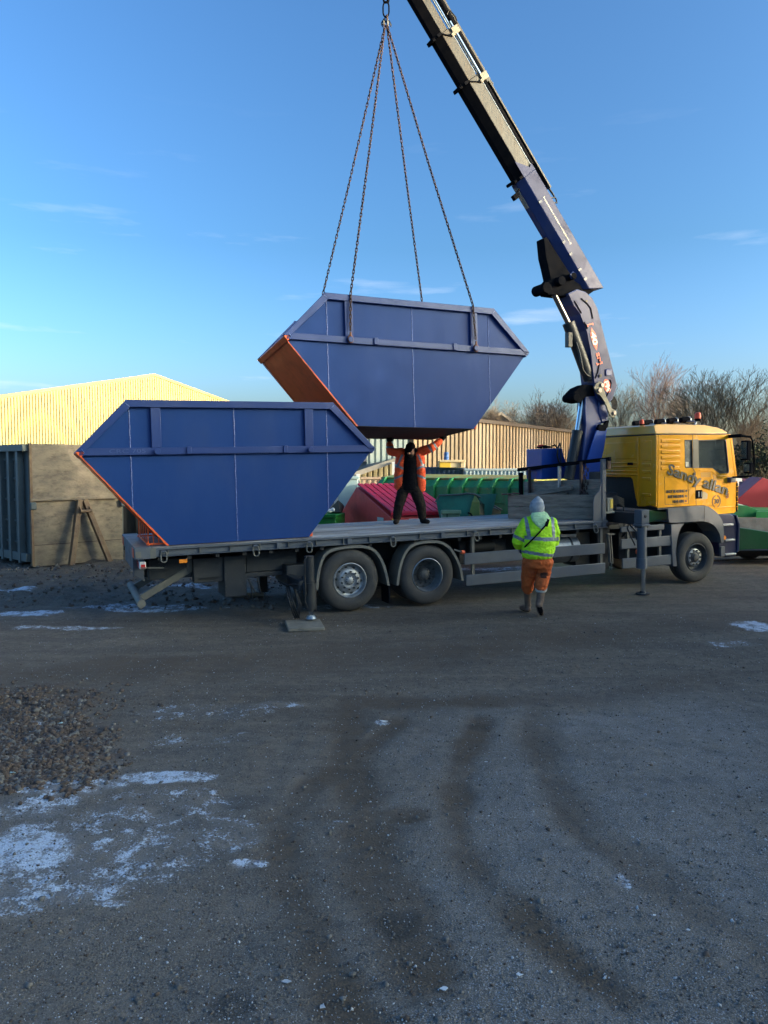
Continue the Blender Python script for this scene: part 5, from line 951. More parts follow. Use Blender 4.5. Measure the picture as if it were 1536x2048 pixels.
text('CRC 705', 'welded_serial', .085, Matrix.Translation((.42, -.057, -.025)) @ Matrix.Rotation(R(90), 4, 'X'), mat('serial_weld', (.05, .085, .24), .4), s1, width=.50, ext=.003)
ang = R(22.6); tx_, ty_ = math.cos(ang), math.sin(ang)
MH = Matrix.Translation((-1.585, 12.05, 4.442)) @ Matrix.Rotation(ang, 4, 'Z') @ Matrix.Rotation(R(.15), 4, 'Y') @ Matrix.Rotation(R(-4.6), 4, 'X')
s2 = skip(MH, 'blue skip hanging in the air from the crane chains')

# ------------------------------------------------------------------ chain sling
sling = empty('chain_sling', 'rusty four leg chain sling holding up the hanging skip', 'chain', Matrix.Identity(4))
RING = Vector((.035, 13.62, 10.22))
def links(path, name='chain', pitch=.064, rw=.0088):
    P = [Vector(p_) for p_ in path]; seg = [(P[i + 1] - P[i]).length for i in range(len(P) - 1)]; tot = sum(seg); n_ = int(tot / pitch); mb = MB()
    base = []
    for k in range(10):
        a = 2 * math.pi * k / 10; base.append(((.0165 * math.cos(a)), .0, .0165 * math.sin(a) + (.024 if math.sin(a) > .01 else (-.024 if math.sin(a) < -.01 else 0))))
    for i in range(n_):
        s_ = (i + .5) * pitch; j = 0
        while j < len(seg) - 1 and s_ > seg[j]: s_ -= seg[j]; j += 1
        d = (P[j + 1] - P[j]).normalized(); c = P[j] + d * s_; a = d.orthogonal().normalized(); b = d.cross(a); t_ = (i % 2) * math.pi / 2 + .35 + .15 * math.sin(i * .7); e = a * math.cos(t_) + b * math.sin(t_)
        mb.tube([c + e * q[0] + d * q[2] for q in base], rw, 5, closed=True)
    o = mb.build(name, M_redrust, sling, smooth=60); o['kind'] = 'stuff'; return o
for (x, y_, s_, y2) in ((1.085, -.0, -1, 0), (3.42, -.0, -1, 0), (1.085, SW, 1, 0), (3.42, SW, 1, 0)):
    edge = MH @ Vector((x + (.03 if x < 2 else -.03), y_ + s_ * .085, .755)); lug = MH @ Vector((x, y_ + s_ * .10, .12)); top_ = RING + Vector((.012 * (-1 if x < 2 else 1) * 1.6, .02 * s_, -.16))
    mid = (edge + top_) / 2 + Vector((0, 0, -.05)); links([top_, mid, edge, lug])
    # hook at the lug
    c = MH @ Vector((x, y_ + s_ * .10, .0)); ex = (MH.to_3x3() @ Vector((1, 0, 0))); ez = Vector((0, 0, 1))
    mb = MB(); mb.tube([c + ex * .042 * math.sin(a) + ez * (.055 * -math.cos(a)) for a in np.linspace(0, 6.283, 17)[:-1]], .014, 7, closed=True); mb.tube([c + ez * .05, c + ez * .12], [.022, .014], 7); mb.build('sling_hook', mat('hook_rusty_orange', (.26, .095, .04), .6, .3, (.12, .05, .03), 30, .8), sling, smooth=60)
mb = MB(); c = RING + Vector((0, 0, .12)); mb.tube([c + Vector((.052 * math.cos(a), 0, .10 * math.sin(a) + (.03 if math.sin(a) > 0 else -.03))) for a in np.linspace(0, 6.283, 25)[:-1]], .0135, 8, closed=True); mb.build('master_ring', M_black, sling, smooth=60)
mb = MB(); c = RING + Vector((.005, 0, -.035)); mb.tube([c + Vector((.026 * math.cos(a), .01, .05 * math.sin(a))) for a in np.linspace(0, 6.283, 15)[:-1]], .012, 7, closed=True); mb.tube([c + Vector((.01, -.03 + .02 * math.cos(a), .045 * math.sin(a))) for a in np.linspace(0, 6.283, 15)[:-1]], .011, 7, closed=True); mb.build('intermediate_ring', M_redrust, sling, smooth=60)
for k, (dx, dy) in enumerate(((-.035, -.02), (.03, -.02), (-.02, .03), (.045, .03))):
    mb = MB(); c = RING + Vector((dx, dy, -.10)); mb.tube([c + Vector((.0, 0, .05)), c + Vector((-.012, 0, 0)), c + Vector((-.01, 0, -.05))], [.014, .022, .012], 7); mb.tube([c + Vector((.025 * (1 if k % 2 else -1), 0, .02)), c + Vector((.045 * (1 if k % 2 else -1), 0, -.02)), c + Vector((.04 * (1 if k % 2 else -1), 0, -.06))], .010, 6); mb.build('chain_shortener', M_nut, sling, smooth=60)
hk = MB(); tipp = P0b + ax * 8.6
mb = MB(); mb.tube([RING + Vector((.03, 0, .42)), RING + Vector((.05, 0, .34)), RING + Vector((.03, 0, .24)), RING + Vector((-.03, 0, .235)), RING + Vector((-.05, 0, .30))], [.03, .03, .026, .022, .015], 8); tip_w = MT @ Vector((tipp.x, vc, tipp.z)); mb.tube([RING + Vector((.03, 0, .42)), Vector((RING.x + .03, RING.y, tip_w.z - .1))], .03, 8); cx2 = MB()
ch = mb.build('crane_hook', M_black, None, smooth=60); ch.matrix_world = Matrix.Identity(4); tag(ch, 'black crane hook at the top edge that carries the chain sling', 'hook')

# ------------------------------------------------------------------ people
def limb(mb, pts, rads, n=14):
    P = [Vector(p_) for p_ in pts]; d0 = (P[0] - P[1]).normalized(); d1 = (P[-1] - P[-2]).normalized(); r0_, r1_ = rads[0], rads[-1]
    Q = [P[0] + d0 * r0_ * .92, P[0] + d0 * r0_ * .6] + P + [P[-1] + d1 * r1_ * .6, P[-1] + d1 * r1_ * .92]; q = [r0_ * .35, r0_ * .8] + list(rads) + [r1_ * .8, r1_ * .35]; mb.tube(Q, q, n)
def trunk(mb, rings, n=20):                   # rings: (cx, cy, cz, rx, ry)
    vs_ = []; r_ = list(rings); lo, hi = r_[0], r_[-1]; r_ = [(lo[0], lo[1], lo[2] - .015, lo[3] * .6, lo[4] * .6)] + r_ + [(hi[0], hi[1], hi[2] + .015, hi[3] * .6, hi[4] * .6)]
    for c in r_:
        for i in range(n): t_ = 2 * math.pi * i / n; vs_.append((c[0] + c[3] * math.cos(t_), c[1] + c[4] * math.sin(t_), c[2]))
    k = len(r_); mb.add(vs_, [(j * n + i, j * n + (i + 1) % n, (j + 1) * n + (i + 1) % n, (j + 1) * n + i) for j in range(k - 1) for i in range(n)] + [tuple(range(n - 1, -1, -1)), tuple(range((k - 1) * n, k * n))])
def flesh(name, mb, mats, parent, voxel=.011, wr=0., wf=9., seed=0, cut=None, zs=1.):
    o = mb.build('tmp', mats[0], None, smooth=0); m_ = o.modifiers.new('r', 'REMESH'); m_.mode = 'VOXEL'; m_.voxel_size = voxel; m_.use_smooth_shade = True
    s_ = o.modifiers.new('s', 'SMOOTH'); s_.iterations = 3; s_.factor = .5
    COL.objects.unlink(o); me_ = baked(o)
    if wr:
        n_ = len(me_.vertices); co = np.empty(n_ * 3); no = np.empty(n_ * 3); me_.vertices.foreach_get('co', co); me_.vertices.foreach_get('normal', no); co = co.reshape(-1, 3); no = no.reshape(-1, 3); dd_ = np.empty(n_)
        for i, p_ in enumerate(co.tolist()):
            q = Vector((p_[0] * wf, p_[1] * wf, p_[2] * wf * 1.7 + seed)); dd_[i] = noise.noise(q) * .6 + (1 - abs(noise.noise(q * 1.9 + Vector((3, 1, 7)))) * 2) * .5
        co += no * (dd_ * wr)[:, None]; me_.vertices.foreach_set('co', co.ravel())
    me_.materials.clear()
    for q in mats: me_.materials.append(q)
    if cut:
        for pl in me_.polygons: pl.material_index = cut(pl.center, pl.normal)
    else: me_.polygons.foreach_set('material_index', [0] * len(me_.polygons))
    me_.polygons.foreach_set('use_smooth', [True] * len(me_.polygons)); o = bpy.data.objects.new(name, me_); COL.objects.link(o); o.parent = parent; return o
def hand(name, parent, base, dirv, palm_n, m_, side_=1, curl=.5, s_=1.):
    d = Vector(dirv).normalized(); nrm = Vector(palm_n); nrm = (nrm - d * nrm.dot(d)).normalized(); w_ = d.cross(nrm) * side_; b = Vector(base); mb = MB()
    limb(mb, [b, b + d * .05 * s_], [.030 * s_, .036 * s_], 10); limb(mb, [b + d * .04 * s_ - w_ * .02 * s_, b + d * .085 * s_ - w_ * .028 * s_], [.022 * s_, .017 * s_], 8); limb(mb, [b + d * .04 * s_ + w_ * .02 * s_, b + d * .085 * s_ + w_ * .028 * s_], [.022 * s_, .017 * s_], 8)
    for k, ln in enumerate((.062, .074, .070, .055)):
        r_ = b + d * .080 * s_ + w_ * (-.033 + .022 * k) * s_; c1 = r_ + (d * math.cos(curl * .6) + nrm * math.sin(curl * .6)) * ln * .5 * s_; c2 = c1 + (d * math.cos(curl * 1.6) + nrm * math.sin(curl * 1.6)) * ln * .5 * s_; limb(mb, [r_, c1, c2], [.0115 * s_, .0105 * s_, .009 * s_], 8)
    t0 = b + d * .03 * s_ - w_ * .030 * s_; t1 = t0 + (d * .6 - w_ * .8 + nrm * .2).normalized() * .04 * s_; t2 = t1 + (d * .9 - w_ * .2 + nrm * .5).normalized() * .03 * s_; limb(mb, [t0, t1, t2], [.014 * s_, .0125 * s_, .010 * s_], 8)
    return flesh(name, mb, [m_], parent, .006)
# walker in hi-vis yellow, seen from behind
A = empty('person', 'person walking in a yellow hi-vis jacket, orange trousers and grey hood', 'person', Matrix.Translation((2.444, 11.82, gz(2.444, 11.82) + .0)), None)
mb = MB()
limb(mb, [(-.11, .02, .88), (-.125, .16, .60), (-.115, .24, .40)], [.135, .108, .088]); limb(mb, [(.10, .0, .88), (.095, .05, .66), (.05, -.01, .47)], [.135, .112, .092]); trunk(mb, [(0, .02, .78, .2, .14), (0, .01, .88, .222, .155), (-.005, .01, .98, .215, .15), (-.01, 0, 1.06, .20, .14)])
flesh('trousers', mb, [M_trous, M_sock, mat('trouser_dirt_stain', (.07, .022, .012), .9)], A, .012, .016, 13, 2, cut=lambda c, n_: 2 if (noise.noise(c * 6 + Vector((4, 2, 1))) > .30 and c.y < 0 and .62 < c.z < .86 and c.x > -.02) else 0)
mb = MB(); trunk(mb, [(.05, -.01, .395, .085, .085), (.055, .0, .44, .095, .095), (.065, .01, .475, .085, .085)]); flesh('boot_cuff', mb, [M_sock], A, .01, .006, 20)
mb = MB(); trunk(mb, [(-.115, .25, .335, .06, .06), (-.115, .245, .365, .072, .072), (-.115, .24, .385, .065, .065)]); flesh('boot_cuff', mb, [M_sock, M_boot], A, .01, .006, 20, cut=lambda c, n_: 1 if c.z < .35 else 0)
mb = MB(); limb(mb, [(.048, -.01, .42), (.03, -.045, .28), (.004, -.085, .19)], [.068, .058, .055]); limb(mb, [(.0, -.10, .195), (.03, -.06, .10), (.055, -.01, .045)], [.048, .05, .042]); flesh('boot', mb, [M_boot, M_black], A, .009, .004, 22, cut=lambda c, n_: 1 if (n_.y < -.55 and n_.z < .15 and c.z < .17 and c.y < -.04) else 0)
mb = MB(); limb(mb, [(-.112, .25, .36), (-.10, .30, .20), (-.095, .31, .09)], [.062, .052, .055]); limb(mb, [(-.09, .29, .055), (-.135, .42, .05), (-.16, .50, .04)], [.046, .048, .038]); flesh('boot', mb, [M_boot, M_black], A, .009, .004, 22, cut=lambda c, n_: 1 if c.z < .022 else 0)
mb = MB()
trunk(mb, [(-.01, .0, .935, .225, .165), (-.008, .0, .97, .245, .185), (-.002, .0, 1.06, .258, .195), (.015, -.005, 1.22, .262, .19), (.015, -.01, 1.38, .258, .175), (.01, -.01, 1.48, .240, .155), (.01, .0, 1.56, .19, .125), (.0, .01, 1.61, .11, .10), (-.01, .02, 1.64, .085, .085)])
limb(mb, [(-.19, -.01, 1.50), (-.285, .0, 1.34), (-.325, .03, 1.19), (-.29, .13, 1.12), (-.21, .26, 1.09)], [.088, .090, .085, .075, .058]); limb(mb, [(.20, -.01, 1.50), (.255, .03, 1.33), (.27, .09, 1.18), (.19, .24, 1.13), (.08, .30, 1.12)], [.088, .09, .08, .07, .055])
def bands(c, n_):
    if c.x < -.235 - (c.z - 1.2) * -.0 and c.z > 1.05:      # sleeve band, square to the arm
        q = c.z + (c.x + .28) * .45; return 1 if 1.205 < q < 1.262 else 0
    if c.x > .262 and c.y > .02: return 0
    z_ = c.z + c.x * .05
    if 1.222 < z_ < 1.280: return 1
    if .985 < c.z + c.x * .14 < 1.035: return 1
    if 1.27 < c.z < 1.60 and (abs(c.x + .165 - (1.6 - c.z) * -.02 + (c.z - 1.27) * .18) < .027 or abs(c.x - .215 + (c.z - 1.27) * .05) < .027): return 1
    return 0
flesh('hi_vis_jacket', mb, [M_hv, M_band], A, .010, .016, 8, 5, cut=bands)
mb = MB(); trunk(mb, [(.015, -.165, 1.40, .03, .02), (.015, -.165, 1.46, .085, .028), (.01, -.14, 1.53, .135, .045), (.005, -.10, 1.59, .150, .065), (.0, -.05, 1.635, .125, .085), (.0, -.02, 1.66, .10, .08)]); flesh('folded_hood', mb, [M_hvp], A, .009, .012, 12, 1)
mb = MB(); trunk(mb, [(-.02, .015, 1.62, .085, .095), (-.025, .02, 1.68, .112, .125), (-.028, .02, 1.75, .117, .132), (-.025, .015, 1.82, .10, .118), (-.02, .005, 1.865, .066, .08), (-.018, 0, 1.89, .034, .045)]); flesh('knitted_hood', mb, [M_hood], A, .009, .005, 9, 4)
mb = MB(); mb.sphere((-.02, .10, 1.74), (.078, .07, .10), 16, 10); mb.sphere((-.02, .175, 1.735), (.014, .02, .018)); mb.sphere((-.048, .158, 1.757), .010); mb.sphere((.008, .158, 1.757), .010); flesh('face', mb, [M_skin], A, .008)
pts = [Vector((.12, .10, 1.60)), Vector((.135, -.02, 1.625)), Vector((.115, -.15, 1.56)), Vector((.07, -.205, 1.47)), Vector((-.03, -.218, 1.36)), Vector((-.13, -.205, 1.25)), Vector((-.20, -.16, 1.17)), Vector((-.235, -.06, 1.10)), Vector((-.22, .05, 1.05))]
mb = MB()
for a, b in zip(pts[:-1], pts[1:]): mb.beam(a, b, .024, .008, up=(0, -1, .3))
mb.build('shoulder_strap', M_blackf, A, smooth=0); mb = MB(); mb.beam(pts[2] + Vector((0, -.008, 0)), pts[3] + Vector((0, -.012, -.02)), .05, .014, up=(0, -1, .3)); mb.build('strap_pad', M_blackf, A, bevel=.004)
mb = MB(); mb.box((-.27, .10, .985), (-.15, .24, 1.085)); mb.build('remote_control_box', M_navy, A, bevel=.02)
hand('gloved_hand', A, (-.215, .20, 1.10), (.1, .6, -.6), (1, 0, 0), M_navy, 1, .7); hand('gloved_hand', A, (.07, .30, 1.12), (-.7, .4, -.5), (0, 1, -.3), M_navy, -1, .7)
# lifter on the deck in hi-vis orange, arms up against the skip
B = empty('person', 'person in open orange hi-vis jacket on the deck, arms raised to the skip', 'person', Matrix.Translation((.482, 14.22, 1.283)) @ Matrix.Diagonal((1.05, 1.0, .985, 1)))
mb = MB(); limb(mb, [(-.10, .0, .68), (-.19, -.06, .36), (-.228, -.02, .12)], [.108, .088, .070]); limb(mb, [(.10, .0, .68), (.205, -.02, .36), (.24, .07, .12)], [.112, .090, .070]); trunk(mb, [(0, .0, .62, .16, .12), (0, .0, .72, .18, .13), (0, 0, .84, .165, .12)]); flesh('trousers', mb, [M_dark], B, .011, .012, 12, 3)
for x, y_, tx2, ty2 in ((-.232, -.04, -.255, -.17), (.245, .07, .33, -.05)):
    mb = MB(); limb(mb, [(x, y_ + .02, .14), (x, y_ + .01, .065)], [.062, .055]); limb(mb, [(x, y_ + .03, .052), (tx2, ty2, .046)], [.052, .043]); flesh('work_boot', mb, [M_dark, M_black], B, .009, .003, 20, cut=lambda c, n_: 1 if c.z < .02 else 0)
mb = MB(); trunk(mb, [(.01, -.01, .66, .165, .135), (.01, -.01, .80, .155, .13), (.01, -.01, 1.0, .15, .135), (.01, -.01, 1.2, .165, .14), (.01, -.01, 1.34, .16, .12), (.01, -.03, 1.42, .09, .09)]); flesh('black_jumper', mb, [M_blackf], B, .011, .008, 10, 6)
mb = MB()
limb(mb, [(-.165, -.0, .70), (-.185, -.02, .90), (-.165, -.03, 1.12), (-.135, -.03, 1.32)], [.078, .085, .092, .088]); limb(mb, [(-.205, .04, .72), (-.19, .05, 1.0), (-.16, .06, 1.3)], [.07, .08, .09])
limb(mb, [(.215, -.0, .68), (.205, -.02, .90), (.185, -.03, 1.12), (.155, -.03, 1.32)], [.078, .085, .092, .088]); limb(mb, [(.225, .04, .72), (.205, .05, 1.0), (.18, .06, 1.3)], [.07, .08, .09])
trunk(mb, [(.01, .09, .70, .2, .06), (.01, .09, 1.0, .19, .07), (.01, .085, 1.3, .19, .075), (.01, .05, 1.42, .15, .07)])
limb(mb, [(-.145, .0, 1.375), (-.25, -.08, 1.375), (-.345, -.12, 1.385), (-.352, -.08, 1.46), (-.36, -.02, 1.53)], [.09, .084, .076, .068, .058]); limb(mb, [(.17, .0, 1.375), (.28, -.06, 1.415), (.385, -.10, 1.455), (.47, -.02, 1.525), (.545, .05, 1.59)], [.09, .086, .078, .068, .054])
def bandsB(c, n_):
    a = abs(c.x - .01)
    if c.z > 1.44 and c.x < -.30: return 1 if 1.455 < c.z < 1.49 else 0
    if c.x > .30: q = (c.x - .30) * .86 + (c.z - 1.42) * .5; return 1 if (.045 < q < .085 or .155 < q < .192) else 0
    if n_.y < .3:
        if abs(c.z - 1.075 - (a - .15) * .5) < .022 and c.z < 1.3: return 1
        if abs(c.z - .93 + (a - .15) * .4) < .022: return 1
        if 1.08 < c.z < 1.33 and abs(a - (.245 - (c.z - 1.08) * .42)) < .02: return 1
    return 0
flesh('hi_vis_jacket', mb, [M_hvo, M_band], B, .010, .014, 9, 8, cut=bandsB)
HB = Matrix.Translation((.02, -.13, 1.415)) @ Matrix.Rotation(R(-22), 4, 'Z') @ Matrix.Rotation(R(24), 4, 'X')       # bowed head, face towards the camera's left and down
def headpiece(mb): mb.rot(HB); return mb
mb = MB(); mb.sphere((0, 0, .02), (.078, .098, .105), 20, 14); trunk(mb, [(0, -.02, -.10, .045, .05), (0, -.03, -.06, .062, .07), (0, -.01, 0, .07, .085)]); mb.sphere((0, -.103, -.01), (.014, .022, .022)); mb.sphere((0, -.085, -.055), (.026, .015, .008)); mb.sphere((.079, .0, .0), (.012, .022, .03)); mb.sphere((-.079, .0, .0), (.012, .022, .03)); headpiece(mb); limb(mb, [(.01, .0, 1.30), (.015, -.07, 1.37)], [.06, .055])
hd_ = flesh('head', mb, [M_skin], B, .007)
for s_ in (-1, 1): mb = MB(); mb.sphere((s_ * .03, -.088, .018), (.012, .008, .007), 10, 6); headpiece(mb); mb.build('eye', M_black, hd_, smooth=60)
mb = MB(); trunk(mb, [(0, -.045, -.105, .05, .048), (0, -.055, -.07, .058, .05), (0, -.06, -.045, .045, .042)]); headpiece(mb); flesh('beard', mb, [mat('dark_beard_hair', (.03, .02, .016), .95)], hd_, .006, .004, 40)
mb = MB(); trunk(mb, [(0, .005, .045, .086, .106), (0, .005, .08, .087, .106), (0, .008, .12, .068, .085), (0, .01, .14, .03, .04)]); headpiece(mb); flesh('black_cap', mb, [M_blackf], B, .008, .003, 12)
mb = MB(); mb.add([(-.07, -.08, .045), (.07, -.08, .045), (.06, -.165, .03), (0, -.185, .028), (-.06, -.165, .03), (-.07, -.08, .055), (.07, -.08, .055), (.06, -.165, .038), (0, -.185, .036), (-.06, -.165, .038)], [(0, 4, 3, 2, 1), (5, 6, 7, 8, 9), (1, 2, 7, 6), (2, 3, 8, 7), (3, 4, 9, 8), (4, 0, 5, 9)]); headpiece(mb); mb.build('cap_peak', M_blackf, B, smooth=0)
for s_ in (-1, 1): mb = MB(); mb.cyl((s_ * .075, .01, .0), (s_ * .115, .01, .0), .042, n=16); headpiece(mb); mb.build('ear_defender', M_black, B, bevel=.01)
hand('gloved_hand', B, (-.362, -.01, 1.555), (-.02, .05, 1), (.1, 1, 0), M_black, 1, .9, 1.15); hand('gloved_hand', B, (.565, .065, 1.605), (.55, .1, .7), (-.2, 1, 0), M_black, -1, .6, 1.15)

# ------------------------------------------------------------------ buildings and containers behind the truck
def V3(p_): return Vector((float(p_[0]), float(p_[1]), float(p_[2])))
def corr(P, d, length, pitch, depth, topf, z0, name, m_, parent, prof=(.0, .30, .42, .88)):
    """box-profile sheet standing on the ground: starts at P, runs along unit vector d, outward normal to the camera side"""
    nrm = Vector((d.y, -d.x, 0)); k = int(length / pitch); vs_ = []; fs = []
    for i in range(k + 1):
        for f, o_ in ((prof[0], 0), (prof[1], 0), (prof[2], 1), (prof[3], 1)):
            s_ = min((i + f) * pitch, length); q = Vector(P) + d * s_ + nrm * (depth * o_); vs_ += [(q.x, q.y, z0), (q.x, q.y, topf(s_))]
    n_ = len(vs_) // 2; fs = [(2 * i, 2 * i + 2, 2 * i + 3, 2 * i + 1) for i in range(n_ - 1)]
    mb = MB(); mb.add(vs_, fs); return mb.build(name, m_, parent, smooth=0, fix=False)
def wbox(P, d, x0, x1, y0, y1, z0, z1, mb=None):      # box in a frame: x along d, y away from the camera side, z up
    mb = mb or MB(); nrm = Vector((-d.y, d.x, 0)); vs_ = []
    for z in (z0, z1):
        for a, b in ((x0, y0), (x1, y0), (x1, y1), (x0, y1)): q = Vector(P) + d * a + nrm * b; vs_.append((q.x, q.y, z))
    return mb.add(vs_, [(0, 3, 2, 1), (4, 5, 6, 7), (0, 1, 5, 4), (1, 2, 6, 5), (2, 3, 7, 6), (3, 0, 4, 7)])
# big yellow gabled warehouse
wh = empty('warehouse', 'big pale yellow corrugated warehouse with a low gable, left background', 'warehouse', Matrix.Identity(4))
PW = Vector((-12.16 * 1.5, 60, 0)); dW = Vector((.635, .773, 0)).normalized()
rid = 0.; HR = 9.72
def whtop(s_): return HR - .35 - (abs(s_ - 20) * .2125 if s_ < 20 else (s_ - 20) * .225)
SP = PW - dW * 20
corr(SP, dW, 36, .212, .16, whtop, -.1, 'corrugated_wall', M_wh, wh, prof=(.0, .10, .20, .92))
for a, b in ((0, 20), (20, 36)):
    for off, dz, m_, nm in ((-.16, .33, M_whr, 'verge_flashing'), (-.12, .02, M_wh, 'trim_strip')):
        h0, h1 = whtop(a) + .02, whtop(b) + .02; nn_ = Vector((dW.y, -dW.x, 0)); mb = MB()
        lo_ = 0. if nm == 'trim_strip' else .17; hi_ = .16 if nm == 'trim_strip' else .38
        q = [SP + dW * a + Vector((0, 0, h0 + lo_ - .14)), SP + dW * b + Vector((0, 0, h1 + lo_ - .14)), SP + dW * b + Vector((0, 0, h1 + hi_ - .14)), SP + dW * a + Vector((0, 0, h0 + hi_ - .14))]
        o1 = .07 if nm == 'trim_strip' else .14; vs_ = [p_ + nn_ * o1 for p_ in q] + [p_ - nn_ * .02 for p_ in q]; mb.add(vs_, [(0, 1, 2, 3), (7, 6, 5, 4), (0, 4, 5, 1), (1, 5, 6, 2), (2, 6, 7, 3), (3, 7, 4, 0)]); mb.build(nm, m_, wh, smooth=0)
mb = MB(); bk = Vector((-dW.y, dW.x, 0)) * 30; A0, A1, A2 = [SP + dW * s_ + Vector((0, 0, whtop(s_) + .2)) for s_ in (0, 20, 36)]
mb.add([A0, A1, A2, A0 + bk, A1 + bk, A2 + bk], [(0, 1, 4, 3), (1, 2, 5, 4)]); mb.build('roof', M_roofg, wh, smooth=0)
mb = MB(); k_ = Vector((-dW.y, dW.x, 0)); p_, q_ = SP + dW * 36, SP + dW * 36 + k_ * 30; mb.add([p_, q_, q_ + Vector((0, 0, whtop(36))), p_ + Vector((0, 0, whtop(36)))], [(0, 1, 2, 3)]); p_, q_ = SP, SP + k_ * 30; mb.add([p_, q_, q_ + Vector((0, 0, whtop(0))), p_ + Vector((0, 0, whtop(0)))], [(0, 1, 2, 3)]); mb.build('side_wall', M_wh, wh, smooth=0)
mb = MB(); nn_ = Vector((dW.y, -dW.x, 0)); a = SP + nn_ * .05 + Vector((0, 0, 4.72)); b = SP + dW * 36 + nn_ * .05 + Vector((0, 0, 4.72)); mb.beam(a, b, .02, .03); mb.build('sheet_lap', M_moss, wh)
# long tan corrugated building
tb_ = empty('corrugated_building', 'long tan blotched corrugated building behind the green containers', 'building', Matrix.Identity(4))
PT = Vector((.94, 30, 0)); dT = Vector((.54, .84, 0)).normalized()
corr(PT, dT, 26, .40, .22, lambda s_: 4.36, 0, 'corrugated_wall', M_tan, tb_, prof=(0., .18, .28, .90))
corr(PT - dT * 2.9, dT, 2.88, .40, .08, lambda s_: 4.36, 0, 'blue_grey_wall', M_bluegr, tb_, prof=(0., .16, .26, .88))
mb = MB(); nn_ = Vector((dT.y, -dT.x, 0)); mb.beam(PT - dT * 2.9 + nn_ * .24 + Vector((0, 0, 4.44)), PT + dT * 26.2 + nn_ * .24 + Vector((0, 0, 4.44)), .24, .16); mb.build('dark_gutter', mat('gutter_dark_brown', (.04, .028, .022), .7), tb_)
bk = Vector((-dT.y, dT.x, 0)); mb = MB(); q = [PT - dT * 2.9, PT + dT * 26, PT + dT * 26 + bk * 5, PT - dT * 2.9 + bk * 5]; mb.add([p_ + Vector((0, 0, 4.40 if i < 2 else 3.6)) for i, p_ in enumerate(q)], [(0, 1, 2, 3)]); mb.build('roof', M_roofg, tb_, smooth=0)
mb = MB(); mb.add([q[1], q[2], q[2] + Vector((0, 0, 3.6)), q[1] + Vector((0, 0, 4.40))], [(0, 1, 2, 3)]); mb.build('end_wall', M_tan, tb_, smooth=0)
# far gable roof peeping over it
fb = empty('gabled_shed', 'far tan gable roof just showing over the corrugated building', 'shed', Matrix.Identity(4))
g = [atY(*p_, 85) for p_ in ((930, 868), (955, 846), (1005, 829), (1048, 858), (1048, 868))]
def polyY(pts, Y, dy, mat_, name, parent, bevel=0):   # an upright slab: its outline stands at distance Y and it is dy deep
    mb = MB(); P = [atY(px, py, Y) for px, py in pts]; mb.prism([(p_[0], p_[2]) for p_ in P], Y, Y + dy); return mb.build(name, mat_, parent, smooth=0, bevel=bevel)
polyY([(930, 880), (950, 847), (1003, 831), (1050, 864), (1050, 880)], 85, 12, M_tan, 'gable_wall', fb)
mb = MB(); a, b, c = [V3(atY(*p_, 84.7)) for p_ in ((946, 847), (1003, 829.5), (1056, 866))]; dep = Vector((0, 13, 0))
for p_, q in ((a, b), (b, c)): u0 = Vector((0, 0, .3)); mb.add([p_, q, q + dep, p_ + dep, p_ + u0, q + u0, q + dep + u0, p_ + dep + u0], [(0, 1, 2, 3), (7, 6, 5, 4), (0, 4, 5, 1), (3, 2, 6, 7), (0, 3, 7, 4), (1, 5, 6, 2)])
mb.build('roof', M_fasc, fb, smooth=0)
# lean-to with a mono-pitch roof
ln = empty('lean_to_shed', 'lean-to shed with grey sloping roof behind the orange jacketed man', 'shed', Matrix.Identity(4))
w0 = atY(700, 950, 26); w1 = atY(800, 950, 26); corr(Vector((w0[0], 26.4, 0)), Vector((1, 0, 0)), w1[0] - w0[0], .19, .05, lambda s_: 2.0 + max(0, s_ + .25) * .345, 0, 'cream_wall', M_cream, ln, prof=(0, .2, .3, .85))
a, b, c, d = V3(atY(706, 950, 26)), V3(atY(792, 918, 26)), V3(atY(800, 911, 31)), V3(atY(640, 938, 31))
mb = MB(); e = Vector((0, 0, .05)); mb.add([a, b, c, d, a - e, b - e, c - e, d - e], [(0, 1, 2, 3), (7, 6, 5, 4), (0, 4, 5, 1), (1, 5, 6, 2), (2, 6, 7, 3), (3, 7, 4, 0)]); mb.build('sloping_roof', M_roofg, ln, smooth=0)
mb = MB(); mb.beam(a + Vector((-.05, -.04, -.02)), b + Vector((.05, -.04, -.02)), .06, .16); mb.build('fascia_board', M_fasc, ln)
mb = MB(); p_ = atY(716, 948, 25.9); mb.box((p_[0] - .06, 25.85, 0), (p_[0] + .06, 25.95, p_[2])); p_ = atY(787, 924, 25.9); mb.box((p_[0] - .05, 25.8, 0), (p_[0] + .05, 25.9, p_[2])); mb.build('pale_post', M_white, ln)
# generic containers --------------------------------------------------
def thingbox(name, label, cat, x0, x1, y0, Y, dep, m_, group=None, ribs=0, rm=None, rz=0., zb=0.):
    a = atY(x0, y0, Y); b = atY(x1, y0, Y); W_ = b[0] - a[0]; H_ = a[2] - zb
    r0 = empty(name, label, cat, Matrix.Translation((a[0], Y, zb)) @ Matrix.Rotation(R(rz), 4, 'Z'), group)
    mb = MB(); mb.box((0, 0, 0), (W_, dep, H_)); mb.build('body', m_, r0, bevel=.02)
    if ribs:
        for k in range(ribs):
            x = W_ * (k + .5) / ribs; mb = MB(); mb.box((x - W_ / ribs * .22, -.04, .08), (x + W_ / ribs * .22, .0, H_ - .08)); mb.build('rib', rm or m_, r0, bevel=.01)
    mb = MB(); mb.box((-.02, -.05, H_ - .06), (W_ + .02, .02, H_ + .02)); mb.build('top_rail', rm or m_, r0, bevel=.01)
    return r0, W_, H_
thingbox('shipping_container', 'pale blue upright container side left of the red lidded skip', 'container', 676, 716, 954, 23, 3, M_paleb, rz=6)
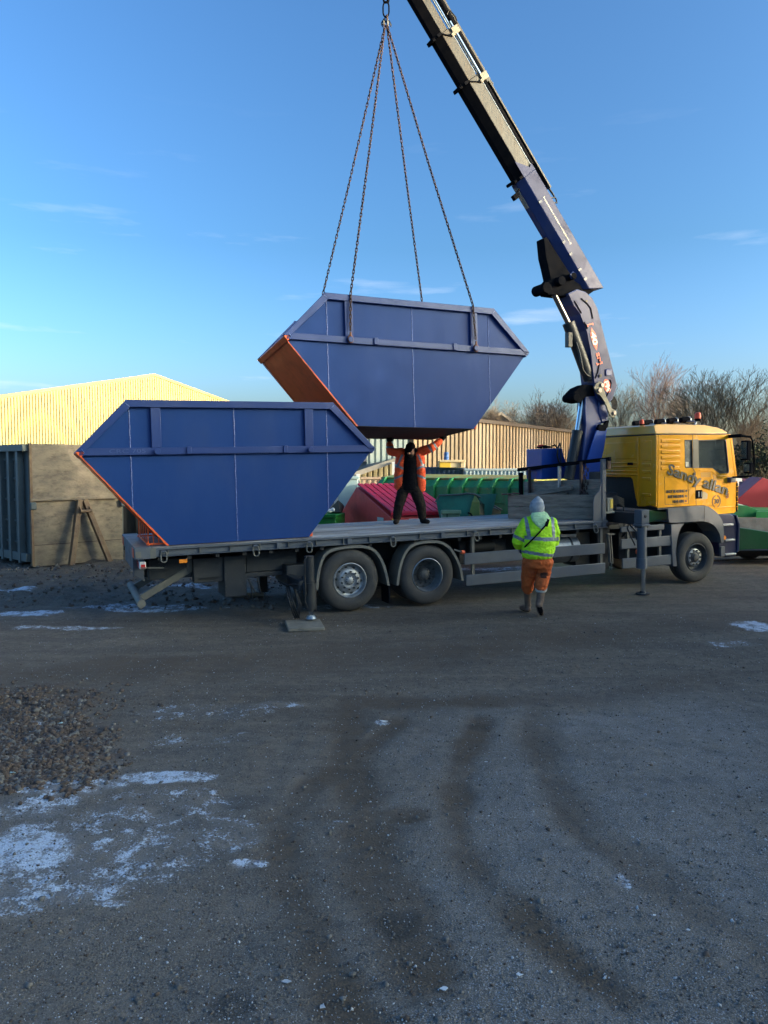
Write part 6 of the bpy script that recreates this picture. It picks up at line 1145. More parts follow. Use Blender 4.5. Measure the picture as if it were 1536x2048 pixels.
thingbox('low_container', 'low salmon pink slatted crate under the lean-to roof', 'crate', 722, 790, 955, 24.5, 1.2, mat('salmon_faded_paint', (.48, .30, .2), .6, 0, (.4, .3, .22), 2, .6), ribs=6)
thingbox('dark_blue_container', 'dark blue container with yellow machine box on top, behind green container', 'container', 845, 930, 935, 27, 2.4, M_dkblue, ribs=9)
thingbox('shipping_container', 'pale grey blue corrugated container right of the dark blue one', 'container', 929, 1060, 938, 26.5, 2.4, mat('pale_greyblue_paint', (.34, .40, .43), .5, 0, (.24, .34, .42), 6, .7), ribs=17)
r0, W_, H_ = thingbox('machine_box', 'yellow and cream machine box on the dark blue container', 'machine', 880, 930, 921, 26.6, 1.2, M_crbox, zb=atY(880, 935.5, 26.6)[2])
mb = MB(); mb.box((-.01, -.012, .01), (W_ * .43, .3, H_ + .01)); mb.build('yellow_end_panel', M_yelbox, r0, bevel=.01); mb = MB(); mb.box((W_ * .80, -.05, .02), (W_ * .83, -.0, H_ * .8)); mb.build('latch_bar', M_nut, r0)
bb_ = atY(893, 920, 27); r0 = empty('plastic_drum', 'blue plastic drum standing on the yellow machine box', 'drum', Matrix.Translation((bb_[0], 27.1, atY(893, 921, 27)[2])))
mb = MB(); mb.lathe([(.001, 0), (.085, 0), (.09, .03), (.09, .12), (.096, .13), (.09, .14), (.09, .24), (.096, .25), (.09, .26), (.08, .30), (.001, .31)], (0, 0, 0), 20); mb.v = [(p_[0], p_[2], p_[1]) for p_ in mb.v]; mb.build('drum_body', M_bin, r0, smooth=40)
# ribbed green hook-lift container
gc = empty('ribbed_container', 'long green ribbed container with top painted as sunlit behind the lorry deck', 'container', Matrix.Identity(4))
PG = Vector((-.22, 21.6, 0)); PE = Vector((3.62, 18.6, 0)); dG = (PE - PG).normalized(); LG = (PE - PG).length; Zt = 2.06
def gslab(x0, x1, pr, name, m_, bevel=.01):    # profile pr in (depth away, z), extruded along dG
    mb = MB(); mb.prism(pr, x0, x1); nn_ = Vector((-dG.y, dG.x, 0)); mb.v = [tuple(PG + dG * p_[1] + nn_ * p_[0] + Vector((0, 0, p_[2]))) for p_ in mb.v]; return mb.build(name, m_, gc, bevel=bevel)
gslab(0, LG, [(0, .3), (0, 1.82), (.20, 1.99), (2.3, 1.99), (2.3, .3)], 'body', M_green)
gslab(0, LG, [(.21, 1.995), (.21, 2.05), (.9, 2.12), (2.0, 2.12), (2.2, 2.0)], 'sunlit_top', M_suntop)
n_ = 11
for k in range(n_):
    x = .15 + k * (LG - .35) / (n_ - 1); gslab(x, x + .09, [(-.09, .35), (-.09, 1.84), (.14, 2.05), (.6, 2.09), (.6, 2.0), (.2, 1.96), (.02, 1.8), (.02, .35)], 'rib', M_green)
gslab(0, LG, [(-.03, 1.42), (-.03, 1.47), (.01, 1.47), (.01, 1.42)], 'side_rail', M_green); gslab(0, LG, [(-.05, .3), (-.05, .45), (.01, .45), (.01, .3)], 'bottom_rail', M_green)
# red skip with ribbed crimson lids
rs = empty('lidded_skip', 'red skip with a ribbed crimson plastic lid behind the deck man', 'skip', Matrix.Identity(4))
pl_ = [(668, 1046), (713, 969), (780, 1025)]; P3 = V3(atY(780, 1025, 17)); P1_ = V3(atY(668, 1046, 19.9)); gdir = (P1_ - P3); gdir.z = 0; gdir.normalize(); gn = Vector((gdir.y, -gdir.x, 0))
def onplane(px, py): r_ = ray(px, py); t_ = ((P3.x * gn.x + P3.y * gn.y) - 0) / (r_[0] * gn.x + r_[1] * gn.y); return V3(Cc + r_ * t_)
rdg = onplane(713, 969); bkp = onplane(668, 1046); eR = Vector((math.cos(R(14)), math.sin(R(14)), 0)); LR = 1.50
def cap(poly, name, m_, off=0., ln_=LR, bevel=.01):
    mb = MB(); k = len(poly); vs_ = [p_ + eR * off for p_ in poly] + [p_ + eR * (off + ln_) for p_ in poly]; mb.add(vs_, [tuple(range(k)), tuple(range(2 * k - 1, k - 1, -1))] + [(i, (i + 1) % k, (i + 1) % k + k, i + k) for i in range(k)]); return mb.build(name, m_, rs, bevel=bevel, smooth=0)
dn = lambda p_, z: Vector((p_.x, p_.y, z))
cap([dn(P3, P3.z - .10), rdg + Vector((0, 0, -.06)), bkp + Vector((0, 0, -.05)), dn(bkp, .35), dn(bkp + (P3 - bkp) * .12, .1), dn(P3, .1)], 'body', M_red)
lidn = 9
for k in range(lidn):
    o_ = .02 + k * (LR - .04) / lidn; w_ = (LR - .04) / lidn
    f = P3 + Vector((0, 0, -.0)) - gdir * .05; cap([f, rdg + Vector((0, 0, .0)), rdg + Vector((0, 0, .03)), f + Vector((0, 0, .03))], 'lid_slat', M_lid, o_, w_ - .03); cap([f + Vector((0, 0, -.01)), rdg + Vector((0, 0, -.01)), rdg + Vector((0, 0, .0)), f], 'lid_base', M_lid, o_, w_)
cap([P3 - gdir * .08 + Vector((0, 0, -.07)), P3 - gdir * .02 + Vector((0, 0, -.07)), P3 - gdir * .02 + Vector((0, 0, .02)), P3 - gdir * .08 + Vector((0, 0, .01))], 'lid_edge', M_lid, 0, LR)
cap([P3 - gdir * .05 + Vector((0, 0, -.24)), P3 + Vector((0, 0, -.24)), P3 + Vector((0, 0, -.12)), P3 - gdir * .05 + Vector((0, 0, -.12))], 'front_rail', M_red, 0, LR); cap([P3 - gdir * .04 + Vector((0, 0, -.42)), P3 + Vector((0, 0, -.42)), P3 + Vector((0, 0, -.37)), P3 - gdir * .04 + Vector((0, 0, -.37))], 'front_rail', M_red, 0, LR)
mb = MB(); q = P3 + gdir * .3; mb.add([q + Vector((0, 0, -.30)) + gn * -.0 - eR * .012, q + gdir * .32 + Vector((0, 0, -.30)) - eR * .012, q + gdir * .32 + Vector((0, 0, -.14)) - eR * .012, q + Vector((0, 0, -.14)) - eR * .012], [(0, 1, 2, 3)]); o = mb.build('sticker', M_label, rs, smooth=0); s_ = o.modifiers.new('s', 'SOLIDIFY'); s_.thickness = .004
for (a, b, z0, z1, m_) in ((.42, .70, -.215, -.145, M_logow), (1.10, 1.34, -.215, -.145, M_label), (1.14, 1.38, -.31, -.235, M_label), (.02, .12, -.22, -.14, M_laby), (.02, .12, -.32, -.24, M_laby), (.92, 1.02, -.215, -.145, M_logow)):
    mb = MB(); q = P3 - gdir * .062; mb.add([q + eR * a + Vector((0, 0, z0)), q + eR * b + Vector((0, 0, z0)), q + eR * b + Vector((0, 0, z1)), q + eR * a + Vector((0, 0, z1))], [(0, 1, 2, 3)]); o = mb.build('sticker', m_, rs, smooth=0); s_ = o.modifiers.new('s', 'SOLIDIFY'); s_.thickness = .02; s_.offset = 0
# teal skip with a worn yellow-green corner plate
ts = empty('small_skip', 'dented teal green skip with a yellow green corner between red skip and crate', 'skip', Matrix.Identity(4))
def solidpx(front, Y, back_off, name, m_, par, bevel=.008):
    P = [V3(atY(px, py, y_)) for (px, py, y_) in front]; k = len(P); mb = MB(); off = Vector(back_off); mb.add(P + [p_ + off for p_ in P], [tuple(range(k)), tuple(range(2 * k - 1, k - 1, -1))] + [(i, (i + 1) % k, (i + 1) % k + k, i + k) for i in range(k)]); return mb.build(name, m_, par, bevel=bevel, smooth=0)
solidpx([(878, 992, 16.8), (950, 988, 16.6), (933, 1062, 16.6), (884, 1062, 16.8), (872, 1004, 16.8)], 0, (.5, .10, 0), 'end_panel', M_teal, ts)
solidpx([(950, 988.5, 16.55), (958, 1004, 16.4), (960.5, 1062, 16.4), (931, 1062, 16.55), (944, 1004, 16.5)], 0, (.02, .08, 0), 'corner_plate', M_moss, ts, 0)
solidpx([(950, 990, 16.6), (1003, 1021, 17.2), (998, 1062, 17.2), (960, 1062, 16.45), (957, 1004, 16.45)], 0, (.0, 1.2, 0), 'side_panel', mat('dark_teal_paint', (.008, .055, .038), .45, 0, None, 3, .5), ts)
mb = MB(); mb.tube([V3(atY(871, 1004, 16.7)), V3(atY(879, 991, 16.7)), V3(atY(915, 989.5, 16.6)), V3(atY(935, 987, 16.6)), V3(atY(950, 988.5, 16.5)), V3(atY(972, 1002, 16.8)), V3(atY(1003, 1020, 17.1))], .022, 6); mb.build('bent_rim', mat('rim_grey_green', (.10, .13, .11), .6), ts, smooth=60)
mb = MB(); p_ = V3(atY(941, 1030, 16.35)); mb.tube([p_ + Vector((-.06, 0, .05)), p_ + Vector((0, -.02, .03)), p_ + Vector((.05, 0, -.06))], .02, 6); mb.build('hook_lug', M_black, ts, smooth=60)
r0, W_, H_ = thingbox('pale_green_bin', 'pale faded green bin end in front of the teal skip', 'bin', 884, 920, 1022, 16.2, .4, M_pgreen)
mb = MB(); mb.box((W_ * .26, -.012, 0), (W_ * .30, 0, H_)); mb.build('dark_joint', M_black, r0)
thingbox('low_skip', 'bright green skip edge half hidden behind the blue skip', 'skip', 630, 672, 1030, 17.5, 1.0, M_bgreen, rz=-10)
mb = MB(); p_ = V3(atY(658, 1022, 17.6)); mb.sphere((p_.x, p_.y, p_.z), (.09, .08, .05)); mb.sphere((p_.x + .09, p_.y, p_.z + .03), (.05, .05, .05)); mb.sphere((p_.x - .1, p_.y + .05, p_.z - .04), (.08, .06, .04)); tag(mb.build('rubbish_bundle', M_white, None, smooth=60), 'white rubbish bundle on the bright green skip', 'rubbish')
mb = MB(); pts_ = [(655, 1024, 18), (676, 1000, 18.2), (686, 1008, 18.4), (680, 1024, 18)]; P = [V3(atY(a, b, c)) for a, b, c in pts_]; mb.add(P + [p_ + Vector((0, .6, -.1)) for p_ in P], [(0, 1, 2, 3), (7, 6, 5, 4), (0, 4, 5, 1), (1, 5, 6, 2), (2, 6, 7, 3), (3, 7, 4, 0)]); tag(mb.build('tipped_hopper', mat('dark_hopper_steel', (.03, .035, .03), .6), None, smooth=0), 'dark tipped hopper showing between blue skip and red skip', 'hopper')
# hook-lift container at the left
hc_ = empty('hooklift_container', 'cream rust streaked hook-lift container end with blue grey ribbed side', 'container', Matrix.Identity(4))
PH = Vector((-8.2, 17.35, 0)); dH = Vector((.719, .695, 0)); dS = Vector((-.735, .678, 0))
def hbox(x0, x1, y0, y1, z0, z1, name, m_, bevel=.008): return wbox(PH, dH, x0, x1, y0, y1, z0, z1).build(name, m_, hc_, bevel=bevel)
hbox(.02, 2.24, .02, 5.8, .12, 2.86, 'body', M_cont); hbox(.0, 2.26, -.06, .02, 1.56, 2.89, 'upper_end_plate', M_steelc, .015); hbox(.0, 2.26, -.075, -.055, 1.56, 1.64, 'plate_lip', M_steelc); hbox(.03, 2.22, -.0, .02, .02, 1.56, 'lower_end_plate', M_steelc)
hbox(.035, 2.215, -.006, .0, .52, .535, 'plate_joint', M_txtb, 0)
for x in (.0, 2.16):
    mb = MB(); wbox(PH, dH, x - .02, x + .12, -.10, .0, 1.36, 1.54, mb); mb.build('corner_block', M_cont, hc_, bevel=.03)
def lp(x, y_, z): q = PH + dH * x + Vector((-dH.y, dH.x, 0)) * y_; return Vector((q.x, q.y, z))
for (a, b) in (((1.10, -.12, 1.56), (.78, -.34, .03)), ((1.22, -.12, 1.56), (1.72, -.34, .03))):
    mb = MB(); mb.beam(lp(*a), lp(*b), .12, .13, up=(dH.y, -dH.x, 0)); mb.build('a_frame_leg', M_rusto, hc_, bevel=.008)
mb = MB(); mb.cyl(lp(1.04, -.30, 1.30), lp(1.32, -.30, 1.30), .035, n=12); mb.beam(lp(1.06, -.06, 1.5), lp(1.06, -.32, 1.28), .03, .06); mb.beam(lp(1.30, -.06, 1.5), lp(1.30, -.32, 1.28), .03, .06); mb.build('hook_bar', M_rusto, hc_, bevel=.005)
# ribbed side going back
PS = PH + Vector((0, 0, 0))
def sbox(s0, s1, o0, o1, z0, z1, name, m_, bevel=.006):
    mb = MB(); vs_ = []; nrm = Vector((-dS.y, dS.x, 0))
    for z in (z0, z1):
        for a, b in ((s0, o0), (s1, o0), (s1, o1), (s0, o1)): q = PS + dS * a + nrm * b; vs_.append((q.x, q.y, z))
    mb.add(vs_, [(0, 3, 2, 1), (4, 5, 6, 7), (0, 1, 5, 4), (1, 2, 6, 5), (2, 3, 7, 6), (3, 0, 4, 7)]); return mb.build(name, m_, hc_, bevel=bevel)
for k in range(9):
    s_ = .35 + k * .52; sbox(s_, s_ + .12, -.01, .12, .10, 2.72, 'side_rib', M_cont)
    for z in (.55, 1.05, 1.55, 2.05, 2.5): sbox(s_ + .12, s_ + .52, -.01, .035, z, z + .05, 'side_step', M_cont)
sbox(.0, 5.4, -.01, .14, 2.72, 2.88, 'top_rail', M_cont); sbox(.05, 5.4, -.01, .10, .15, .34, 'bottom_rail', M_cont)
hbox(-.01, .05, -.07, .03, .05, 2.9, 'corner_edge', M_rusto, .004)
dc = empty('dark_container', 'dark container in shade between the cream container and the blue skip', 'container', Matrix.Identity(4))
PD = Vector((-7.3, 20.4, 0)); wbox(PD, Vector((1, 0, 0)), 0, 3.2, 0, 4, .05, 2.3).build('body', M_dcont, dc, bevel=.01)
for k in range(7): wbox(PD, Vector((1, 0, 0)), .1 + k * .45, .2 + k * .45, -.08, 0, .1, 2.25).build('rib', M_dcont, dc, bevel=.01)
# right edge: sheds and skips behind the cab -------------------------------
sh = empty('white_shed', 'white gabled shed just right of the cab mirror', 'shed', Matrix.Identity(4))
polyY([(1462, 1010), (1462, 957), (1488, 957), (1512, 972), (1512, 1010)], 34, 5, M_white, 'gable_wall', sh); polyY([(1474, 985), (1474, 973), (1500, 976), (1500, 985)], 33.95, .04, mat('shed_sign_reddish', (.45, .2, .16), .6, 0, (.6, .55, .5), 20, .8), 'sign_strip', sh)
polyY([(1476, 1003), (1476, 978), (1486, 978), (1486, 1003)], 33.93, .04, M_bluegr, 'window', sh)
st_ = empty('striped_roof_skip', 'dark red striped skip lid behind the red skip at the right edge', 'skip', Matrix.Identity(4))
for k in range(9): a, b, c, d = [V3(atY(*q)) for q in ((1484 + k * 8, 957 + k * .2, 31), (1491 + k * 8, 957 + k * .2, 31), (1509 + k * 8, 984, 27), (1502 + k * 8, 984, 27))]; mb = MB(); e = Vector((0, 0, -.08)); mb.add([a, b, c, d, a + e, b + e, c + e, d + e], [(0, 1, 2, 3), (7, 6, 5, 4), (0, 4, 5, 1), (1, 5, 6, 2), (2, 6, 7, 3), (3, 7, 4, 0)]); mb.build('lid_slat', mat('dark_red_lid', (.15, .02, .03), .5), st_, smooth=0)
a, b, c, d = [V3(atY(*q)) for q in ((1478, 958, 31.2), (1570, 958, 31.2), (1590, 987, 27.1), (1496, 987, 27.1))]; mb = MB(); e = Vector((0, 0, -.6)); mb.add([a, b, c, d, a + e, b + e, c + e, d + e], [(0, 1, 2, 3), (7, 6, 5, 4), (0, 4, 5, 1), (1, 5, 6, 2), (2, 6, 7, 3), (3, 7, 4, 0)]); mb.build('body', MATS['dark_red_lid'], st_, smooth=0)
for o in st_.children: 
    if o.name.startswith('body'): o.location.z = -.1
rd = empty('red_skip', 'plain red wedge shaped skip at the right edge above the green ones', 'skip', Matrix.Identity(4))
solidpx([(1474, 1007, 22), (1474, 999, 22), (1525, 955, 22), (1640, 1000, 22), (1640, 1030, 22), (1560, 1024, 22)], 0, (.6, 2.0, 0), 'body', mat('crimson_skip_paint', (.30, .012, .03), .45, 0, (.24, .01, .026), 2, .4), rd)
gs1 = empty('green_skip', 'dark green open skip stacked under the red skip at right', 'skip', Matrix.Identity(4))
solidpx([(1440, 1008, 20.5), (1495, 1012, 20.5), (1515, 1020, 20.5), (1640, 1022, 20.5), (1640, 1036, 20.5), (1440, 1034, 20.5)], 0, (.3, 1.6, 0), 'body', M_green, gs1)
solidpx([(1512, 1023, 20.2), (1640, 1023, 20.2), (1640, 1036, 20.2), (1512, 1036, 20.2)], 0, (.3, .4, 0), 'rim', M_green, gs1); mb = MB(); mb.beam(V3(atY(1440, 1037, 20.2)), V3(atY(1640, 1040, 20.2)), .3, .05); mb.build('mossy_ledge', M_moss, gs1)
gs2 = empty('green_skip', 'green open skip with bare grey inside, lowest at the right edge', 'skip', Matrix.Identity(4))
solidpx([(1455, 1052, 17.8), (1560, 1068, 17.8), (1660, 1050, 17.8), (1660, 1100, 17.8), (1520, 1098, 17.8), (1455, 1101, 17.8)], 0, (.1, .05, 0), 'front_panel', mat('deep_green_skip_paint', (.008, .085, .028), .4, 0, (.006, .06, .022), 2, .5, bump=.1, dirt=(.05, .08, .05), dirt_amt=.3), gs2)
solidpx([(1440, 1036, 19.2), (1660, 1036, 19.2), (1660, 1100, 19.0), (1440, 1100, 19.0)], 0, (0, .06, 0), 'back_panel', mat('bare_grey_steel_inside', (.20, .19, .175), .6, .2, (.12, .11, .10), 5, .8, dirt=(.3, .15, .1), dirt_amt=.4), gs2)
solidpx([(1455, 1101, 17.85), (1660, 1100, 17.85), (1660, 1112, 18.2), (1455, 1112, 18.2)], 0, (0, .9, 0), 'underside', M_under, gs2)
tr = empty('trailer_wheel', 'dark trailer tyre lying in the shade under the green skip', 'tyre', Matrix.Identity(4)); p_ = gnd(1500, 1118); mb = MB(); mb.lathe([(.2, 0), (.34, -.02), (.36, .1), (.34, .22), (.2, .2)], (p_[0], p_[1], .34), 28); mb.build('tyre', M_tyre, tr, smooth=40)
mb = MB(); p_ = gnd(1480, 1122); mb.tube([(p_[0] - 1.2, p_[1] - .3, .03), (p_[0] - .2, p_[1] - .1, .04), (p_[0] + .8, p_[1] + .2, .03), (p_[0] + 2.2, p_[1] - .1, .04)], .022, 6); tag(mb.build('air_hose', M_blkrub, None, smooth=60), 'black hose lying on the ground below the green skip', 'hose')

# ------------------------------------------------------------------ trees
def bare_tree(name, H_, seed, twig, spread=.55, upright=.6, n0=9, leaf=None, levels=5, dens=1.):
    r = random.Random(seed); tr_, cr_ = MB(), MB()
    def seg(mb, a, b, ra, rb, n_=3): 
        d = (b - a)
        if d.length < 1e-4: return
        d.normalize(); u_ = d.orthogonal().normalized(); w_ = d.cross(u_); vs_ = []
        for p_, q in ((a, ra), (b, rb)):
            for i in range(n_): t_ = 6.283 * i / n_; vs_.append(p_ + (u_ * math.cos(t_) + w_ * math.sin(t_)) * q)
        mb.add(vs_, [(i, (i + 1) % n_, (i + 1) % n_ + n_, i + n_) for i in range(n_)])
    def grow(p_, d, ln_, rad, lev):
        k = 4 if lev < 2 else 3; a = Vector(p_); nodes = []
        for i in range(k):
            d = (d + Vector((r.gauss(0, .10), r.gauss(0, .10), .05 * upright + r.gauss(0, .05)))).normalized(); b = a + d * ln_ / k; ra = rad * (1 - i / k * .55); rb = rad * (1 - (i + 1) / k * .55); tw_ = twig * (1.9, 1.6, 1.25, .9, .7, .5)[lev]; seg(tr_ if lev == 0 else cr_, a, b, max(ra, tw_), max(rb, tw_), 7 if lev == 0 else 3); nodes.append((b, d)); a = b
        if lev >= levels: return
        m_ = [int(n0 * dens), 5, 5, 3, 3, 3][lev]
        for i in range(m_):
            t_ = (i + .6 + r.random() * .5) / m_; j = min(int((.25 + .75 * t_) * k), k - 1); q, dd_ = nodes[j]; q = q - dd_ * ln_ / k * r.random(); az = i * 2.4 + r.random() * 1.2
            side_ = Vector((math.cos(az), math.sin(az), 0)); side_ = (side_ - dd_ * side_.dot(dd_)).normalized(); op = spread * r.uniform(.75, 1.25); nd = (dd_ * math.cos(op) + side_ * math.sin(op)).normalized()
            grow(q, nd, ln_ * r.uniform(.50, .72) * (1.0 if lev else (.95 - .45 * t_)), rad * .42 if lev else rad * .40, lev + 1)
    grow((0, 0, 0), Vector((0, 0, 1)), H_ * .80, H_ * .014, 0)
    return tr_, cr_
protos = []
def make_proto(H_, seed, twig, m_trunk, m_twig, **kw):
    a, b = bare_tree('t', H_, seed, twig, **kw)
    zmax = max(v_[2] for v_ in b.v); k = H_ / zmax
    for q in (a, b): q.v = [(v_[0] * k, v_[1] * k, v_[2] * k) for v_ in q.v]
    t_ = a.build('trunk', m_trunk, None, smooth=60, fix=False); c = b.build('crown', m_twig, None, smooth=0, fix=False); bpy.context.scene.collection.objects.unlink(t_); bpy.context.scene.collection.objects.unlink(c); return t_, c
def place(pr, x, y_, s_, rz, label, group, name='bare_tree', sxy=1.):
    r0 = empty(name, label, 'tree', Matrix.Translation((x, y_, 0)), group)
    for q in pr:
        c = q.copy(); COL.objects.link(c); c.parent = r0; c.scale = (s_ * sxy, s_ * sxy, s_); c.rotation_euler = (0, 0, rz)
pA = make_proto(13, 1, .015, M_barkg, M_birch, spread=.42, upright=1.2, n0=13)          # tall birch
pB = make_proto(10, 2, .016, M_bark, M_bark, spread=.50, upright=1.6, n0=10)             # round twiggy tree
pC = make_proto(12, 3, .018, M_barkg, M_barkg, spread=.44, upright=1.5, n0=8)           # vase-shaped tree
pD = make_proto(8, 5, .014, M_bark, M_bark, spread=.6, upright=1.3, n0=10)
def tp_(px, ytop, Y): p_ = atY(px, ytop, Y); return p_[0], p_[2]
TG = 'bare winter trees beyond the yard'
for (pr, px, yt, Y, lab, H_, sx_) in [
    (pB, 992, 783, 75, 'thin bare tree just right of the hanging skip', 10, .7), (pD, 1040, 795, 72, 'low bushy bare tree behind the far gable roof', 8, 1.1), (pB, 1078, 768, 70, 'twiggy brown bare tree with a pointed top left of the crane', 10, .9),
    (pB, 1125, 765, 68, 'dense brown bare tree directly left of the crane column', 10, 1.05), (pD, 1062, 806, 64, 'lowest bushy bare tree over the corrugated building', 8, 1.3), (pB, 1105, 800, 62, 'short pale bare tree over the end of the corrugated building', 10, 1.2),
    (pC, 1235, 755, 66, 'bare tree just right of the crane column above the cab', 12, .9), (pA, 1322, 698, 66, 'tallest brown birch with a narrow crown above the cab roof', 13, .95), (pB, 1345, 756, 64, 'wide bare tree in front of the tall birch', 10, 1.2), 
    (pC, 1440, 728, 52, 'large vase shaped bare tree right of the cab', 12, 1.15), (pC, 1500, 722, 50, 'large dense bare tree near the right edge', 12, 1.2), (pC, 1560, 715, 48, 'big bare tree cut by the right edge', 12, 1.3), (pB, 1530, 800, 44, 'low bare tree at the right edge over the hedge', 10, 1.1)]:
    x, zt = tp_(px, yt, Y); place(pr, x, Y, zt / H_, px * .7, lab, TG, sxy=sx_)
# a few more of the same row beyond the frame, so the row does not stop at its edge, and the trees behind the photographer
for k, (x, y_) in enumerate([(30, 47), (36, 52), (43, 60)]): place(pC, x, y_, 1.1, k, ['bare tree first beyond the right edge of the row', 'bare tree second beyond the right edge of the row', 'bare tree last and farthest along the row'][k], TG)
# dark evergreen hedge at the right
def leafmass(name, label, n_, cx_, cy_, rx, ry, rz_, m_, seed, leaf=.10):
    r = np.random.default_rng(seed); u_ = r.standard_normal((n_, 3)); u_ /= np.linalg.norm(u_, axis=1)[:, None]; rad = r.uniform(.45, 1, n_) ** .6; P = u_ * rad[:, None] * np.array([rx, ry, rz_]); P[:, 2] = np.abs(P[:, 2]); lump = 1 + .25 * np.sin(P[:, 0] * 3.1 + 1) * np.cos(P[:, 2] * 2.3 + seed) ; P *= lump[:, None]; P += np.array([cx_, cy_, 0])
    a = r.standard_normal((n_, 3)); a /= np.linalg.norm(a, axis=1)[:, None]; b = np.cross(a, r.standard_normal((n_, 3))); b /= np.linalg.norm(b, axis=1)[:, None]; s_ = r.uniform(.5, 1.3, n_)[:, None] * leaf
    V = np.stack([P - a * s_, P + b * s_ * .5, P + a * s_, P - b * s_ * .5], 1).reshape(-1, 3); me_ = bpy.data.meshes.new(name); me_.from_pydata(V.tolist(), [], [(4 * i, 4 * i + 1, 4 * i + 2, 4 * i + 3) for i in range(n_)]); me_.materials.append(m_); o = bpy.data.objects.new('foliage', me_); COL.objects.link(o)
    r0 = empty(name, label, 'bush', Matrix.Identity(4)); o.parent = r0; mb = MB(); rr = random.Random(seed)
    for k in range(14): q = Vector((cx_ + rr.uniform(-.6, .6) * rx, cy_ + rr.uniform(-.5, .5) * ry, 0)); mb.tube([q, q + Vector((rr.uniform(-.4, .4), 0, rz_ * .5)), q + Vector((rr.uniform(-.9, .9), 0, rz_ * rr.uniform(.8, 1.1)))], [.05, .03, .01], 4)
    mb.build('stems', M_bark, r0, smooth=0); return r0
for k, (px, Y, top, rx, lab) in enumerate([(1480, 41, 905, 1.9, 'dark evergreen bush right beside the cab mirror'), (1530, 40, 868, 2.2, 'taller dark evergreen bush at the right edge'), (1590, 40, 860, 2.6, 'dark evergreen bush cut by the right edge'), (1500, 43, 930, 3.0, 'low dark scrub under the bare trees at right')]):
    x, zt = tp_(px, top, Y); leafmass('evergreen_bush', lab, 7000, x, Y, rx, 1.6, zt, M_everg, 40 + k, .09)
r = np.random.default_rng(5)
def scrub(name, x0, x1, Y0, Y1, h, n_, m_, seed, lab):
    r = np.random.default_rng(seed); P = np.stack([r.uniform(x0, x1, n_), r.uniform(Y0, Y1, n_), np.zeros(n_)], 1); d = np.stack([r.normal(0, .35, n_), r.normal(0, .35, n_), np.ones(n_)], 1); ln_ = r.uniform(.3, 1, n_) * h; T_ = P + d * ln_[:, None]; w_ = np.stack([np.full(n_, .012), np.zeros(n_), np.zeros(n_)], 1); M_ = (P + T_) / 2 + r.normal(0, .12, (n_, 3)); V = np.stack([P - w_, P + w_, M_ + w_ * .7, T_, M_ - w_ * .7], 1).reshape(-1, 3)
    me_ = bpy.data.meshes.new(name); me_.from_pydata(V.tolist(), [], [(5 * i, 5 * i + 1, 5 * i + 2, 5 * i + 3, 5 * i + 4) for i in range(n_)]); me_.materials.append(m_); o = bpy.data.objects.new(name, me_); COL.objects.link(o); tag(o, lab, 'scrub', kind='stuff')
scrub('scrub', 14, 36, 36, 44, 2.6, 6000, M_barkg, 3, 'brown winter scrub beyond the yard at the right')
scrub('scrub', 8, 34, 56, 62, 2.2, 3000, M_bark, 4, 'brown winter scrub behind the corrugated building')

# ------------------------------------------------------------------ unseen sheds added to shade the yard, and unseen trees that dapple the sun
dL = Vector((math.cos(R(SUN_AZ)), math.sin(R(SUN_AZ)), 0)); dD = Vector((-math.sin(R(SUN_AZ)), math.cos(R(SUN_AZ)), 0))
TE = math.tan(R(SUN_EL))
def shed(l0, l1, h, label, d0=-30, dep=14):
    r0 = empty('shade_shed', label, 'shed', Matrix.Identity(4)); P = dL * l0 + dD * (d0 - dep); vs_ = []
    mb = MB(); q = [dL * l0 + dD * d0, dL * l1 + dD * d0, dL * l1 + dD * (d0 - dep), dL * l0 + dD * (d0 - dep)]; mb.add([p_ for p_ in q] + [p_ + Vector((0, 0, h)) for p_ in q], [(0, 1, 5, 4), (1, 2, 6, 5), (2, 3, 7, 6), (3, 0, 4, 7), (4, 5, 6, 7)]); mb.build('walls', M_brick, r0, smooth=0)
    mb = MB(); mb.beam(q[0] + Vector((0, 0, h)), q[1] + Vector((0, 0, h)), .2, .2); mb.build('gutter', M_roofg, r0)
shed(-45, 11.3, 3.45 + 36 * TE, 'unseen tall grey shed added to shade the yard')
shed(11.3, 15.6, 1.0 + 42.3 * TE, 'unseen slightly lower grey shed added for shade, joined to the tall one')
shed(15.6, 25, 1.2 + 27 * TE, 'unseen low grey shed added for shade at the end of the row')
for k, (l_, d_, s_) in enumerate([(9.5, -19, 1.1), (11.6, -16, 1.1), (13.4, -20, 1.1), (17, -18, .8), (33, -14, 1.0), (37, -17, 1.1), (41, -14, 1.15), (45, -18, 1.2), (49, -15, 1.2)]):
    q = dL * l_ + dD * d_; place((pB, pC)[k % 2], q.x, q.y, s_, k * 1.3, 'unseen bare tree beside the grey sheds, ' + ['nearest the photographer', 'second from the photographer', 'third from the photographer', 'smaller and alone by the low shed', 'first past the low shed', 'second past the low shed', 'third past the low shed', 'last but one of the row', 'last of the row'][k], 'unseen bare trees beyond the right edge')
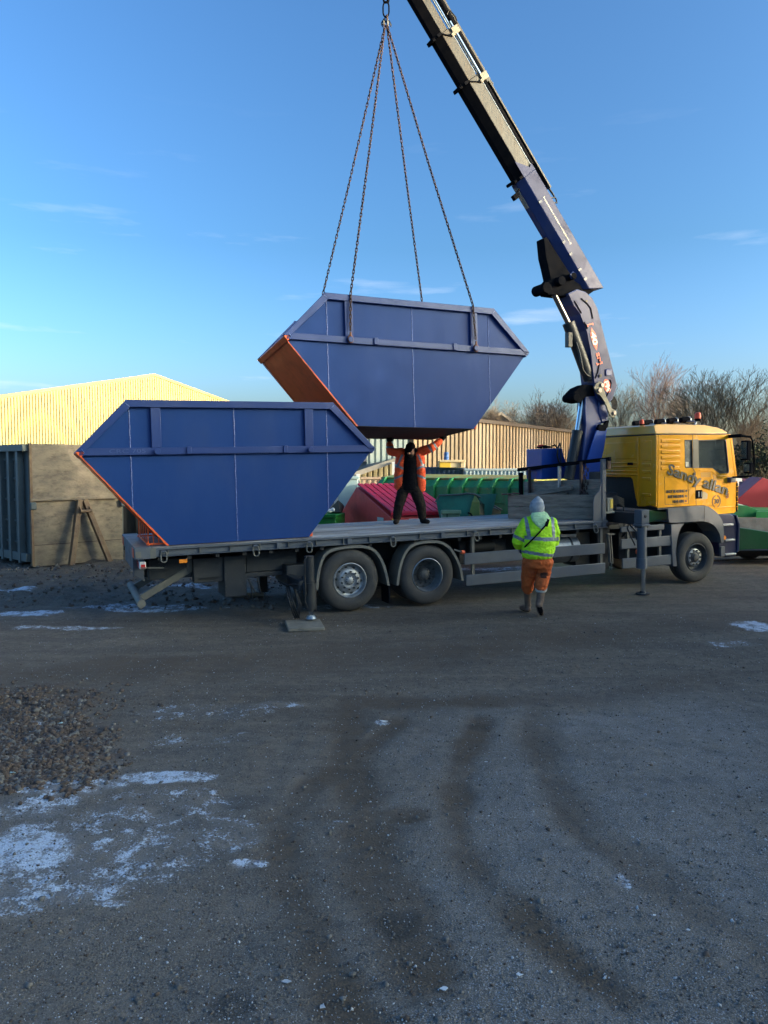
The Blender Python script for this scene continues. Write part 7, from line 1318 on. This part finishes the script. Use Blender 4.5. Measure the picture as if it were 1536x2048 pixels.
def split_loose(o):
    me_ = o.data; n_ = len(me_.vertices); par = list(range(n_))
    def fd(i):
        while par[i] != i: par[i] = par[par[i]]; i = par[i]
        return i
    for pl in me_.polygons:
        v_ = pl.vertices; r_ = fd(v_[0])
        for k in v_[1:]: par[fd(k)] = r_
    grp = {}
    for pl in me_.polygons: grp.setdefault(fd(pl.vertices[0]), []).append(pl)
    if len(grp) < 2: return
    for gi, (k, pls) in enumerate(grp.items()):
        ids = {}; vs_ = []; fs = []
        for pl in pls:
            f = []
            for i in pl.vertices:
                if i not in ids: ids[i] = len(vs_); vs_.append(tuple(me_.vertices[i].co))
                f.append(ids[i])
            fs.append(f)
        m2 = bpy.data.meshes.new(me_.name); m2.from_pydata(vs_, [], fs)
        for q in me_.materials: m2.materials.append(q)
        m2.polygons.foreach_set('use_smooth', [pl.use_smooth for pl in pls]); m2.set_sharp_from_angle(angle=R(35))
        if gi == 0: first = m2
        else: q = o.copy(); q.data = m2; COL.objects.link(q)
    o.data = first
STUFF = ('wheel_nuts', 'underbody_bolts', 'stabiliser_hoses', 'boom_hose_ends', 'laurel_wreath', 'illegible_boom_lettering', 'hydraulic_hoses', 'hose_loops', 'coiled_air_line', 'stabiliser_chain', 'door_gap', 'window_seal', 'chain_shortener', 'cylinder_hose', 'side_hose', 'stems', 'boom_collar', 'elbow_linkage')
SPLIT = ('battery_and_valve_boxes', 'seats', 'windscreen_frame', 'bunk_and_header_shelf', 'underbody_box', 'lamp_bracket', 'folding_ladder', 'rear_seam', 'tank_straps', 'end_flange', 'axles', 'door_crease', 'handle_grip', 'roof_gutter', 'hose_tray', 'pivot_cover', 'pale_post', 'tank_valve', 'door_recess_shade_panel')
for o in list(COL.objects):
    b_ = o.name.split('.')[0]
    if o.type == 'MESH' and b_ in STUFF and o.parent: o['kind'] = 'stuff'
    if o.type == 'MESH' and b_ in SPLIT: split_loose(o)
for o in COL.objects:
    if o.name.split('.')[0] in ('seats', 'axles', 'tank_straps'): o.name = {'seats': 'seat_cushion', 'axles': 'axle', 'tank_straps': 'tank_strap'}[o.name.split('.')[0]]
bpy.data.scenes.remove(TS)
